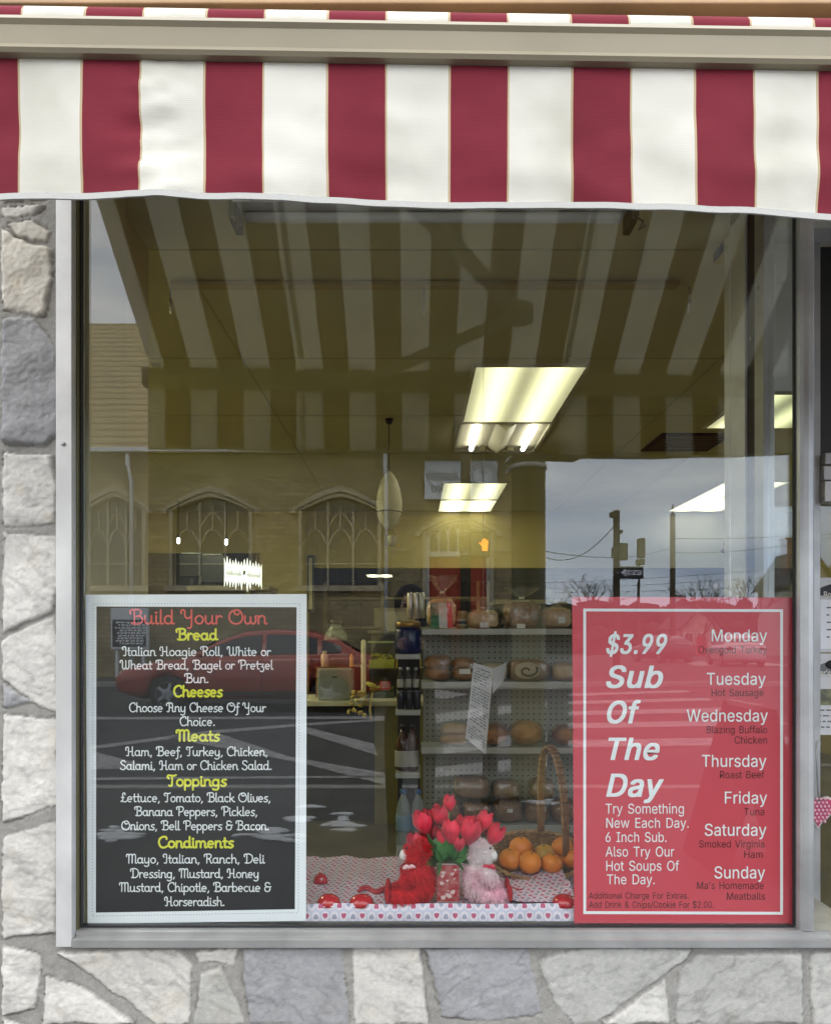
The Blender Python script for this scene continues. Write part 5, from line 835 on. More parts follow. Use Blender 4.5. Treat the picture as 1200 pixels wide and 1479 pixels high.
def bagged(name, lab, px0, px1, py0, k, m, neck=0., seed=0, shape='loaf', film=FILM, label_px=None, zb_=None, dep=.10, yo=.07, group='bagged loaves on the bread shelves', cat_='bread'):
    x0, x1 = px3(px0), px3(px1); z0 = (SZ[k] if zb_ is None else zb_)+.0015; z1 = at(0,py0,DS).z; w = x1-x0; hh = z1-z0; c = Vector(((x0+x1)/2, YS+yo, z0))
    t = thing(name, lab, cat_, c, group)
    g = MB(); cc = c + Vector((0,0,hh*.49))
    if shape == 'loaf': g.blob(cc, (w*.47,dep*.62,hh*.47), 4, .10, 2.2, 0, None, seed, .62)
    elif shape == 'round': g.blob(cc, (w*.48,dep*.8,hh*.47), 4, .08, 2.5, 0, None, seed)
    elif shape == 'rolls':
        for q in (.28, .70): g.blob(c+Vector((0,0,hh*q)), (w*.46,dep*.55,hh*.25), 3, .16, 2.6, 0, None, seed+q, .8)
    g.build('loaf', m, t)
    g = MB()
    if shape != 'rolls': g.blob(cc+Vector((0,-.001,.002)), (w*.50,dep*.68,hh*.492), 4, .10, 5.5, 0, None, seed+4, .60 if shape == 'loaf' else .9)
    else: g.blob(cc, (w*.50,dep*.66,hh*.495), 4, .12, 5, 0, None, seed+4, .6)
    if neck: gather(g, (c.x, c.y, z1-.014), neck*1.1, w*.40, seed)
    b_ = g.build('plastic_bag', film, t)
    if neck: g = MB(); g.lathe((c.x+neck*.04,c.y,z1-.014+neck*.32), [(w*.075,0),(w*.08,.003),(w*.08,.006),(w*.075,.009)], 10); g.build('bag_tie', cream_m, b_)
    if label_px:
        lx0, lx1, ly0, ly1 = label_px; g = MB(); yy = c.y-dep*.70-.004; g.box((px3(lx0),yy,at(0,ly1,DS).z+.002), (px3(lx1),yy+.001,at(0,ly0,DS).z)); g.build('price_label', lab_m, t)
    return t
# the loaf with the green, white and red printed bag
t = bagged('bread_loaf', 'tall loaf in a clear bag printed with green, white and red stripes', 616, 660, 862, 0, pale, .10, 1, 'loaf', FILM, None, dep=.09)
for (q0, q1, c_, nm) in ((622,634,(.02,.17,.07),'green_band'),(634.2,646.5,(.66,.63,.58),'white_band'),(646.7,654,(.60,.03,.03),'red_band')):
    g = MB(); vv = []; z0 = SZ[0]+.003
    for i in range(9):
        z = z0 + (.112 if nm != 'red_band' else .118)*i/8; yy = YS+.07-.066+.012*(i/8)**2
        for q in (q0, q1): vv.append((px3(q)-.006*(i/8)*(q-622)/30, yy+.0015*math.sin(i*2+q), z))
    g.add(vv, [(2*i,2*i+1,2*i+3,2*i+2) for i in range(8)]); g.build(nm, mat(nm, c_, .3), t)
bagged('bread_loaf', 'small pale square loaf in a bag with white price label between jar and round loaf', 674, 723, 880, 0, pale, .055, 2, 'loaf', FILM, (693,705,899,907))
bagged('bread_loaf', 'largest dark rye loaf in a yellowish tied bag on the top shelf', 728, 783, 866, 0, rye, .065, 3, 'loaf', FILM, (746,758,901,908))
bagged('bread_loaf', 'rounded pink brown loaf in a knotted clear bag nearest the red poster', 786, 828, 876, 0, pale, .085, 4, 'loaf', FILM2, (806,816,891,901))
jr = at(669,908,DS+.03); g = MB(); g.lathe((jr.x,YS+.1,SZ[0]+.001), [(.024,0),(.026,.004),(.026,.055),(.022,.062),(.023,.064),(.023,.078),(.02,.08)], 18); jo = g.build('jar', mat('amber_jar', (.42,.27,.10), .3)); tag(jo, 'small amber jar with a dark banded label among the loaves', 'jar')
g = MB(); g.lathe((jr.x,YS+.1,SZ[0]+.014), [(.0266,0),(.0268,.001),(.0268,.030),(.0266,.031)], 18); g.build('label', cream_m, jo); g = MB(); g.lathe((jr.x,YS+.1,SZ[0]+.022), [(.0271,0),(.0272,.001),(.0272,.013),(.0271,.014)], 18); g.build('label_band', mat('navy_print', (.02,.04,.08), .5), jo)
bagged('sandwich_rolls', 'bag of two stacked brown rolls at the left end of the second shelf', 612, 653, 945, 1, bread, 0, 5, 'rolls', FILM, None, group='bags of rolls', dep=.12, cat_='rolls')
bagged('sandwich_rolls', 'bag of knobbly rolls with a small dark label left of the hanging paper', 652, 690, 949, 1, bread, 0, 6, 'rolls', FILM, (663,679,966,974), group='bags of rolls', cat_='rolls')
bagged('bread_loaf', 'white wrapped flat loaf behind the hanging price paper', 690, 736, 957, 1, mat('white_bread', (.60,.50,.36), .8, var=.15), 0, 7, 'loaf', FILM2)
sw_ = bagged('swirl_loaf', 'dark swirled rye loaf showing its spiral end on the second shelf', 734, 797, 952, 1, rye, 0, 8, 'loaf', FILM, group='swirl loaves')
g = MB(); cc = Vector((px3(761), YS-.005, (SZ[1]+at(0,952,DS).z)/2))
g.lathe(cc, [(.038,-.004),(.040,.0),(.036,.012)], 26, 0, 'y', 1.45, .92); fc = g.build('cut_face', mat('grey_crumb', (.40,.33,.24), .85, var=.2, vscale=30), sw_)
g = MB(); g.tube([(cc.x+1.25*(.004+.0048*a)*math.cos(a*1.0), cc.y-.0045, cc.z+.85*(.004+.0048*a)*math.sin(a)) for a in [i*.22 for i in range(32)]], .0042, 6); g.build('spiral', mat('dark_swirl', (.03,.018,.01), .8), fc)
bagged('bread_loaf', 'pale flat loaf with a yellow base on the second shelf by the poster', 799, 836, 957, 1, pale, 0, 9, 'loaf', FILM2)
for k, (a_, b_, c_, lab) in enumerate(((697,737,1046,'round crusty loaf half behind the hanging paper, third shelf'),(737,788,1041,'largest round crusty loaf on the third shelf'),(800,840,1048,'round loaf on the third shelf by the red poster'))): bagged('round_loaf', lab, a_, b_, c_, 2, bread, 0, 10+k, 'round', FILM, group='round loaves')
bagged('sandwich_rolls', 'pinkish bag of rolls at the left of the third shelf', 636, 678, 1046, 2, pale, 0, 14, 'rolls', FILM2, group='bags of rolls', cat_='rolls')
n_ = 0
BL = ['wrapped brown loaf at the left end of the lowest shelf','wrapped brown loaf standing under the topmost lowest shelf loaf','wrapped brown loaf with a torn white label beside the tulips','wrapped dark loaf on the lowest shelf behind the basket handle','wrapped dark loaf on the lowest shelf nearest the red poster']
for k, (a_, b_) in enumerate(((628,667),(668,711),(713,757),(759,796),(798,838))): bagged('wrapped_loaf', BL[k], a_, b_, 1158+k % 2*3, 3, rye, 0, 20+k, 'loaf', FILM, (732,740,1168,1174) if k == 2 else None, group='wrapped loaves on the lowest shelf')
z1_ = at(0,1158,DS).z
BL = ['wrapped loaf stacked upon the others left of the hanging paper foot','glossy wrapped loaf stacked above the torn label loaf','wrapped loaf stacked on top behind the basket handle']
for k, (a_, b_, c_) in enumerate(((656,709,1124),(712,752,1130),(766,806,1128))): bagged('wrapped_loaf', BL[k], a_, b_, c_, 3, rye, 0, 30+k, 'loaf', FILM2, None, zb_=z1_, group='wrapped loaves on the lowest shelf')
# the paper hanging against the glass side of the rack
paper = mat('white_print_paper', (.66,.67,.68), .7)
dp = 2.95; t = thing('price_sheet', 'tilted white price sheet with rows of small print hanging before the bread', 'sheet', at(690, 1090, dp))
def pq(px, py, dy=0): q = at(px, py, dp); q.y += dy; return q
g = MB(); c0, c1, c2, c3 = pq(684,957), pq(713,966,.02), pq(702,1091,.02), pq(672,1066)
g.add([c0,c1,c2,c3]+[Vector(q)+Vector((0,.0012,0)) for q in (c0,c1,c2,c3)], [(0,1,2,3),(7,6,5,4),(0,1,5,4),(1,2,6,5),(2,3,7,6),(3,0,4,7)]); g.build('sheet', paper, t)
g = MB(); e0, e1, e2 = pq(735,957,.07), pq(730,985,.07), pq(712,1003,.022); c1b = c1+Vector((.001,.001,0))
g.add([c1b,e0,e1,e2]+[Vector(q)+Vector((0,.0012,0)) for q in (c1b,e0,e1,e2)], [(0,1,2,3),(7,6,5,4),(0,1,5,4),(1,2,6,5),(2,3,7,6),(3,0,4,7)]); g.build('folded_corner', paper, t)
g = MB(); rr = random.Random(8)
def bil(u, v): return (c0*(1-u)+c1*u)*(1-v)+(c3*(1-u)+c2*u)*v + Vector((0,-.0008,0))
for j in range(26):
    v = .05+j*.035; u = .08
    if j % 7 == 6: continue
    while u < .88:
        w = rr.uniform(.05,.16); u1 = min(u+w,.92)
        if rr.random() < .8: g.add([bil(u,v),bil(u1,v),bil(u1,v+.014),bil(u,v+.014)], [(0,1,2,3)])
        u = u1+.04
g.build('print', mat('blue_grey_print', (.16,.18,.22), .7), t)
g = MB(); g.tube([bil(.5,.0)+Vector((0,.004,0)), (bil(.5,0).x, bil(.5,0).y+.006, CZ-.004)], .0008, 4); g.build('thread', paper, t)

# end-cap goods
bx_ = (a+b)/2
def bottle(name, lab, x, y, z, prof, m, n=16, group=None, extra=()):
    g = MB(); g.lathe((x,y,z+.001), prof, n); o = g.build(name, m); tag(o, lab, name.replace('_', ' '), group)
    for nm, pr, mm in extra: g = MB(); g.lathe((x,y,z+.001), pr, n); g.build(nm, mm, o)
    return o
blue = mat('cobalt_tin', (.010,.018,.10), .25, c2=(.006,.012,.06), vscale=10)
bottle('jar', 'large cobalt blue jar with gold lid on the top end shelf', bx_, YS+.05, EZ[0], [(.05,0),(.060,.006),(.062,.06),(.060,.10),(.052,.118)], blue, 22, None, [('lid', [(.05,.1185),(.056,.120),(.056,.140),(.05,.144)], mat('gold_lid', (.34,.20,.05), .3, .6))])
gl_d = mat('dark_bottle_glass', (.02,.014,.008), .12); can_b = mat('black_can', (.012,.013,.018), .3); lab_g = mat('grey_label', (.34,.33,.28), .6)
for k in range(3): bottle('small_bottle', 'small dark bottle with grey label under the blue jar, %s' % ('left','middle','right')[k], a+.022+k*.034, YS+.03, EZ[1]+.085, [(.014,0),(.015,.003),(.015,.055),(.007,.070),(.007,.085),(.005,.088)], gl_d, 12, 'small bottles under the blue jar', [('label', [(.0153,.012),(.0155,.013),(.0155,.048),(.0153,.049)], lab_g), ('cap', [(.0075,.0885),(.008,.089),(.008,.100),(.006,.101)], alu)])
for k in range(3): bottle('drink_can', 'short black can on the second end shelf, %s' % ('left','middle','right')[k], a+.022+k*.036, YS+.03, EZ[1], [(.014,0),(.017,.004),(.017,.070),(.014,.078)], can_b, 14, 'black cans', [('rim', [(.0142,.0785),(.0145,.079),(.0145,.081),(.0135,.0812)], alu)])
amber = mat('amber_syrup', (.055,.016,.006), .1)
for k, (x, lab) in enumerate(((a+.032,'dark brown syrup jug with white label on the third end shelf'),(b-.034,'narrower dark bottle right of the syrup jug'))): bottle('syrup_jug', lab, x, YS+.05, EZ[2], [(.022,0),(.034-.008*k,.006),(.036-.008*k,.10),(.030-.006*k,.14),(.012,.165),(.012,.185)], amber, 16, None, [('label', [(.0363-.008*k,.02),(.0366-.008*k,.021),(.0366-.008*k,.09),(.0363-.008*k,.091)], lab_g), ('cap', [(.0125,.1855),(.014,.187),(.014,.204),(.012,.206)], black_m)])
wat = mat('water_bottle_plastic', (.40,.46,.46), .08, alpha=.38); capb = mat('blue_cap', (.05,.13,.30), .4)
for k in range(2): bottle('water_bottle', 'clear plastic water bottle low on the end shelves, %s' % ('left','right')[k], a+.034+k*.066, YS+.04, EZ[3], [(.026,0),(.032,.008),(.033,.09),(.030,.10),(.033,.11),(.033,.19),(.027,.235),(.012,.270),(.012,.28)], wat, 16, 'water bottles', [('label', [(.0335,.12),(.0338,.121),(.0338,.185),(.0335,.186)], mat('pale_blue_label_%d' % k, (.20,.33,.45), .5, alpha=.7)), ('cap', [(.013,.2805),(.015,.282),(.015,.298),(.013,.300)], capb)])

# ------------------------------------------------------------------ the display deck
DZ = H-.758
dk = MB(); dk.box((-.91,.031,.30), (1.06,.53,DZ-.004)); dko = dk.build('display_deck', wall_t); tag(dko, 'low display deck inside the shop window under the heart cloth', 'deck')
def cloth_mat(name, cell, bgc, h1, h2, warp=0.):
    m = mat(name, bgc, .85); n = m.node_tree.nodes; l = m.node_tree.links.new; p = n['Principled BSDF']
    def M_(op, a_, b_=None, c_=None):
        q = n.new('ShaderNodeMath'); q.operation = op
        for i, v_ in enumerate((a_, b_, c_)):
            if v_ is None: continue
            if isinstance(v_, (int, float)): q.inputs[i].default_value = v_
            else: l(v_, q.inputs[i])
        return q.outputs[0]
    uv = n.new('ShaderNodeUVMap'); uv.uv_map = 'UVMap'; s = n.new('ShaderNodeSeparateXYZ'); l(uv.outputs[0], s.inputs[0])
    ux, uy = M_('DIVIDE', s.outputs['X'], cell), M_('DIVIDE', s.outputs['Y'], cell*1.1)
    row = M_('FLOOR', uy); off = M_('MULTIPLY', M_('MODULO', row, 2.), .5); ux2 = M_('ADD', ux, off)
    colm = M_('FLOOR', ux2); x = M_('MULTIPLY', M_('SUBTRACT', M_('FRACT', ux2), .5), 3.1); y = M_('MULTIPLY', M_('SUBTRACT', M_('FRACT', uy), .47), 3.1)
    flip = M_('SUBTRACT', M_('MULTIPLY', M_('MODULO', M_('ABSOLUTE', M_('ADD', colm, row)), 2.), -2.), -1.); y = M_('MULTIPLY', y, flip)
    # heart: (x^2+y^2-1)^3 - x^2 y^3 < 0
    def heart(k):
        X, Y = M_('MULTIPLY', x, k), M_('MULTIPLY', y, k); x2 = M_('MULTIPLY', X, X); y2 = M_('MULTIPLY', Y, Y)
        q = M_('SUBTRACT', M_('ADD', x2, y2), 1.); q3 = M_('MULTIPLY', M_('MULTIPLY', q, q), q); return M_('LESS_THAN', M_('SUBTRACT', q3, M_('MULTIPLY', x2, M_('MULTIPLY', y2, Y))), 0.)
    pick = M_('MODULO', M_('ABSOLUTE', M_('ADD', colm, M_('MULTIPLY', row, 2.))), 2.)
    hc = n.new('ShaderNodeMixRGB'); hc.inputs[1].default_value = (*h1, 1); hc.inputs[2].default_value = (*h2, 1); l(pick, hc.inputs[0])
    rim = n.new('ShaderNodeMixRGB'); rim.inputs[1].default_value = (*bgc, 1); rim.inputs[2].default_value = (.70,.62,.68,1); l(M_('LESS_THAN', M_('ADD', M_('MULTIPLY', x, x), M_('MULTIPLY', y, y)), 2.0), rim.inputs[0])
    o = n.new('ShaderNodeMixRGB'); l(heart(warp or 1.08), o.inputs[0]); l(rim.outputs[0], o.inputs[1]); l(hc.outputs[0], o.inputs[2]); l(o.outputs[0], p.inputs['Base Color']); return m
HEART = cloth_mat('heart_print_cloth', .017, (.52,.40,.48), (.48,.10,.18), (.32,.23,.33)); HEARTB = cloth_mat('heart_border_cloth', .026, (.52,.50,.62), (.46,.09,.18), (.32,.32,.42), 1.35)
def usheet(name, us, vs, fn, m, parent=None, th=0):
    nx = len(us); v = [fn(i, j) for j in vs for i in us]; f = [(q*nx+w, q*nx+w+1, (q+1)*nx+w+1, (q+1)*nx+w) for q in range(len(vs)-1) for w in range(nx-1)]
    me = bpy.data.meshes.new(name); me.from_pydata(v, [], f); u = me.uv_layers.new(name='UVMap')
    for lp in me.loops: k = lp.vertex_index; u.data[lp.index].uv = (us[k % nx], vs[k//nx])
    me.polygons.foreach_set('use_smooth', [True]*len(f)); me.materials.append(m); o = bpy.data.objects.new(name, me); COL.objects.link(o)
    if parent: o.parent = parent; o.matrix_parent_inverse = Matrix.Translation(-Vector(parent.location))
    return o
us = [-.90+1.95*i/220 for i in range(221)]
def fold(x, y): return max(0, .004+.010*mnoise.noise(Vector((x*9, y*9, 1)))+.006*mnoise.noise(Vector((x*24, y*18, 4))))
co_ = usheet('table_cloth', us, [.050+.47*i/60 for i in range(61)], lambda x, y: (x, y, DZ+fold(x, y)*min(1, (y-.045)*14)), HEART); tag(co_, 'pink heart print cloth spread over the display deck', 'cloth')
# front border turned up against the glass
cb = usheet('border', us, [.045*i/6 for i in range(7)], lambda x, v: (x, .022+.004*mnoise.noise(Vector((x*11, v*20, 2)))+(.012*(v/.045)**3), DZ-.029+v+.0015*math.sin(x*23)*v/.045), HEARTB, co_)
c2_ = usheet('rumpled_cloth', [.20+.26*i/40 for i in range(41)], [.06+.20*i/30 for i in range(31)], lambda x, y: (x, y, DZ+.012+max(0, .05*max(0, mnoise.noise(Vector((x*7, y*7, 9))))+.045*max(0, (x-.2)/.26)*max(0, (y-.06)/.20))), HEART); tag(c2_, 'rumpled fold of heart print cloth raised under the wicker basket', 'cloth')

plush_r = mat('red_plush', (.66,.006,.014), .9, var=.2, vscale=30); plush_p = mat('pink_white_plush', (.84,.42,.54), .9, c2=(.82,.72,.72), vscale=9, sheen=.5); plush_w = mat('white_plush', (.74,.70,.68), .9)
redglit = mat('red_sequin', (.55,.01,.02), .25, .4, bump=.9, bscale=300)
def fur(g, c, r, n, ln, seed, mi=0, rot=None):
    rr = random.Random(seed)
    for i in range(n):
        u, a_ = rr.uniform(-1, 1), rr.uniform(0, 2*math.pi); s = math.sqrt(1-u*u); d = Vector((s*math.cos(a_), s*math.sin(a_), u)); nrm = Vector((d.x/r[0], d.y/r[1], d.z/r[2])).normalized(); p = Vector((d.x*r[0], d.y*r[1], d.z*r[2])); 
        if rot: p, nrm = rot @ p, rot @ nrm
        p += Vector(c); t_ = nrm.orthogonal().normalized(); t_ = Matrix.Rotation(rr.uniform(0, 6.28), 3, nrm) @ t_; q = nrm*ln*rr.uniform(.6,1.2)+t_*ln*.4+Vector((0,0,-ln*.4))
        w = t_.cross(nrm)*ln*.10; g.add([p-w, p+w, p+q], [(0,1,2)], mi, True)
def bear(name, lab, base, sgn, m, m2, sc, seed, muzzle, foot, rib):
    # seated plush facing sideways (sgn -1 faces left)
    t = thing(name, lab, 'soft toy', base); B = Vector(base); rng = random.Random(seed)
    parts = [((0,0,.062),(.042,.044,.064),0),((.006*sgn,0,.140),(.036,.038,.036),0),((.045*sgn,-.030,.022),(.046,.022,.021),0),((.042*sgn,.034,.022),(.046,.022,.021),0),((.026*sgn,-.042,.082),(.030,.016,.018),.6),((.024*sgn,.042,.085),(.030,.016,.018),.6),((-.004*sgn,-.030,.170),(.013,.008,.014),0),((-.004*sgn,.030,.170),(.013,.008,.014),0)]
    g = MB(); fu = MB()
    for k, (c, r, an) in enumerate(parts):
        rot = Matrix.Rotation(an*sgn, 3, 'Y') if an else None; c = B+Vector(c)*sc; r = tuple(q*sc for q in r)
        g.blob(c, r, 3, .10, 5, 0, rot, seed+k); fur(fu, c, r, int(2600*sc*(1.6 if k < 2 else .7)), .011*sc, seed*9+k, 0, rot)
    g = remesh(g, .004); g.add(fu.v, fu.f, 0, True)
    g.build('body', m, t)
    g = MB(); c = B+Vector((.042*sgn,-.004,.132))*sc; g.blob(c, (.017*sc,.019*sc,.016*sc), 3, .05, 4); fur(g, c, (.017*sc,.019*sc,.016*sc), 200, .005, seed+50); mz = g.build('muzzle', muzzle, t)
    g = MB(); g.blob(c+Vector((.016*sgn,0,.006))*sc, .005*sc, 2); g.build('nose', black_m, mz)
    for s in (-1, 1): g = MB(); g.blob(B+Vector((.036*sgn,.016*s-.003,.156))*sc, .0045*sc, 2); g.build('eye', black_m, t)
    for s in (-1, 1): g = MB(); g.blob(B+Vector((.092*sgn,.032*s,.028))*sc, (.009*sc,.024*sc,.026*sc), 3, .03); g.build('foot_pad', foot, t)
    g = MB(); c = B+Vector((.030*sgn,-.034,.106))*sc
    for s in (-1, 1): g.blob(c+Vector((.010*s,-.006,.002))*sc, (.011*sc,.004*sc,.007*sc), 2, .1, 3, 0, Matrix.Rotation(.5*s,3,'Y'))
    g.tube([c, c+Vector((-.006,-.006,-.02))*sc, c+Vector((-.010,-.004,-.042))*sc], [.002*sc,.004*sc,.005*sc], 6); g.tube([c, c+Vector((.008,-.006,-.018))*sc, c+Vector((.010,-.004,-.036))*sc], [.002*sc,.004*sc,.005*sc], 6); g.blob(c+Vector((0,-.006,0))*sc, .004*sc, 2); g.build('ribbon', rib, t)
    return t
pr_ = at(606, 1313, 2.13); bear('plush_bear', 'red plush bear facing left with a white muzzle and pale ribbon', (pr_.x, pr_.y, DZ+.009), -1, plush_r, plush_r, 1.0, 3, plush_w, redglit, mat('pale_pink_ribbon', (.70,.42,.44), .5))
pp_ = at(689, 1316, 2.14); bear('plush_bear', 'pink and white plush bear facing right with red ribbon and spotted foot', (pp_.x, pp_.y, DZ+.009), 1, plush_p, plush_w, .98, 5, plush_w, redglit, mat('red_ribbon', (.50,.01,.04), .4))
# vase and tulips
vs = at(647, 1311, 2.11); t = thing('vase', 'square red and white patterned tin vase between the two plush bears', 'vase', (vs.x, vs.y+.03, DZ+.009))
vm = mat('love_tin', (.40,.020,.03), .3, .3, c2=(.50,.16,.16), vscale=70, bump=.3, bscale=80)
g = MB(); hw = .0315; z0, z1 = DZ+.009, DZ+.122
g.prism([(vs.x-hw,vs.y),(vs.x+hw,vs.y),(vs.x+hw,vs.y+.063),(vs.x-hw,vs.y+.063)], 'z', z0, z1); g.build('tin', vm, t)
g = MB(); 
for q in (z0+.0005, z1-.004): g.box((vs.x-hw-.002,vs.y-.002,q), (vs.x+hw+.002,vs.y-.0002,q+.0035))
g.build('rim', mat('silver_trim', (.6,.55,.52), .3, .7), t)
g = MB()
for i, (q, w) in enumerate(((z0+.085,'LOVE'),(z0+.055,'LOVE'),(z0+.020,'LOVE'))):
    pass
rr = random.Random(21)
for i in range(14):
    hx, hz, s = vs.x+rr.uniform(-.024,.024), z0+rr.uniform(.012,.105), rr.uniform(.003,.0075); rt = rr.uniform(-.6,.6)
    pts = [(16*math.sin(q)**3/16, (13*math.cos(q)-5*math.cos(2*q)-2*math.cos(3*q)-math.cos(4*q))/16) for q in [2*math.pi*j/16 for j in range(16)]]
    g.add([(hx+s*(u*math.cos(rt)-v*math.sin(rt)), vs.y-.0006-.00005*i, hz+s*(u*math.sin(rt)+v*math.cos(rt))) for u, v in pts], [tuple(range(16))])
g.build('heart_print', mat('pale_heart_print', (.66,.45,.44), .5), t)
petal = mat('red_petal', (.66,.010,.040), .55, var=.35, vscale=20, sheen=.2); leafm = mat('artificial_leaf', (.045,.20,.035), .45, var=.4, vscale=14); stem_m = mat('green_stem', (.05,.16,.03), .5)
def tulip(px, py, d, s, seed, tilt, lab):
    c = at(px, py, d); s *= 1.32; rr = random.Random(seed); root = Vector((vs.x+rr.uniform(-.018,.018), vs.y+.032+rr.uniform(-.015,.015), z1-.004))
    t = thing('tulip', lab, 'flower', root, 'artificial red tulips in the vase')
    ax = Vector((tilt, rr.uniform(-.25,.1), 1)).normalized(); rot = Vector((0,0,1)).rotation_difference(ax).to_matrix()
    g = MB()
    for k in range(7):
        a0 = k*2*math.pi/(3 if k < 3 else 4)+(.5 if k >= 3 else 0)+rr.uniform(-.15,.15); inner = k < 3; v = []; nu, nv = 6, 8
        for j in range(nv+1):
            tt = j/nv; r_ = s*(.10+ .40*math.sin(min(1, tt*1.25)*math.pi*.62))*(.86 if inner else 1.05)*(1-.28*tt*tt); wd = .95*math.sin(math.pi*(.10+.80*tt))**.7; z = s*(1.25*tt-.45)+(0 if inner else -.02*s)
            for i in range(nu+1):
                u = (i/nu-.5)*2; an = a0+u*wd*1.05; rr_ = r_*(1+.10*u*u*tt); v.append(c + rot @ Vector((rr_*math.cos(an), rr_*math.sin(an), z-.10*s*u*u*tt)))
        g.add(v, [(j*(nu+1)+i, j*(nu+1)+i+1, (j+1)*(nu+1)+i+1, (j+1)*(nu+1)+i) for j in range(nv) for i in range(nu)], 0, True)
    g.build('bloom', petal, t)
    b0 = c + rot @ Vector((0,0,-.43*s)); mid = (root+b0)/2 + Vector((.2*(b0.x-root.x),0,.012)); g = MB(); g.tube(cat3([root, mid, b0]), .0025, 6); g.build('stem', stem_m, t)
    return t
def cat3(P, n=6):
    a_, b_, c_ = P; return [a_*(1-q)**2+b_*2*q*(1-q)+c_*q*q for q in [i/n for i in range(n+1)]]
TU = [(649,1163,2.20,.030,'topmost tulip rising highest above the vase'),(636,1182,2.17,.040,'large tulip just below the topmost one'),(612,1192,2.15,.044,'large open tulip at the upper left of the bunch'),(602,1222,2.13,.038,'lowest tulip on the left over the red bear'),(651,1205,2.11,.042,'front centre tulip pointing straight up over the leaves'),(678,1206,2.11,.048,'wide tulip right of the front centre one'),(697,1190,2.15,.038,'upper right tulip of the bunch'),(713,1209,2.14,.040,'tulip furthest right drooping toward the basket'),(627,1205,2.19,.034,'tulip set behind the leaves at the left'),(666,1192,2.20,.030,'small tulip at the back between the front ones'),(705,1199,2.19,.030,'small tulip at the back right'),(622,1186,2.19,.034,'half hidden tulip between the upper left ones'),(686,1196,2.18,.034,'half hidden tulip behind the wide front one'),(640,1214,2.13,.030,'small low tulip left of the front centre one'),(663,1222,2.10,.026,'smallest bud low among the leaves')]
for k, (x, y, d_, s, lab) in enumerate(TU): tulip(x, y, d_, s, k+1, (x-652)/110, lab)
g = MB(); rr = random.Random(4)
for k in range(52):
    a_ = Vector((vs.x+rr.uniform(-.03,.03), vs.y+.03+rr.uniform(-.03,.02), z1-.003)); dx = rr.uniform(-1,1); tip = a_+Vector((dx*.062, rr.uniform(-.03,.02), rr.uniform(.02,.095) if k > 22 else rr.uniform(-.035,.03))); md = (a_+tip)/2+Vector((dx*.012,-.006,.028)); pts = cat3([a_,md,tip],8); wv = Vector((.25*dx+.1,.5,.55)).cross(tip-a_).normalized(); v = []
    for i, q in enumerate(pts):
        w = .0155*math.sin(math.pi*min(1,.12+.88*i/8))**.8; v += [q-wv*w, q+Vector((0,0,-.002)), q+wv*w]
    g.add(v, [(3*i+j, 3*i+j+1, 3*i+j+4, 3*i+j+3) for i in range(8) for j in (0,1)], 0, True)
tag(g.build('leaf_bunch', leafm), 'bunch of green artificial leaves under the tulips in the vase', 'leaves')
# wicker basket of oranges
wick = mat('wicker', (.30,.17,.06), .6, c2=(.17,.085,.025), vscale=40, bump=.3, bscale=120); wick2 = mat('pale_wicker', (.40,.25,.10), .55, c2=(.26,.14,.05), vscale=30, bump=.3, bscale=120)
bc = at(772, 1232, 2.36); bz = DZ+.018; bk = thing('wicker_basket', 'brown oval wicker basket with a tall hooped handle holding oranges', 'basket', (bc.x, bc.y, bz))
RX, RY = .158, .105
def bpt(a_, t): k = .62+.38*math.sqrt(t); return Vector((bc.x+RX*k*math.cos(a_), bc.y+RY*k*math.sin(a_), bz+.008+t*(.046+.045*math.sin(a_)+.008*math.cos(a_)**2)))
g = MB(); NS = 44
for r_ in range(15):
    t_ = r_/14; ph = r_ % 2
    g.tube([bpt(2*math.pi*i/(NS*2), t_) + Vector((math.cos(2*math.pi*i/(NS*2)), math.sin(2*math.pi*i/(NS*2)), 0))*.0022*(1 if ((i//2)+ph) % 2 else -1) for i in range(NS*2)], .0037, 6, closed=True)
g.build('woven_side', wick, bk)
g = MB(); 
for i in range(NS): a_ = 2*math.pi*(i+.25)/NS; g.tube([bpt(a_, q/5) for q in range(6)], .0022, 5)
g.build('stakes', wick2, bk)
g = MB()
for k in range(2): g.tube([bpt(2*math.pi*i/90, 1.04) + Vector((0,0,.004*math.sin(i*1.4+k*math.pi)))+Vector((math.cos(2*math.pi*i/90),math.sin(2*math.pi*i/90),0))*.004*math.cos(i*1.4+k*math.pi) for i in range(90)], .0045, 6, closed=True)
g.build('braided_rim', wick2, bk)
g = MB(); g.lathe((bc.x,bc.y,bz+.004), [(.60,0),(.62,.004),(.60,.008)], 30, 0, 'z', RX, RY); g.build('base', wick, bk)
hp = []
pl, prr, pt_ = at(781,1200,2.42), at(817,1236,2.31), at(800,1081,2.36)
for i in range(25):
    q = (1-math.cos(math.pi*i/24))/2; a_ = math.pi*i/24; m0 = pl*(1-q)+prr*q; hp.append(Vector((m0.x + (-.006*math.sin(a_)), m0.y, m0.z + (pt_.z-(pl.z+prr.z)/2)*max(0, math.sin(a_))**.62)))
g = MB()
for k in range(7): 
    o_ = (k-3)*.0045
    g.tube([q+Vector((o_*.75, o_*.65, .0018*math.sin(i*1.7+k*2))) for i, q in enumerate(hp)], .0034, 6)
g.build('handle', wick2, bk)
g = MB(); 
for i in range(1, 24, 1):
    q = hp[i]; tdir = (hp[i+1]-hp[i-1]).normalized(); n1 = Vector((.75,.65,0)); n1 = (n1-tdir*n1.dot(tdir)).normalized(); n2 = tdir.cross(n1)
    g.tube([q+n1*.0195*math.cos(2*math.pi*j/12)+n2*.0065*math.sin(2*math.pi*j/12)+tdir*.003*math.sin(2*math.pi*j/12) for j in range(12)], .0022, 5, closed=True)
g.build('handle_binding', wick, bk)
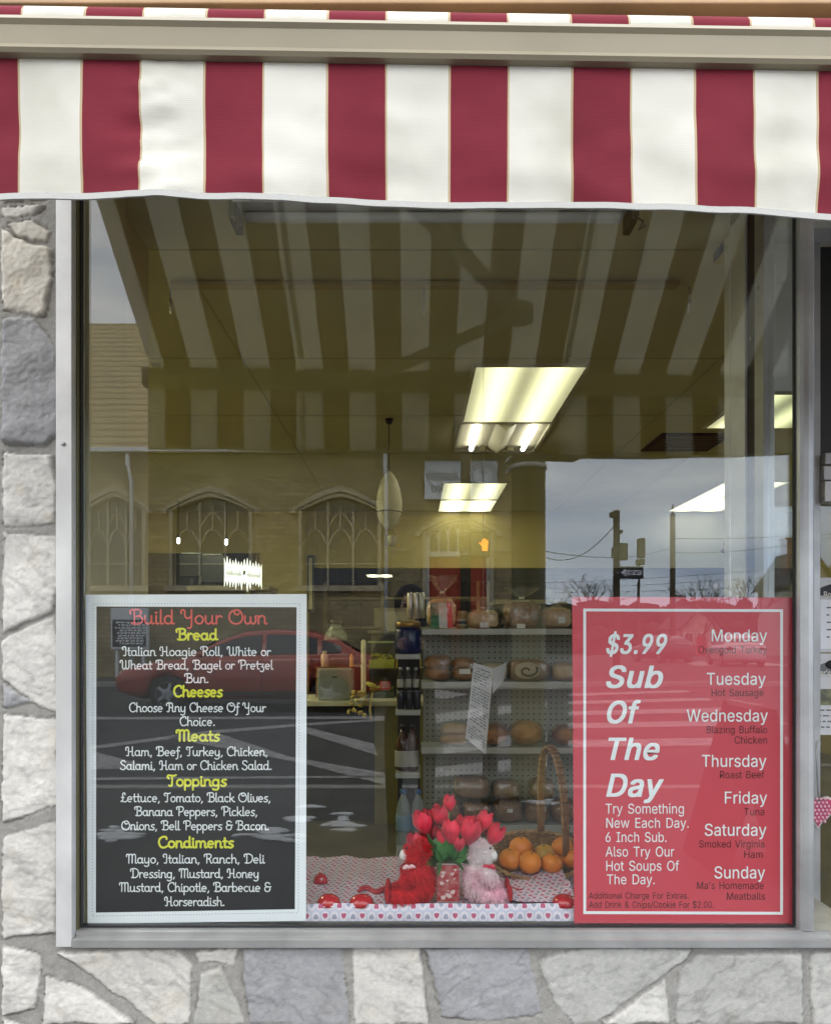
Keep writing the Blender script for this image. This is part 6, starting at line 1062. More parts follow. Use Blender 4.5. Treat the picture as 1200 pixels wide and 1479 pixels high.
orm = mat('orange_peel', (.72,.22,.012), .42, var=.2, vscale=12, bump=.25, bscale=220)
for k, (x, y, d_, r_, lab) in enumerate(((737,1241,2.31,.036,'orange at the left front of the basket'),(752,1225,2.36,.038,'orange on top at the left of the basket'),(765,1246,2.28,.036,'front centre orange lowest in the basket'),(786,1234,2.36,.034,'paler greenish orange behind the handle'),(797,1247,2.29,.033,'orange at the front beside the basket handle'),(812,1224,2.38,.035,'orange at the right behind the basket handle'),(826,1240,2.33,.034,'orange furthest right by the red poster'))):
    p = at(x, y, d_); g = MB(); g.blob(p, (r_,r_,r_*.93), 4, .03, 2, 0, None, k); o = g.build('orange', orm if k != 3 else mat('greenish_orange_peel', (.58,.28,.03), .45, c2=(.38,.28,.05), vscale=14, bump=.25, bscale=220)); tag(o, lab, 'orange', 'oranges in the wicker basket')
    g = MB(); g.lathe(p+Vector((.004*(k % 3-1),-r_*.25,r_*.885)), [(.004,-.001),(.004,.0015),(.001,.002)], 8); g.build('stalk', stem_m, o)
# red domes, bead strings
dome = mat('red_glass_dome', (.45,.012,.02), .2, coat=.5)
for x, y, s, lab in ((475,1311,.052,'red dome candle at the left front of the cloth'),(522,1311,.055,'red dome candle left of the red bear'),(463,1280,.034,'small red dome set further back on the cloth'),(815,1312,.055,'red dome candle at the right by the red poster')):
    d_ = 2.11 if y > 1300 else 2.30; p = at(x, y, d_); r_ = s*.62; g = MB(); g.lathe((p.x,p.y,DZ+.008), [(r_,0),(r_*1.02,.004),(r_*.95,.012),(r_*.7,.020),(r_*.3,.025),(.001,.026)], 22); o = g.build('candle', dome); tag(o, lab, 'candle', 'red dome candles on the heart cloth'); g = MB(); g.lathe((p.x,p.y,DZ+.006), [(r_*1.08,0),(r_*1.1,.001),(r_*1.08,.0019)], 22); g.build('base', redglit, o)
for x0_, x1_, y_, lab in ((519,566,1291,'string of red beads trailing left of the red bear'),(726,772,1303,'string of red beads curled beside the pink bear')):
    g = MB(); n = 34
    for i in range(n):
        q = i/(n-1); p = at(x0_+(x1_-x0_)*q, y_, 2.20); g.blob((p.x,p.y+.018*math.sin(q*9)+(.008 if i % 2 else 0),DZ+.013+.004*(i % 2)), .0055, 2)
    tag(g.build('bead_string', mat('red_beads', (.40,.02,.03), .25)), lab, 'bead string', 'strings of red beads')

# ------------------------------------------------------------------ the door recess at the right
door = thing('shop_door', 'aluminium and glass shop door in the recess hung with printed notices', 'door', (1.75, .55, 0))
yd = .55
def dbox(nm, x0_, x1_, z0_, z1_, m, y0_=yd, y1_=yd+.05): g = MB(); g.box((x0_,y0_,z0_), (x1_,y1_,z1_), 0, .002); return g.build(nm, m, door)
def dz(py, d=D+.55): return H+(CY-py)*d/F
dbox('jamb', 1.385, 1.43, .02, 2.70, alu); dbox('jamb', 2.25, 2.30, .02, 2.70, alu)
dbox('transom_bar', 1.4305, 2.2495, dz(673), dz(657), alu, yd-.03); dbox('transom_bar', 1.4305, 2.2495, dz(695), dz(674.5), alu_white, yd-.02); dbox('door_rail', 1.4305, 2.2495, dz(726), dz(697), alu_white, yd-.025)
dbox('transom_panel', 1.4305, 2.2495, dz(656), 2.695, black_m, yd+.02, yd+.026); dbox('door_glass', 1.4305, 2.2495, .25, dz(727), GL2, yd+.02, yd+.026); dbox('kick_rail', 1.4305, 2.2495, .03, .249, alu)
g = MB(); g.tube([(2.16,yd-.001,.95),(2.16,yd-.06,.97),(2.16,yd-.06,1.25),(2.16,yd-.001,1.27)], .012, 10); g.build('handle', alu, door)
sl2 = thing('side_light', 'grey panelled side frame seen through the narrow side window', 'panel', (1.25, .57, 0))
g = MB(); g.box((1.113,.555,.02), (1.384,.60,.52)); g.box((1.113,.555,2.18), (1.384,.60,2.70)); g.box((1.113,.555,.521), (1.17,.60,2.179)); g.build('frame', alu_white, sl2)
g = MB(); g.box((1.171,.57,.521), (1.384,.576,2.179)); g.build('pane', GL2, sl2)
g = MB(); g.box((1.115,.46,2.701), (2.6,.70,2.76)); g.box((1.25,.0,2.761), (2.6,.70,2.80)); tag(g.build('recess_soffit', alu_white), 'pale soffit over the door recess', 'soffit')
g = MB(); g.box((2.301,.03,0), (2.6,.70,2.70)); g.box((2.301,.701,0), (4.6,.8,2.73)); tag(g.build('side_wall', mat('grey_render', (.40,.39,.36), .9, var=.15)), 'plain grey wall beyond the door recess', 'wall')
g = MB(); g.box((1.115,.605,2.70), (2.30,.699,CZ)); tag(g.build('door_header', wall_y), 'yellow header wall above the shop door', 'wall')
# notices on the door glass
def notice(lab, x0_, z0_, z1_, items):
    t = thing('notice', lab, 'notice', (x0_+.11, yd+.015, z0_), 'notices on the shop door'); g = MB(); g.box((x0_,yd+.013,z0_), (x0_+.215,yd+.0142,z1_)); g.build('sheet', paper, t)
    for nm, kind, args, m in items:
        g = MB()
        if kind == 'box': g.box((x0_+args[0],yd+.0122-.0002*len(args),z0_+args[1]), (x0_+args[2],yd+.0128,z0_+args[3]))
        elif kind == 'arc':
            g.prism([(x0_,z0_+args[0])]+[(x0_+.215*i/12, z0_+args[0]+args[1]*math.sin(math.pi*(.12+i/12*.8))) for i in range(13)]+[(x0_+.215,z0_+args[0])], 'y', yd+.0118, yd+.0125)
        elif kind == 'text': text_mesh(g, args[0], x0_+args[1], x0_+args[2], z0_+args[3], args[4], yd+.0108, .02)
        elif kind == 'oval': g.lathe((x0_+args[0],yd+.0112,z0_+args[1]), [(args[2],0),(args[2],.0004)], 20, 0, 'y', 1.3, .75)
        elif kind == 'lines':
            rr = random.Random(int(args[1]*1000))
            for j in range(args[4]):
                x = args[0]
                while x < args[2]:
                    w = rr.uniform(.008,.022); z = z0_+args[3]-j*args[5]; g.add([(x0_+x,yd+.0107,z),(x0_+min(x+w,args[2]),yd+.0107,z),(x0_+min(x+w,args[2]),yd+.0107,z+.005),(x0_+x,yd+.0107,z+.005)], [(0,1,2,3)]); x += w+.006
        g.build(nm, m, t)
ink_k = mat('black_ink', (.02,.02,.022), .6); gry_p = mat('grey_print', (.16,.17,.17), .6); lime = mat('photo_print', (.30,.30,.16), .6, c2=(.10,.11,.07), vscale=30)
xn = 1.412
notice('white notice with a black curved header hanging highest on the shop door', xn, dz(942), dz(834), [('header','arc',(.20,.045),ink_k),('brand_lettering','text',('Boar\u2019s Head',.035,.165,.192,.022),lab_m),('inner_sheet','box',(.008,.012,.20,.185),white_p),('small_print','lines',(.045,.11,.19,.155,5,.026),gry_p)])
notice('second notice with an oval emblem and food picture below the first', xn-.006, dz(1062), dz(944), [('header','arc',(.215,.05),gry_p),('emblem','oval',(.075,.248,.022),ink_k),('brand_lettering','text',('Boar\u2019s Head',.0,.13,.206,.024),lab_m),('picture','box',(.0,.105,.213,.162,0),lime),('small_print','lines',(.01,.08,.20,.085,4,.02),gry_p)])
hp_ = at(1181, 1170, 2.58); t = thing('heart_ornament', 'heart ornament of pink and white pieces hanging on the shop door', 'ornament', hp_)
def heart_poly(cx_, cz_, s, n=26): return [(cx_+s*16*math.sin(q)**3/16, cz_+s*(13*math.cos(q)-5*math.cos(2*q)-2*math.cos(3*q)-math.cos(4*q))/16) for q in [2*math.pi*j/n for j in range(n)]]
g = MB(); g.prism(heart_poly(hp_.x, hp_.z, .064), 'y', hp_.y+.002, hp_.y+.008); g.build('white_edge', mat('lace_white', (.62,.58,.55), .8), t)
g = MB(); g.prism(heart_poly(hp_.x, hp_.z, .054), 'y', hp_.y-.002, hp_.y+.0015); g.build('heart', mat('pink_mosaic', (.50,.05,.15), .5), t)
g = MB(); rr = random.Random(2)
for i in range(-3,4):
    for j in range(-3,4):
        q = (hp_.x+i*.014+(j % 2)*.007, hp_.z+j*.013)
        if abs(i)+abs(j) < 5: g.lathe((q[0],hp_.y-.0042-.00003*(i+j),q[1]), [(.0052,0),(.0060,.0015),(.0055,.002)], 8, 0, 'y')
g.build('pale_piece', mat('pale_pink_piece', (.68,.35,.42), .5), t)
g = MB(); g.tube([(hp_.x,hp_.y,hp_.z+.05),(hp_.x-.008,hp_.y,hp_.z+.20),(hp_.x-.004,hp_.y+.005,hp_.z+.235),(hp_.x+.004,hp_.y,hp_.z+.245),(hp_.x+.010,hp_.y,hp_.z+.228)], .002, 6); g.build('hook', steel_m, t)
# plant hanging inside behind the side window
g = MB(); rr = random.Random(6)
for i in range(70): g.blob((1.30+rr.gauss(0,.03), .85+rr.gauss(0,.04), 1.45+rr.uniform(-.2,.28)), (.022,.006,.014), 1, .4, 3, 0, Matrix.Rotation(rr.uniform(0,3),3,'Y'), i)
g.tube([(1.30,.85,1.2),(1.30,.85,2.73)], .004, 5); tag(g.build('dried_garland', mat('dried_leaves', (.24,.14,.05), .7, c2=(.12,.08,.03), vscale=40)), 'brown dried garland hanging inside behind the side window', 'garland')
# ------------------------------------------------------------------ the street behind the photographer (seen in the glass)
def road_z(a):      # height of the street surface, a metres from the glass
    P = [(4.6,-.14),(8.,-.06),(16.5,.14)]
    if a <= P[0][0]: return P[0][1]
    for (a0, z0), (a1, z1) in zip(P, P[1:]):
        if a <= a1: return z0+(z1-z0)*(a-a0)/(a1-a0)
    return P[-1][1]
asph = mat('asphalt', (.050,.052,.057), .85, var=.25, vscale=.9, bump=.2, bscale=60); side_m = mat('concrete_pavement', (.075,.075,.077), .9, var=.2, vscale=1.6, bump=.2, bscale=50)
kerb_m = mat('kerb_stone', (.30,.30,.29), .85, var=.15); paint = mat('worn_road_paint', (.42,.42,.42), .7, c2=(.22,.22,.23), vscale=9, detail=9); grass = mat('winter_grass', (.10,.095,.05), .95, var=.35, vscale=5); snow = mat('snow_crust', (.70,.72,.75), .8)
def ground_sheet(name, a0, a1, zf, m, x0=-60, x1=80, n=1):
    g = MB(); av = [a0+(a1-a0)*i/n for i in range(n+1)]; v = []
    for a in av: v += [(x0,-a,zf(a)),(x1,-a,zf(a))]
    g.add(v, [(2*i,2*i+1,2*i+3,2*i+2) for i in range(n)]); o = g.build(name, m); tag(o, kind='structure'); return o
g = MB(); g.box((-60,-4.45,-.30), (80,.0,-.0005)); o = g.build('pavement', side_m); tag(o, kind='structure')
g = MB(); rr = random.Random(1)
for i in range(14): g.box((-8+i*1.22, -4.44, -.0002), (-8+i*1.22+.012, -.06, .0008))
g.build('pavement_joints', mat('dark_joint', (.05,.05,.05), .9), o)
g = MB(); g.box((-60,-4.60,-.30), (80,-4.4505,.006), 0, .02); tag(g.build('kerb', kerb_m), kind='structure')
ground_sheet('road', 4.60, 16.5, road_z, asph, n=12)
g = MB(); g.box((-60,-16.66,-.3), (80,-16.5,.26), 0, .02); tag(g.build('kerb', kerb_m), kind='structure')
ground_sheet('far_pavement', 16.66, 18.0, lambda a: .255, side_m); ground_sheet('lawn', 18.0, 19.6, lambda a: .26, grass, -60, 3.1); ground_sheet('side_street', 18.0, 60, lambda a: .20-.004*(a-18), asph, 3.1, 60, 6)
ground_sheet('ground', 16.0, 900, lambda a: -.6, grass, -700, 700); ground_sheet('terrain', .0, 17, lambda a: -.6, asph, -700, 700)
# painted markings traced onto the road
def onroad(px, py):
    lo, hi = 4.7, 60.
    f_ = lambda a: H+(CY-py)*(D+a)/F-(road_z(a) if a < 16.5 else .2)
    for _ in range(60):
        m_ = (lo+hi)/2
        if f_(m_) > 0: lo = m_
        else: hi = m_
    return om(px, py, D+lo)
g = MB()
for poly in ([(120,1036),(560,1035),(560,1039),(120,1040)],[(120,1080),(300,1056),(440,1045),(560,1038),(560,1041),(440,1049),(300,1061),(120,1085)],[(120,1082),(225,1110),(120,1113)],
  [(240,1066),(310,1058),(420,1094),(560,1118),(560,1136),(440,1104)],[(440,1050),(540,1075),(545,1092),(430,1056)],[(120,1124),(560,1121),(560,1124),(120,1128)],
  [(820,1002),(990,997),(1000,1000),(820,1006)],[(820,1013),(1020,1008),(1032,1012),(820,1018)],[(820,1028),(1060,1022),(1090,1028),(820,1034)],[(820,1045),(1110,1040),(1150,1047),(820,1053)],[(820,1070),(1150,1064),(1150,1076),(820,1080)],
  [(990,957),(1052,968),(1052,964),(1010,953)],[(1066,956),(1140,963),(1140,959),(1080,953)],[(590,1000),(690,985),(760,985),(640,1010)],[(600,1035),(790,1012),(790,1024),(600,1048)],[(640,1075),(790,1056),(790,1072),(640,1090)],[(620,1110),(790,1092),(790,1110),(620,1124)],[(790,985),(900,975),(960,980),(790,996)]):
    v = []
    for px, py in poly: q = onroad(px, py); q.z = road_z(-q.y)+.006; v.append(q)
    g.add(v, [tuple(range(len(v)))])
tag(g.build('road_markings', paint), kind='structure')
g = MB(); rr = random.Random(9)
for cx_, cz_, n, sx in ((172,1208,14,26),(395,1206,14,34),(500,1191,12,30),(430,1180,6,14),(760,1150,10,30)):
    for i in range(n):
        p = om(cx_+rr.gauss(0,sx*.5), cz_+rr.gauss(0,6), D+3.6); a_ = max(.5, (H)/((cz_+rr.gauss(0,6)-CY)/F)-D); p = Vector(((p.x)*(D+a_)/(D+3.6), -a_, .004)); g.blob(p, (rr.uniform(.04,.13),rr.uniform(.02,.05),.012), 2, .5, 4, 0, None, i)
tag(g.build('snow_patches', snow), kind='stuff')

# church across the road
brick = mat('tan_church_brick', (.43,.35,.19), .85, var=.22, vscale=1.2, bump=.3, bscale=30); stone_c = mat('pale_church_stone', (.47,.41,.28), .8, var=.1); tracery = mat('pale_tracery', (.46,.42,.32), .7); dglass = mat('dark_leaded_glass', (.075,.075,.07), .15); gut = mat('white_gutter', (.70,.71,.72), .5)
def shingle():
    m = mat('tan_shingles', (.36,.29,.16), .85); n = m.node_tree.nodes; l = m.node_tree.links.new
    t = n.new('ShaderNodeTexCoord'); w = n.new('ShaderNodeTexWave'); w.wave_profile = 'SAW'; w.bands_direction = 'Z'; w.inputs['Scale'].default_value = 1.15; w.inputs['Distortion'].default_value = .25; w.inputs['Detail'].default_value = 2
    l(t.outputs['Object'], w.inputs['Vector']); r = n.new('ShaderNodeValToRGB'); r.color_ramp.elements[0].color = (.20,.155,.08,1); r.color_ramp.elements[1].color = (.40,.32,.18,1); r.color_ramp.elements[1].position = .45
    l(w.outputs['Fac'], r.inputs[0]); l(r.outputs[0], n['Principled BSDF'].inputs['Base Color']); return m
def bricks(m, sc=1.):
    n = m.node_tree.nodes; l = m.node_tree.links.new; t = n.new('ShaderNodeTexCoord'); s_ = n.new('ShaderNodeSeparateXYZ'); c_ = n.new('ShaderNodeCombineXYZ'); b_ = n.new('ShaderNodeTexBrick')
    l(t.outputs['Object'], s_.inputs[0]); l(s_.outputs['X'], c_.inputs['X']); l(s_.outputs['Z'], c_.inputs['Y']); l(c_.outputs[0], b_.inputs['Vector'])
    b_.inputs['Scale'].default_value = 1/sc; b_.inputs['Brick Width'].default_value = .42; b_.inputs['Row Height'].default_value = .135; b_.inputs['Mortar Size'].default_value = .012
    b_.inputs['Color1'].default_value = (1,1,1,1); b_.inputs['Color2'].default_value = (.72,.70,.66,1); b_.inputs['Mortar'].default_value = (.55,.53,.48,1)
    p = n['Principled BSDF']; src = p.inputs['Base Color'].links[0].from_socket; mu = n.new('ShaderNodeMixRGB'); mu.blend_type = 'MULTIPLY'; mu.inputs[0].default_value = 1; l(src, mu.inputs[1]); l(b_.outputs['Color'], mu.inputs[2]); l(mu.outputs[0], p.inputs['Base Color'])
bricks(brick)
CA = 19.0; DC = D+CA
def cx(px): return (px-CX)*DC/F
def czz(py): return H+(CY-py)*DC/F
ch = thing('church', 'tan brick church with arched windows and a red door across the road', 'church', (-3, -CA, .3))
xe, ze = cx(766), czz(654)
g = MB(); g.box((-26,-CA-14,-.5), (xe,-CA-.30,ze)); g.build('wall', brick, ch)
# outer wall skin with pointed openings
def parch(c_, w, zs_, zsp, zap, n=10):
    L_ = [(c_-w/2, zs_), (c_-w/2, zsp)]; 
    for i in range(1, n+1): q = i/n; L_.append((c_-w/2+w/2*q, zsp+(zap-zsp)*(math.sin(q*math.pi/2)*.55+q*.45)))
    Rr = [(2*c_-x, z) for x, z in L_[:-1]][::-1]; return L_+Rr
opens = []
for px0, px1 in ((126,206),(250,360),(436,546)): opens.append(((cx(px0)+cx(px1))/2, cx(px1)-cx(px0), czz(846), czz(737), czz(717), 'w'))
opens.insert(0, (opens[1][0]-6.6, 2.1, czz(846), czz(737), czz(717), 'w')); opens.insert(0, (opens[0][0]-3.3, 2.1, czz(846), czz(737), czz(717), 'w'))
opens.append(((cx(615)+cx(708))/2, cx(708)-cx(615), .28, czz(770), czz(752), 'd'))
g = MB(); xs0 = -25.9
for (c_, w, zs_, zsp, zap, k) in opens:
    P = parch(c_, w, zs_, zsp, zap); yF, yB = -CA, -CA-.299
    g.box((xs0,yB,-.4), (c_-w/2,yF,ze-.001))
    if k == 'w': g.box((c_-w/2,yB,-.4), (c_+w/2,yF,zs_))
    top = P[1:-1]
    for (a, b) in zip(top, top[1:]): g.prism([(a[0],a[1]),(b[0],b[1]),(b[0],ze-.001),(a[0],ze-.001)], 'y', yB, yF)
    xs0 = c_+w/2
g.box((xs0,-CA-.299,-.4), (xe,-CA,ze-.001)); g.build('brickwork', brick, ch)
def hood(g, c_, w, zsp, zap, off, wd, y0_, y1_, legs=.0):
    a = parch(c_, w+2*off, zsp-legs, zsp, zap+off*.8); b = parch(c_, w+2*off+2*wd, zsp-legs, zsp, zap+off*.8+wd)
    for i in range(len(a)-1): g.prism([a[i],a[i+1],b[i+1],b[i]], 'y', y0_, y1_)
for i, (c_, w, zs_, zsp, zap, k) in enumerate(opens):
    g = MB(); hood(g, c_, w, zsp, zap, .16, .16, -CA+.001, -CA+.10, .1); hood(g, c_, w, zsp, zap, -.002, .10, -CA+.001, -CA+.05, zsp-zs_-.02 if k == 'w' else zsp-.3)
    if k == 'w': g.box((c_-w/2-.2,-CA+.001,zs_-.16), (c_+w/2+.2,-CA+.14,zs_-.001))
    sur = g.build('stone_surround', stone_c, ch)
    if k == 'w':
        g = MB(); g.prism(parch(c_, w-.002, zs_+.001, zsp, zap-.002), 'y', -CA-.25, -CA-.22); wn_ = g.build('window', dglass, ch)
        g = MB(); yt0, yt1 = -CA-.219, -CA-.14
        for q in (-1/6, 1/6): g.box((c_+w*q-.028,yt0,zs_+.002), (c_+w*q+.028,yt1,zap-.12))
        for q in (-.5, .5): g.box((c_+w*q-.03*(q > 0)-.0+(.0 if q > 0 else 0),yt0,zs_+.002), (c_+w*q+(.03 if q < 0 else 0),yt1-.003,zsp))
        for q in (-1/3, 0, 1/3):
            cxm = c_+w*q; hw_ = w/6-.03; zl = zsp-.95
            for s in (-1, 1):
                arcp = [(cxm+s*hw_*(1-t_)**.8, zl+.42*math.sin(t_*math.pi/2)) for t_ in [j/6 for j in range(7)]]
                for (a, b) in zip(arcp, arcp[1:]): g.bar((a[0],(yt0+yt1)/2,a[1]), (b[0],(yt0+yt1)/2,b[1]), .045, .05, 0, (0,1,0))
                arcp = [(cxm+s*hw_*(1-t_)*.55+s*hw_*.45*(1-t_), zsp-.42+.36*math.sin(t_*math.pi/2)) for t_ in [j/5 for j in range(6)]]
                if q == 0:
                    for (a, b) in zip(arcp, arcp[1:]): g.bar((a[0],(yt0+yt1)/2,a[1]), (b[0],(yt0+yt1)/2,b[1]), .04, .05, 0, (0,1,0))
            g.box((cxm-.02,yt0+.002,zl+.40), (cxm+.02,yt1-.005,zsp+.02 if q else zap-.25))
        g.box((c_-w/2+.04,yt0+.001,zs_+.62), (c_+w/2-.04,yt1-.01,zs_+.66)); g.build('tracery', tracery, wn_)
    else:
        red_d = mat('red_door_paint', (.40,.055,.02), .5, var=.12); zt_ = czz(797)
        g = MB(); g.box((c_-w/2+.10,-CA-.25,.3), (c_-.006,-CA-.19,zt_-.12)); g.box((c_+.006,-CA-.25,.3), (c_+w/2-.10,-CA-.19,zt_-.12)); dr_ = g.build('door', red_d, ch)
        g = MB(); g.box((c_+.06,-CA-.189,1.35), (c_+.09,-CA-.15,1.6)); g.build('handle', black_m, dr_)
        g = MB(); g.prism(parch(c_, w-.2, zt_, zsp-.02, zap-.10), 'y', -CA-.25, -CA-.23); tw = g.build('transom_window', dglass, ch)
        wfr = mat('white_door_frame', (.62,.61,.55), .5); g = MB()
        g.box((c_-w/2+.001,-CA-.22,.3), (c_-w/2+.099,-CA-.06,zsp)); g.box((c_+w/2-.099,-CA-.22,.3), (c_+w/2-.001,-CA-.06,zsp)); g.box((c_-w/2+.10,-CA-.22,zt_-.119), (c_+w/2-.10,-CA-.08,zt_+.02))
        P1, P2 = parch(c_, w-.2, zsp-.02, zsp, zap-.10), parch(c_, w-.004, zsp-.02, zsp, zap-.004)
        for i_ in range(1, len(P1)-2): g.prism([P1[i_],P1[i_+1],P2[i_+1],P2[i_]], 'y', -CA-.22, -CA-.07)
        nl = 6; lw = (w-.2)/nl
        for j in range(nl+1):
            x = c_-w/2+.10+lw*j; g.box((x-.018,-CA-.215,zt_+.021), (x+.018,-CA-.12,zt_+.42+.26*math.sin(math.pi*j/nl)))
        for j in range(nl):
            xm_ = c_-w/2+.10+lw*(j+.5); zc_ = zt_+.30+.26*math.sin(math.pi*(j+.5)/nl); arcp = [(xm_+(lw/2-.02)*math.cos(q), zc_+.22*math.sin(q)) for q in [math.pi*k/8 for k in range(9)]]
            for (a, b) in zip(arcp, arcp[1:]): g.bar((a[0],-CA-.16,a[1]), (b[0],-CA-.16,b[1]), .04, .05, 0, (0,1,0))
        g.build('door_frame', wfr, ch)
g = MB()
for q in (570, 718): 
    g.box((cx(q)-.4,-CA+.001,czz(796)), (cx(q)+.4,-CA+.06,czz(793))); 
g.build('string_course', stone_c, ch)
g = MB(); g.box((-25.5,-CA+.0015,-.3), (xe-.3,-CA+.12,.95)); g.build('plinth', mat('grey_base_stone', (.24,.22,.17), .85, var=.2, bump=.3, bscale=12), ch) if False else None
# the roof
rg = MB(); zr = H+(CY-467)*(D+CA+6.2)/F; yr = -(CA+6.2)
rg.add([(-27,-CA+.42,ze-.02),(xe+.3,-CA+.42,ze-.02),(xe+.3,yr,zr),(-27,yr,zr),(-27,yr-7,ze),(xe+.3,yr-7,ze)], [(0,1,2,3),(3,2,5,4),(0,3,4),(1,5,2)]); rf = rg.build('roof', shingle(), ch)
g = MB(); g.box((-27,-CA+.423,ze-.10), (xe+.3,-CA+.55,ze+.03), 0, .02); g.build('gutter', gut, ch)
for px in (192, 557):
    g = MB(); x = cx(px); g.box((x-.05,-CA+.30,ze-.45), (x+.05,-CA+.41,ze-.101)); g.tube([(x,-CA+.35,ze-.45),(x+.02,-CA+.16,ze-.85),(x+.02,-CA+.16,.3)], .055, 8); g.build('downspout', gut, ch)
def hedge(px0, px1, a_, h, seed, lab):
    g = MB(); rr = random.Random(seed); x0, x1 = om(px0,0,D+a_).x, om(px1,0,D+a_).x; y = -a_
    for i in range(900):
        x = rr.uniform(x0, x1); e = 1-abs((x-(x0+x1)/2)/((x1-x0)/2))**4*.35; p = Vector((x, y+rr.uniform(-.35,.35), .25+h*e*math.sqrt(rr.random()))); s_ = rr.uniform(.04,.11); q = Matrix.Rotation(rr.uniform(0,6.3),3,Vector((rr.uniform(-1,1),rr.uniform(-1,1),.3)).normalized()); g.add([p+q@Vector(c)*s_ for c in ((-1,0,0),(0,.5,.1),(1,0,0),(0,-.5,.1))], [(0,1,2,3)])
    g.box((x0+.2,y-.25,.25), (x1-.2,y+.2,.25+h*.72)); tag(g.build('hedge', mat('evergreen_hedge', (.025,.032,.014), .8, var=.5, vscale=9)), lab, 'hedge')
hedge(585, 655, 18.4, 1.75, 5, 'dark hedge added to block the reflection left of the red church door'); hedge(662, 770, 18.3, 1.85, 6, 'dark hedge added to block the reflection right of the red church door')  # hedges added to keep the lower red door out of the reflection
# church banner
bn = thing('church_banner', 'pale blue banner of lettering hung on the church wall above its red door', 'banner', (cx(660), -CA+.1, czz(722)))
ban_m = mat('pale_banner', (.78,.82,.84), .7); g = MB(); x0, x1 = cx(613), cx(718); g.box((x0,-CA+.08,czz(722)), (x1,-CA+.10,czz(667))); g.build('cloth', ban_m, bn)
# it hangs facing the shop: mirrored x so that the word reads left to right from the street side
def bt(p): return (-p[0], -CA+.106, p[1])
g = MB(); text_mesh(g, 'Assembly', -cx(662), -cx(615), czz(695), .28, 0, .004, .3, 0, bt); text_mesh(g, 'of God', -cx(660), -cx(622), czz(712), .26, 0, .004, .3, 0, bt)
cxm, czm = cx(697), czz(688)
for r_ in (.26, .34): g.tube([(cxm+r_*math.cos(q)*1.2, -CA+.106, czm+r_*math.sin(q)) for q in [2*math.pi*k/28 for k in range(28)]], .012, 5, closed=True)
g.bar((cxm,-CA+.106,czm-.2), (cxm,-CA+.106,czm+.24), .03, .01, 0, (0,1,0)); g.bar((cxm-.12,-CA+.106,czm+.09), (cxm+.12,-CA+.106,czm+.09), .03, .01, 0, (0,1,0))
g.build('lettering', mat('dark_banner_ink', (.05,.07,.08), .7), bn)
# notice board on the lawn
nb_ = thing('notice_board', 'church letter board with a white frame on the lawn before the wall', 'notice board', om(187, 960, D+17.6)); dn = D+18.2; yb_ = -18.2
def nx(px): return (px-CX)*dn/F
def nz(py): return H+(CY-py)*dn/F
g = MB(); g.box((nx(160),yb_-.15,nz(938)), (nx(214),yb_,nz(878)), 0, .02); g.box((nx(166),yb_-.12,.26), (nx(170),yb_-.04,nz(938.2))); g.box((nx(204),yb_-.12,.26), (nx(208),yb_-.04,nz(938.2))); g.build('frame', gut, nb_)
g = MB(); g.box((nx(163),yb_+.001,nz(934)), (nx(211),yb_+.012,nz(895))); g.build('letter_panel', black_m, nb_)
g = MB(); rr = random.Random(13)
for j in range(9):
    x = nx(166)+rr.uniform(0,.15); z = nz(899+j*3.8)
    while x < nx(207): w = rr.uniform(.04,.13); g.box((x,yb_+.0125,z-.025), (x+w,yb_+.016,z+.022)); x += w+.03
for j in range(2):
    x = nx(172)
    while x < nx(202): w = rr.uniform(.04,.12); g.box((x,yb_+.001,nz(883+j*6)-.03), (x+w,yb_+.004,nz(883+j*6)+.02)) if False else None; x += w+.03
g.build('letters', ink_w, nb_)
# poles and signs
wood_p = mat('weathered_pole', (.10,.085,.055), .85, var=.2, vscale=4); grn_p = mat('olive_signal_metal', (.14,.13,.06), .5, .2)
sp_ = om(763, 925, 6.15); t = thing('signal_pole', 'thick olive traffic pole with clamp bands and a side bracket at the kerb', 'pole', (sp_.x, sp_.y, 0))
g = MB(); g.lathe((sp_.x,sp_.y,0), [(.20,0),(.20,.06),(.145,.08),(.140,3.2),(.15,3.21),(.15,3.26)], 20); g.build('post', grn_p, t)
for py in (660, 676): 
    z = H+(CY-py)*6.15/F; g = MB(); g.lathe((sp_.x,sp_.y,z-.02), [(.150,0),(.155,.004),(.155,.034),(.150,.04)], 20); g.tube([(sp_.x-.16,sp_.y,z-.01),(sp_.x-.19,sp_.y+.05,z-.06)], .015, 6); g.build('clamp_band', alu, t)
zb2 = H+(CY-661)*6.15/F; g = MB(); xq = om(838,0,6.15).x; g.tube([(sp_.x+.14,sp_.y,zb2),(xq-.06,sp_.y,zb2-.01),(xq-.02,sp_.y,zb2+.01),(xq,sp_.y,zb2+.05),(xq,sp_.y,zb2+.2)], .028, 10); g.build('bracket', grn_p, t)
bo = om(708, 1000, 5.9); t = thing('bollard', 'dark round topped bollard on the pavement edge', 'bollard', (bo.x,bo.y,0)); zt = H+(CY-998)*5.9/F
g = MB(); g.lathe((bo.x,bo.y,0), [(.075,0),(.075,.05),(.062,.06),(.060,zt-.05),(.045,zt-.015),(.018,zt)], 18); g.build('post', black_m, t); g = MB(); g.lathe((bo.x,bo.y,zt-.17), [(.0615,0),(.064,.003),(.064,.02),(.0615,.023)], 18); g.build('band', grn_p, t)
up = om(672, 925, D+16.9); t = thing('utility_pole', 'tall utility pole with strapped signal gear before the church door', 'pole', (up.x,up.y,.25)); g = MB(); g.tube([(up.x,up.y,.25),(up.x,up.y,9.5)], [.15,.11], 12); g.build('post', wood_p, t)
g = MB()
for py in (752,758,769,775,797,802): g.lathe((up.x,up.y,H+(CY-py)*(D+16.9)/F), [(.145,0),(.15,.004),(.15,.03),(.145,.034)], 12)
g.build('strap', alu, t)
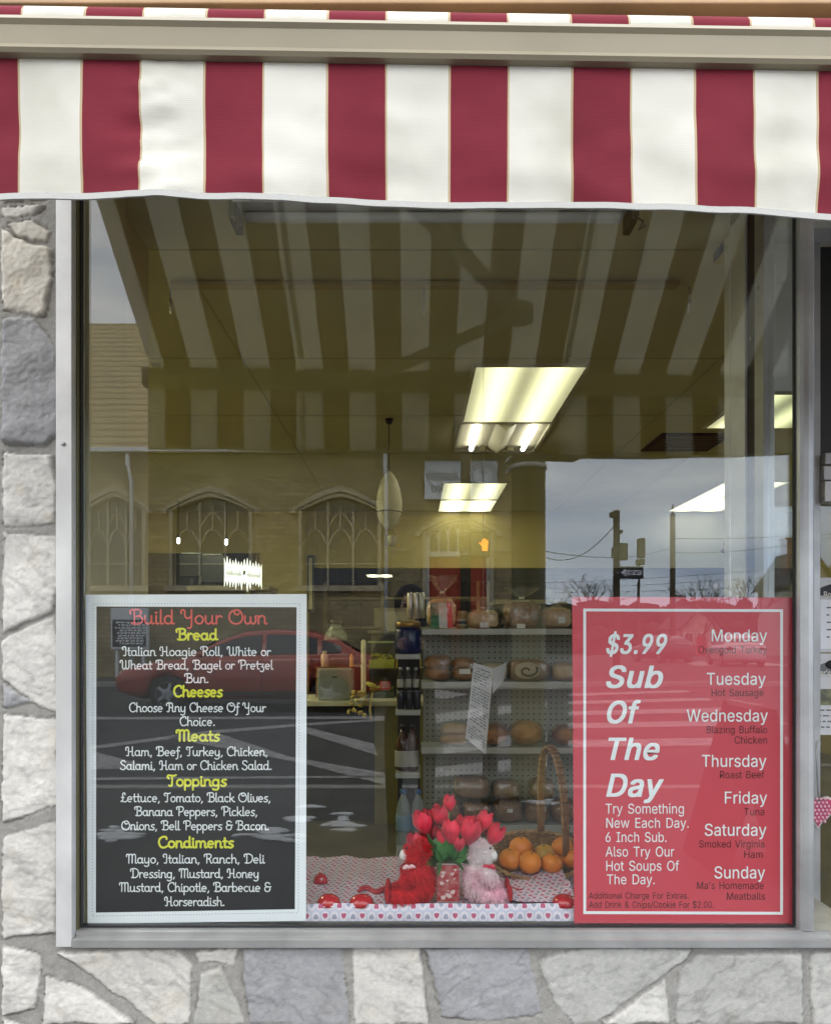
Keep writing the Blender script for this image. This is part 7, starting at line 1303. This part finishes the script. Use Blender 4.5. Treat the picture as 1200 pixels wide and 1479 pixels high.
hd_ = om(693, 787, D+16.75); t = thing('pedestrian_signal', 'pedestrian signal box showing a lit orange hand on the utility pole', 'signal', hd_); g = MB(); g.box((hd_.x-.24,hd_.y-.30,hd_.z-.30), (hd_.x+.26,hd_.y,hd_.z+.30), 0, .03); g.build('housing', grn_p, t)
g = MB(); 
hx, hz = om(700, 788, D+16.75).x, hd_.z; hy = hd_.y+.012
g.prism([(hx-.065,hz-.15),(hx+.065,hz-.15),(hx+.085,hz+.0),(hx-.085,hz+.0)], 'y', hy-.01, hy)
for k, (dx, ln) in enumerate(((-.064,.13),(-.021,.165),(.022,.15),(.064,.11))): g.box((hx+dx-.018,hy-.01,hz+.0005), (hx+dx+.018,hy,hz+ln))
g.prism([(hx-.0855,hz-.02),(hx-.15,hz+.045),(hx-.13,hz+.065),(hx-.0855,hz+.02)], 'y', hy-.01, hy)
g.build('hand_symbol', mat('lit_orange_hand', (1,.4,.05), .5, emit=(1,.26,.02), es=7), t)
g = MB(); g.box((hd_.x-.27,hd_.y-.02,hd_.z+.302), (hd_.x+.28,hd_.y+.16,hd_.z+.33)); g.build('visor', black_m, t)
# right hand poles, boxes, one way sign, wires
def pole(px, py_top, d, r, lab, m=wood_p):
    p = om(px, CY, d); t = thing('utility_pole', lab, 'pole', (p.x,p.y,-.3)); g = MB(); zt = H+(CY-py_top)*d/F; g.tube([(p.x,p.y,-.5),(p.x,p.y,zt)], [r,r*.85], 10); g.build('post', m, t); return t, p, zt
t, p1_, z1p = pole(890, 737, 24, .12, 'dark pole with signal boxes beside the one way sign')
def sbox(t, px0, py0, px1, py1, d, nm, m=grn_p, dep=.3): a, b = om(px0,py1,d), om(px1,py0,d); g = MB(); g.box((a.x,a.y-dep/2,a.z), (b.x,a.y+dep/2,b.z), 0, .02); return g.build(nm, m, t)
sbox(t,892,785,905,809,24,'signal_box'); sbox(t,881,740,888,747,24,'insulator'); sbox(t,893,766,898,771,24,'insulator'); sbox(t,884,790,889.0,806,24,'signal_box')
ow = thing('one_way_sign', 'black one way sign with a white arrow by the signal pole', 'sign', om(911,826,23.6)); dq = 23.6
def ox(px): return (px-CX)*dq/F
def oz(py): return H+(CY-py)*dq/F
yo = om(0,0,dq).y; g = MB(); g.box((ox(893),yo-.02,oz(836)), (ox(929),yo,oz(818)), 0, .015); g.build('plate', black_m, ow)
g = MB(); zc_ = oz(827); g.prism([(ox(896),zc_),(ox(904),zc_+.14),(ox(904),zc_+.075),(ox(926),zc_+.075),(ox(926),zc_-.075),(ox(904),zc_-.075),(ox(904),zc_-.14)], 'y', yo+.001, yo+.006); g.build('arrow', ink_w, ow)
g = MB(); text_mesh(g, 'ONE WAY', -ox(924), -ox(904), zc_-.045, .09, 0, .01, 0, 0, lambda p: (-p[0], yo+.012, p[1])); g.build('lettering', black_m, ow)
g = MB(); g.box((ox(891),yo-.015,zc_-.03), (ox(892.9),yo-.001,zc_+.03)); g.build('bracket', alu, ow)
tl_ = thing('traffic_signal', 'pair of tall signal heads seen edge on right of the pole', 'signal', om(924, 800, 23.8)); g = sbox(tl_,921,778,930,806,23.8,'signal_head'); sbox(tl_,919,808,929.5,816,23.8,'lower_box'); sbox(tl_,921.6,850,924,816.2,23.8,'post',wood_p,.06); sbox(tl_,920,840,923.5,925,23.7,'stand',wood_p,.08)
t, p2_, z2p = pole(971, 742, 42, .17, 'slim distant utility pole carrying the wires')
g = MB(); g.tube([(p2_.x,p2_.y,z2p),(p2_.x,p2_.y,z2p+.55)], .04, 6); g.build('finial', wood_p, t)
wire_m = mat('dark_wire', (.02,.02,.02), .6)
def wire(A_, B_, sag, r, par): 
    g = MB(); g.tube([Vector(A_)*(1-q)+Vector(B_)*q - Vector((0,0,sag*4*q*(1-q))) for q in [i/14 for i in range(15)]], r, 5); return g
wr = thing('overhead_wires', 'thin dark overhead wires strung between the distant poles', 'wires', (p1_.x,p1_.y,z1p))
for A_, B_, s in (((om(780,801,26)),(p1_.x,p1_.y,z1p-.4),.6),((om(780,795,26)),(p2_.x,p2_.y,z2p-1.9),.4),((p2_.x,p2_.y,z2p-1.4),om(1300,755,40),.3),((p2_.x,p2_.y,z2p-2.2),om(1300,750,36),.5),(om(780,842,60),om(1250,810,44),.2),(om(780,850,60),om(1250,822,44),.2),(om(800,856,60),om(1250,842,44),.1)):
    wire(A_, B_, s, .014, wr).build('wire', wire_m, wr)
# bare trees on the skyline
bark = mat('winter_bark', (.055,.045,.035), .9)
def tree(px, d, h, seed, lab):
    p = om(px, CY, d); rr = random.Random(seed); t = thing('bare_tree', lab, 'tree', (p.x,p.y,-.5), 'bare trees on the skyline'); tr = MB(); cr_ = MB()
    def br_(q, dr_, ln, r, lv):
        e = q+dr_*ln; (tr if lv < 2 else cr_).tube([q, (q+e)/2+Vector((rr.uniform(-1,1),rr.uniform(-1,1),0))*ln*.05, e], [r, r*.8, r*.6], 5 if lv < 3 else 3)
        if lv >= 5: return
        for k in range(3 if lv < 4 else 2):
            nd = (dr_+Vector((rr.uniform(-1,1),rr.uniform(-1,1),rr.uniform(-.25,.6)))*.75).normalized(); br_(e, nd, ln*rr.uniform(.6,.85), r*.6, lv+1)
    br_(Vector((p.x,p.y,-.5)), Vector((rr.uniform(-.05,.05),0,1)), h*.30, h*.022, 0); tr.build('trunk', bark, t); cr_.build('crown', bark, t)
for k, (px, d, h, lab) in enumerate(((850,60,8.2,'broad bare tree left of the dark signal pole'),(1042,55,7.2,'bare tree on the skyline before the side window'),(1015,70,7.4,'smaller bare tree right of the slim pole'),(820,75,7.0,'bare tree on the skyline beside the thick pole'),(1085,60,8.4,'bare tree seen behind the side mullions'))): tree(px, d, h, k+3, lab)
g = MB(); rr = random.Random(31)
for i in range(420): a_ = rr.uniform(-.05,1.2); g.blob((12+70*a_+rr.uniform(-2,2), -95-rr.uniform(0,8), rr.uniform(0,6.0)), (rr.uniform(1.,3.),.8,rr.uniform(.5,1.2)), 1, .5, 3, 0, None, i)
g.prism([(6,-.59),(100,-.59),(100,5.4),(82,6.2),(60,5.6),(40,6.1),(24,5.5),(8,6.0)], 'y', -106, -103.2)
tag(g.build('far_wood', mat('far_hedge', (.05,.05,.035), .95, var=.3), None), kind='stuff')
# houses right
def house(px0, px1, d, zt, zr_, lab, wm, rm, chm=True):
    x0, x1 = om(px0,0,d).x, om(px1,0,d).x; y = om(0,0,d).y; h = thing('house', lab, 'house', ((x0+x1)/2, y, -.5), 'houses along the side street'); g = MB(); g.box((x0,y-7,-.5), (x1,y,zt)); g.prism([(x0,zt+.001),(x1,zt+.001),((x0+x1)/2,zr_-.1)], 'y', y-6.9, y-.05); g.build('wall', wm, h)
    g = MB(); m_ = (x0+x1)/2
    for s in (-1, 1): e = x0-.35 if s < 0 else x1+.35; g.prism([(e,zt-.25),(m_,zr_),(m_,zr_+.18),(e,zt-.05)], 'y', y-7.3, y+.35)
    rf_ = g.build('roof', rm, h)
    if chm: g = MB(); g.box((x0+.5,y-2.6,zt+.1), (x0+1.25,y-1.8,zr_+1.1)); g.box((x0+.42,y-2.7,zr_+1.101), (x0+1.33,y-1.7,zr_+1.3)); g.build('chimney', mat('chimney_brick', (.30,.08,.045), .85, var=.2), rf_)
    for i in range(3):
        for z in (zt-1.8, zt-4.2):
            if z < .2: continue
            xw = x0+(x1-x0)*(i+.5)/3; g = MB(); g.box((xw-.5,y+.001,z-.1), (xw+.5,y+.06,z+1.35)); w_ = g.build('window', gut, h); g = MB(); g.box((xw-.40,y+.061,z), (xw-.02,y+.07,z+1.25)); g.box((xw+.02,y+.061,z), (xw+.40,y+.07,z+1.25)); g.build('pane', dglass, w_)
    g = MB(); xd = x0+(x1-x0)*.5; g.box((xd-.5,y+.001,-.4), (xd+.5,y+.08,1.7)); g.build('door', red_p, h)
gable = mat('grey_clapboard', (.42,.42,.42), .8); roofm = mat('dark_house_roof', (.06,.06,.065), .8, var=.2)
house(1150,1215,62,6.0,9.0,'grey house with a red brick chimney reflected through the side window',gable,roofm)
house(1240,1320,64,6.0,8.6,'red brick house beyond the grey one',mat('house_brick', (.28,.10,.06), .85, var=.2),roofm)
house(985,1040,78,2.6,5.0,'low pale house on the skyline by the slim pole',mat('cream_house', (.45,.42,.36), .8),roofm,False)
# cars
tyre = mat('tyre_rubber', (.018,.018,.018), .8); rim_m = mat('wheel_alloy', (.45,.46,.48), .35, .8); cglass = mat('car_glass', (.02,.024,.028), .06, coat=.3); head_m = mat('headlight_lens', (.65,.66,.68), .12); tail_m = mat('tail_lens', (.35,.01,.01), .2)
def car(lab, loc, rz, paint_m, Ln=4.65, hatch=False):
    t = thing('parked_car' if hatch else 'passing_car', lab, 'car', loc); W2 = .87; M_ = Matrix.Translation(Vector(loc)) @ Matrix.Rotation(rz, 4, 'Z')
    k = Ln/4.65
    lo_ = [(-2.30,.40),(-2.32,.58),(-2.22,.74),(-1.75,.86),(-1.05,.95),(-.2,.98),(1.0,1.0),(1.75,1.02),(2.20,.98),(2.32,.80),(2.33,.50),(2.25,.34),(1.9,.24),(-1.9,.22),(-2.2,.28)]
    up_ = [(-1.15,.93),(-.55,1.26),(-.15,1.41),(.4,1.46),(1.0,1.43),(1.55,1.28),(2.02 if not hatch else 2.2,.99)]
    # lofted hull: cross sections along x from a lower body and a tapered greenhouse
    def topz(x): 
        P = sorted([q for q in lo_ if q[1] > .5]); 
        for (a, za), (b, zb3) in zip(P, P[1:]):
            if a <= x <= b: return za+(zb3-za)*(x-a)/(b-a+1e-9)
        return P[0][1] if x < P[0][0] else P[-1][1]
    def roofz(x):
        if x <= up_[0][0] or x >= up_[-1][0]: return None
        for (a, za), (b, zb3) in zip(up_, up_[1:]):
            if a <= x <= b: return za+(zb3-za)*(x-a)/(b-a)
    v = []; nsec = 47; ring = 14; 
    for i in range(nsec):
        x = -2.32+4.65*i/(nsec-1); e = max(0, 1-((abs(x+.0)-1.9)/.45)**2 if abs(x) > 1.9 else 1); ww = W2*(.80+.20*math.sqrt(max(e, 0))); zt = topz(x); zbm = .22+.14*max(0, abs(x)-1.85)/.47
        for wx_ in (-1.38, 1.42):
            if abs(x-wx_) < .36: zbm = max(zbm, .32+math.sqrt(.36**2-(x-wx_)**2)-.02)
        prof = [(-ww*.86,zbm),(-ww*.985,zbm+.10 if zbm < .5 else zbm+.02),(-ww,.62),(-ww*.985,zt-.10),(-ww*.93,zt-.015),(-ww*.6,zt+.015),(-ww*.2,zt+.025)]
        prof += [(-y, z) for y, z in prof[::-1]]
        v += [(x*k, y, z) for y, z in prof]
    f = [(i*ring+j, i*ring+(j+1) % ring, (i+1)*ring+(j+1) % ring, (i+1)*ring+j) for i in range(nsec-1) for j in range(ring)]+[tuple(range(ring)), tuple(range((nsec-1)*ring, nsec*ring))]
    g = MB(); g.add([M_ @ Vector(q) for q in v], f, 0, True); g.build('body', paint_m, t)
    g = MB(); gx = [up_[0][0]+(up_[-1][0]-up_[0][0])*i/26 for i in range(27)]; v = []
    for x in gx:
        zr_ = roofz(x) or topz(x)+.001; zb3 = topz(x)-.03; zr_ = max(zr_, zb3+.02); q = (zr_-zb3)/.5
        for y, z in ((-.80,zb3),(-.80+.19*q,zr_-.05),(-.72+.20*q,zr_),(-.3,zr_+.025),(.3,zr_+.025),(.72-.20*q,zr_),(.80-.19*q,zr_-.05),(.80,zb3)): v.append((x*k,y,z))
    g.add([M_ @ Vector(q) for q in v], [(i*8+j, i*8+j+1, (i+1)*8+j+1, (i+1)*8+j) for i in range(26) for j in range(7)], 0, True); g.build('roof', paint_m, t)
    def side(xs_, s, z_in):
        P = []
        for x in xs_: P.append((x, topz(x)+.035))
        for x in xs_[::-1]: P.append((x, max((roofz(x) or 0)-.075, topz(x)+.036)))
        out = []
        for x, z in P: q = (z-(topz(x)-.03))/max(.05, (roofz(x)-.05)-(topz(x)-.03)); out.append((x*k, s*(.806-.19*((roofz(x)-topz(x)+.03)/.5)*q), z))
        return out
    for s in (-1, 1):
        for xs_ in ([-.92,-.6,-.3,0,.22],[.30,.6,.9,1.2],[1.28,1.45,1.62]):
            P = side(xs_, s, 0); n = len(P); off = Vector((0, s*.012, 0)); g = MB(); g.add([M_ @ Vector(q) for q in P]+[M_ @ (Vector(q)+off) for q in P], [tuple(range(n)), tuple(range(2*n-1, n-1, -1))]+[(i,(i+1) % n,n+(i+1) % n,n+i) for i in range(n)]); g.build('side_glass', cglass, t)
        for wx_ in (-1.38, 1.42):
            c = M_ @ Vector((wx_*k, s*.80, .325)); ax = (M_.to_3x3() @ Vector((0, s, 0)))
            g = MB(); R_ = Vector((0,0,1)).rotation_difference(ax).to_matrix().to_4x4(); mm = Matrix.Translation(c) @ R_
            h2 = MB(); h2.lathe((0,0,-.12), [(.20,0),(.30,.01),(.325,.04),(.325,.17),(.30,.195),(.215,.20)], 26); g.add([mm @ Vector(q) for q in h2.v], h2.f, 0, True); wh = g.build('wheel', tyre, t)
            g = MB(); h2 = MB(); h2.lathe((0,0,.07), [(.21,0),(.21,.012),(.19,.006),(.05,.012)], 20)
            for q in range(5): a_ = q*2*math.pi/5; h2.bar((.04*math.cos(a_),.04*math.sin(a_),.09), (.19*math.cos(a_),.19*math.sin(a_),.085), .05, .02, 0, (0,0,1))
            g.add([mm @ Vector(q) for q in h2.v], h2.f); g.build('rim', rim_m, wh)
        g = MB()
        for x_, z0_, z1_ in ((-.93,.36,.90),(.26,.32,.93),(1.12,.50,.95)): g.add([M_ @ Vector((x_*k+dx, s*(W2+.002), z)) for dx, z in ((-.007,z0_),(.007,z0_),(.007,z1_),(-.007,z1_))], [(0,1,2,3)])
        for x_ in (.02, 1.0): g.add([M_ @ Vector((x_*k+dx, s*(W2+.004), z)) for dx, z in ((-.09,.80),(.09,.81),(.09,.84),(-.09,.83))], [(0,1,2,3)])
        g.add([M_ @ Vector((x_*k, s*(W2+.003), z)) for x_, z in ((-.98,.30),(1.0,.30),(1.0,.36),(-.98,.36))], [(0,1,2,3)]); g.build('door_seam', black_m, t)
        g = MB(); g.blob((0,0,0), (.10,.05,.06), 2); q = M_ @ Vector((-.80*k, s*.93, 1.02)); g.v = [tuple(q+Vector(p)) for p in g.v]; g.build('mirror', paint_m, t)
        g = MB(); g.blob(M_ @ Vector((-2.17*k, s*.62, .68)), (.14,.16,.075), 2, 0, 1, 0, Matrix.Rotation(rz,3,'Z')); g.build('headlight', head_m, t)
        g = MB(); g.blob(M_ @ Vector((2.25*k, s*.64, .82)), (.08,.16,.09), 2, 0, 1, 0, Matrix.Rotation(rz,3,'Z')); g.build('tail_light', tail_m, t)
    for xs_, nm in (((-1.05,-.62),'windscreen'),((1.62,1.96),'rear_window')):
        v = []
        for x in xs_:
            z = roofz(x)+.028; q = (roofz(x)-topz(x)+.03)/.5
            for y in (-.66+.16*q, .66-.16*q): v.append(M_ @ Vector((x*k, y, z+.012)))
        g = MB(); up2 = Vector((0,0,.008)); g.add(v+[q+up2 for q in v], [(0,1,3,2),(4,6,7,5),(0,4,5,1),(1,5,7,3),(3,7,6,2),(2,6,4,0)]); g.build(nm, cglass, t)
    return t
cp = om(372, 1013, D+11.9)
redp = mat('red_car_paint', (.34,.045,.022), .3, coat=.6); whp = mat('white_car_paint', (.66,.66,.67), .3, coat=.6); dkp = mat('dark_car_paint', (.035,.038,.05), .3, coat=.6)
car('orange red saloon car passing along the far lane of the road', (cp.x, -11.9, road_z(11.9)), 0, redp, 4.75)
q = om(1060, 930, 34); car('white hatchback standing in the side street', (q.x, q.y, .1), R(100), whp, 4.2, True)
q = om(955, 935, 40); car('dark car parked further along the side street', (q.x, q.y, .1), R(80), dkp, 4.3, True)
# folding sandwich board on the pavement
sb_ = om(1080, 1200, D+2.2); t = thing('sandwich_board', 'dark folding sandwich board standing on the pavement', 'sign', (sb_.x, sb_.y, 0))
for s in (-1, 1): 
    g = MB(); g.obox((sb_.x+s*.13, sb_.y, .47), (.012,0,-.002), (0,.30,0), (-s*.125,0,.46)); g.build('board', black_m, t)
g = MB(); g.bar((sb_.x-.02,sb_.y-.2,.93), (sb_.x-.02,sb_.y+.2,.93), .03, .03); g.build('hinge', alu, t)

# ------------------------------------------------------------------ the photographer, standing behind the lens
pe = thing('person', 'person in a dark coat holding up a phone with both hands on the pavement', 'person', (-.02, -2.45, 0))
def skinbody(name, J, EDG, m, parent, root=0, sub=2):
    me = bpy.data.meshes.new(name); me.from_pydata([j[0] for j in J], EDG, []); o = bpy.data.objects.new(name, me); COL.objects.link(o)
    md = o.modifiers.new('skin', 'SKIN'); me.skin_vertices[0].data
    for i, j in enumerate(J): r = j[1]; me.skin_vertices[0].data[i].radius = r if isinstance(r, tuple) else (r, r)
    for i in range(len(J)): me.skin_vertices[0].data[i].use_root = (i == root)
    ss = o.modifiers.new('sub', 'SUBSURF'); ss.levels = sub; ss.render_levels = sub
    dg = bpy.context.evaluated_depsgraph_get(); dg.update(); m2 = bpy.data.meshes.new_from_object(o.evaluated_get(dg)); m2.name = name
    old = o.data; bpy.data.objects.remove(o); bpy.data.meshes.remove(old)
    o = bpy.data.objects.new(name, m2); COL.objects.link(o); m2.materials.clear(); m2.materials.append(m); m2.polygons.foreach_set('use_smooth', [True]*len(m2.polygons)); m2.update()
    if parent: o.parent = parent; o.matrix_parent_inverse = Matrix.Translation(-Vector(parent.location))
    return o
skin_m = mat('skin', (.42,.25,.18), .5); coat_m = mat('dark_wool_coat', (.035,.035,.042), .9, var=.2, vscale=30); jean = mat('dark_jeans', (.03,.035,.06), .9); hair_m = mat('brown_hair', (.05,.028,.015), .6)
px_, py_ = -.02, -2.48; hz_ = 1.46
J = [((px_,py_-.02,.86),(.15,.11)), ((px_,py_-.02,1.02),(.155,.115)), ((px_,py_-.03,1.20),(.165,.12)), ((px_,py_-.02,1.30),(.10,.09)), ((px_,py_,1.36),.055), ((px_,py_+.02,1.42),.052),
 ((px_-.17,py_-.02,1.27),.062), ((px_-.21,py_+.06,1.06),.050), ((px_-.07,py_+.26,1.24),.038), ((px_-.055,py_+.30,1.26),.030),
 ((px_+.17,py_-.02,1.27),.062), ((px_+.21,py_+.06,1.06),.050), ((px_+.09,py_+.26,1.24),.038), ((px_+.075,py_+.30,1.26),.030),
 ((px_-.09,py_-.02,.80),.085), ((px_-.10,py_,.46),.058), ((px_-.10,py_-.03,.09),.042), ((px_+.09,py_-.02,.80),.085), ((px_+.10,py_,.46),.058), ((px_+.10,py_-.03,.09),.042), ((px_-.11,py_+.11,.04),.035), ((px_+.11,py_+.11,.04),.035)]
skinbody('body', J, [(0,1),(1,2),(2,3),(3,4),(4,5),(3,6),(6,7),(7,8),(8,9),(3,10),(10,11),(11,12),(12,13),(0,14),(14,15),(15,16),(16,20),(0,17),(17,18),(18,19),(19,21)], coat_m, pe)
hc = Vector((px_, py_+.03, 1.50)); g = MB(); g.blob(hc, (.072,.092,.115), 3, .04, 2); g.blob(hc+Vector((0,.03,-.06)), (.055,.060,.06), 3); g.blob(hc+Vector((0,.094,-.012)), (.013,.018,.024), 2)
for s in (-1, 1): g.blob(hc+Vector((.073*s,-.005,-.01)), (.010,.020,.030), 2)
g.tube([hc+Vector((0,-.02,-.08)), hc+Vector((0,-.035,-.19))], .05, 12); g = remesh(g, .006, 3); g.build('head', skin_m, pe)
g = MB(); g.blob(hc+Vector((0,-.022,.022)), (.083,.098,.112), 3, .12, 4); g.blob(hc+Vector((0,-.07,-.07)), (.07,.045,.09), 3, .12, 4); g.build('hair', hair_m, pe)
g = MB(); g.blob(hc+Vector((0,-.035,.02)), (.100,.108,.128), 3, .06, 3); g.blob(hc+Vector((0,-.04,-.11)), (.10,.09,.07), 3, .1, 3); g.build('hood', coat_m, pe)
for s in (-1, 1): g = MB(); g.blob(hc+Vector((.028*s,.084,.012)), (.013,.008,.008), 2); g.build('eye', black_m, pe)
g = MB(); g.blob(hc+Vector((0,.084,-.062)), (.024,.008,.007), 2); g.build('mouth', mat('lips', (.35,.12,.10), .5), pe)
for s in (-1, 1):
    wr_ = Vector((px_+.010+s*.065, py_+.30, 1.26)); J = [(wr_,.026),(wr_+Vector((-.004*s,.035,.012)),.024),(wr_+Vector((-.006*s,.062,.022)),.020)]; ed = [(0,1),(1,2)]
    for k in range(4):
        b0 = len(J); c0_ = wr_+Vector((-.004*s,.066,-.006+.017*k)); J += [(c0_,.009),(c0_+Vector((-.010*s,.026,.002)),.0085),(c0_+Vector((-.030*s,.030+.002*k,.003)),.008)]; ed += [(2,b0),(b0,b0+1),(b0+1,b0+2)]
    b0 = len(J); J += [(wr_+Vector((-.022*s,.034,.030)),.010),(wr_+Vector((-.040*s,.050,.040)),.009)]; ed += [(1,b0),(b0,b0+1)]
    skinbody('hand', J, ed, skin_m, pe, 0, 1)
g = MB(); g.box((-.038,-2.078,H-.075), (.038,-2.0695,H+.075), 0, .004); ph = g.build('phone', black_m); tag(ph, 'black phone held up level between both hands', 'phone')
g = MB(); g.lathe((.0,-2.0693,H+.0), [(.006,0),(.006,.001),(.004,.0012)], 12, 0, 'y'); g.build('lens', cglass, ph)
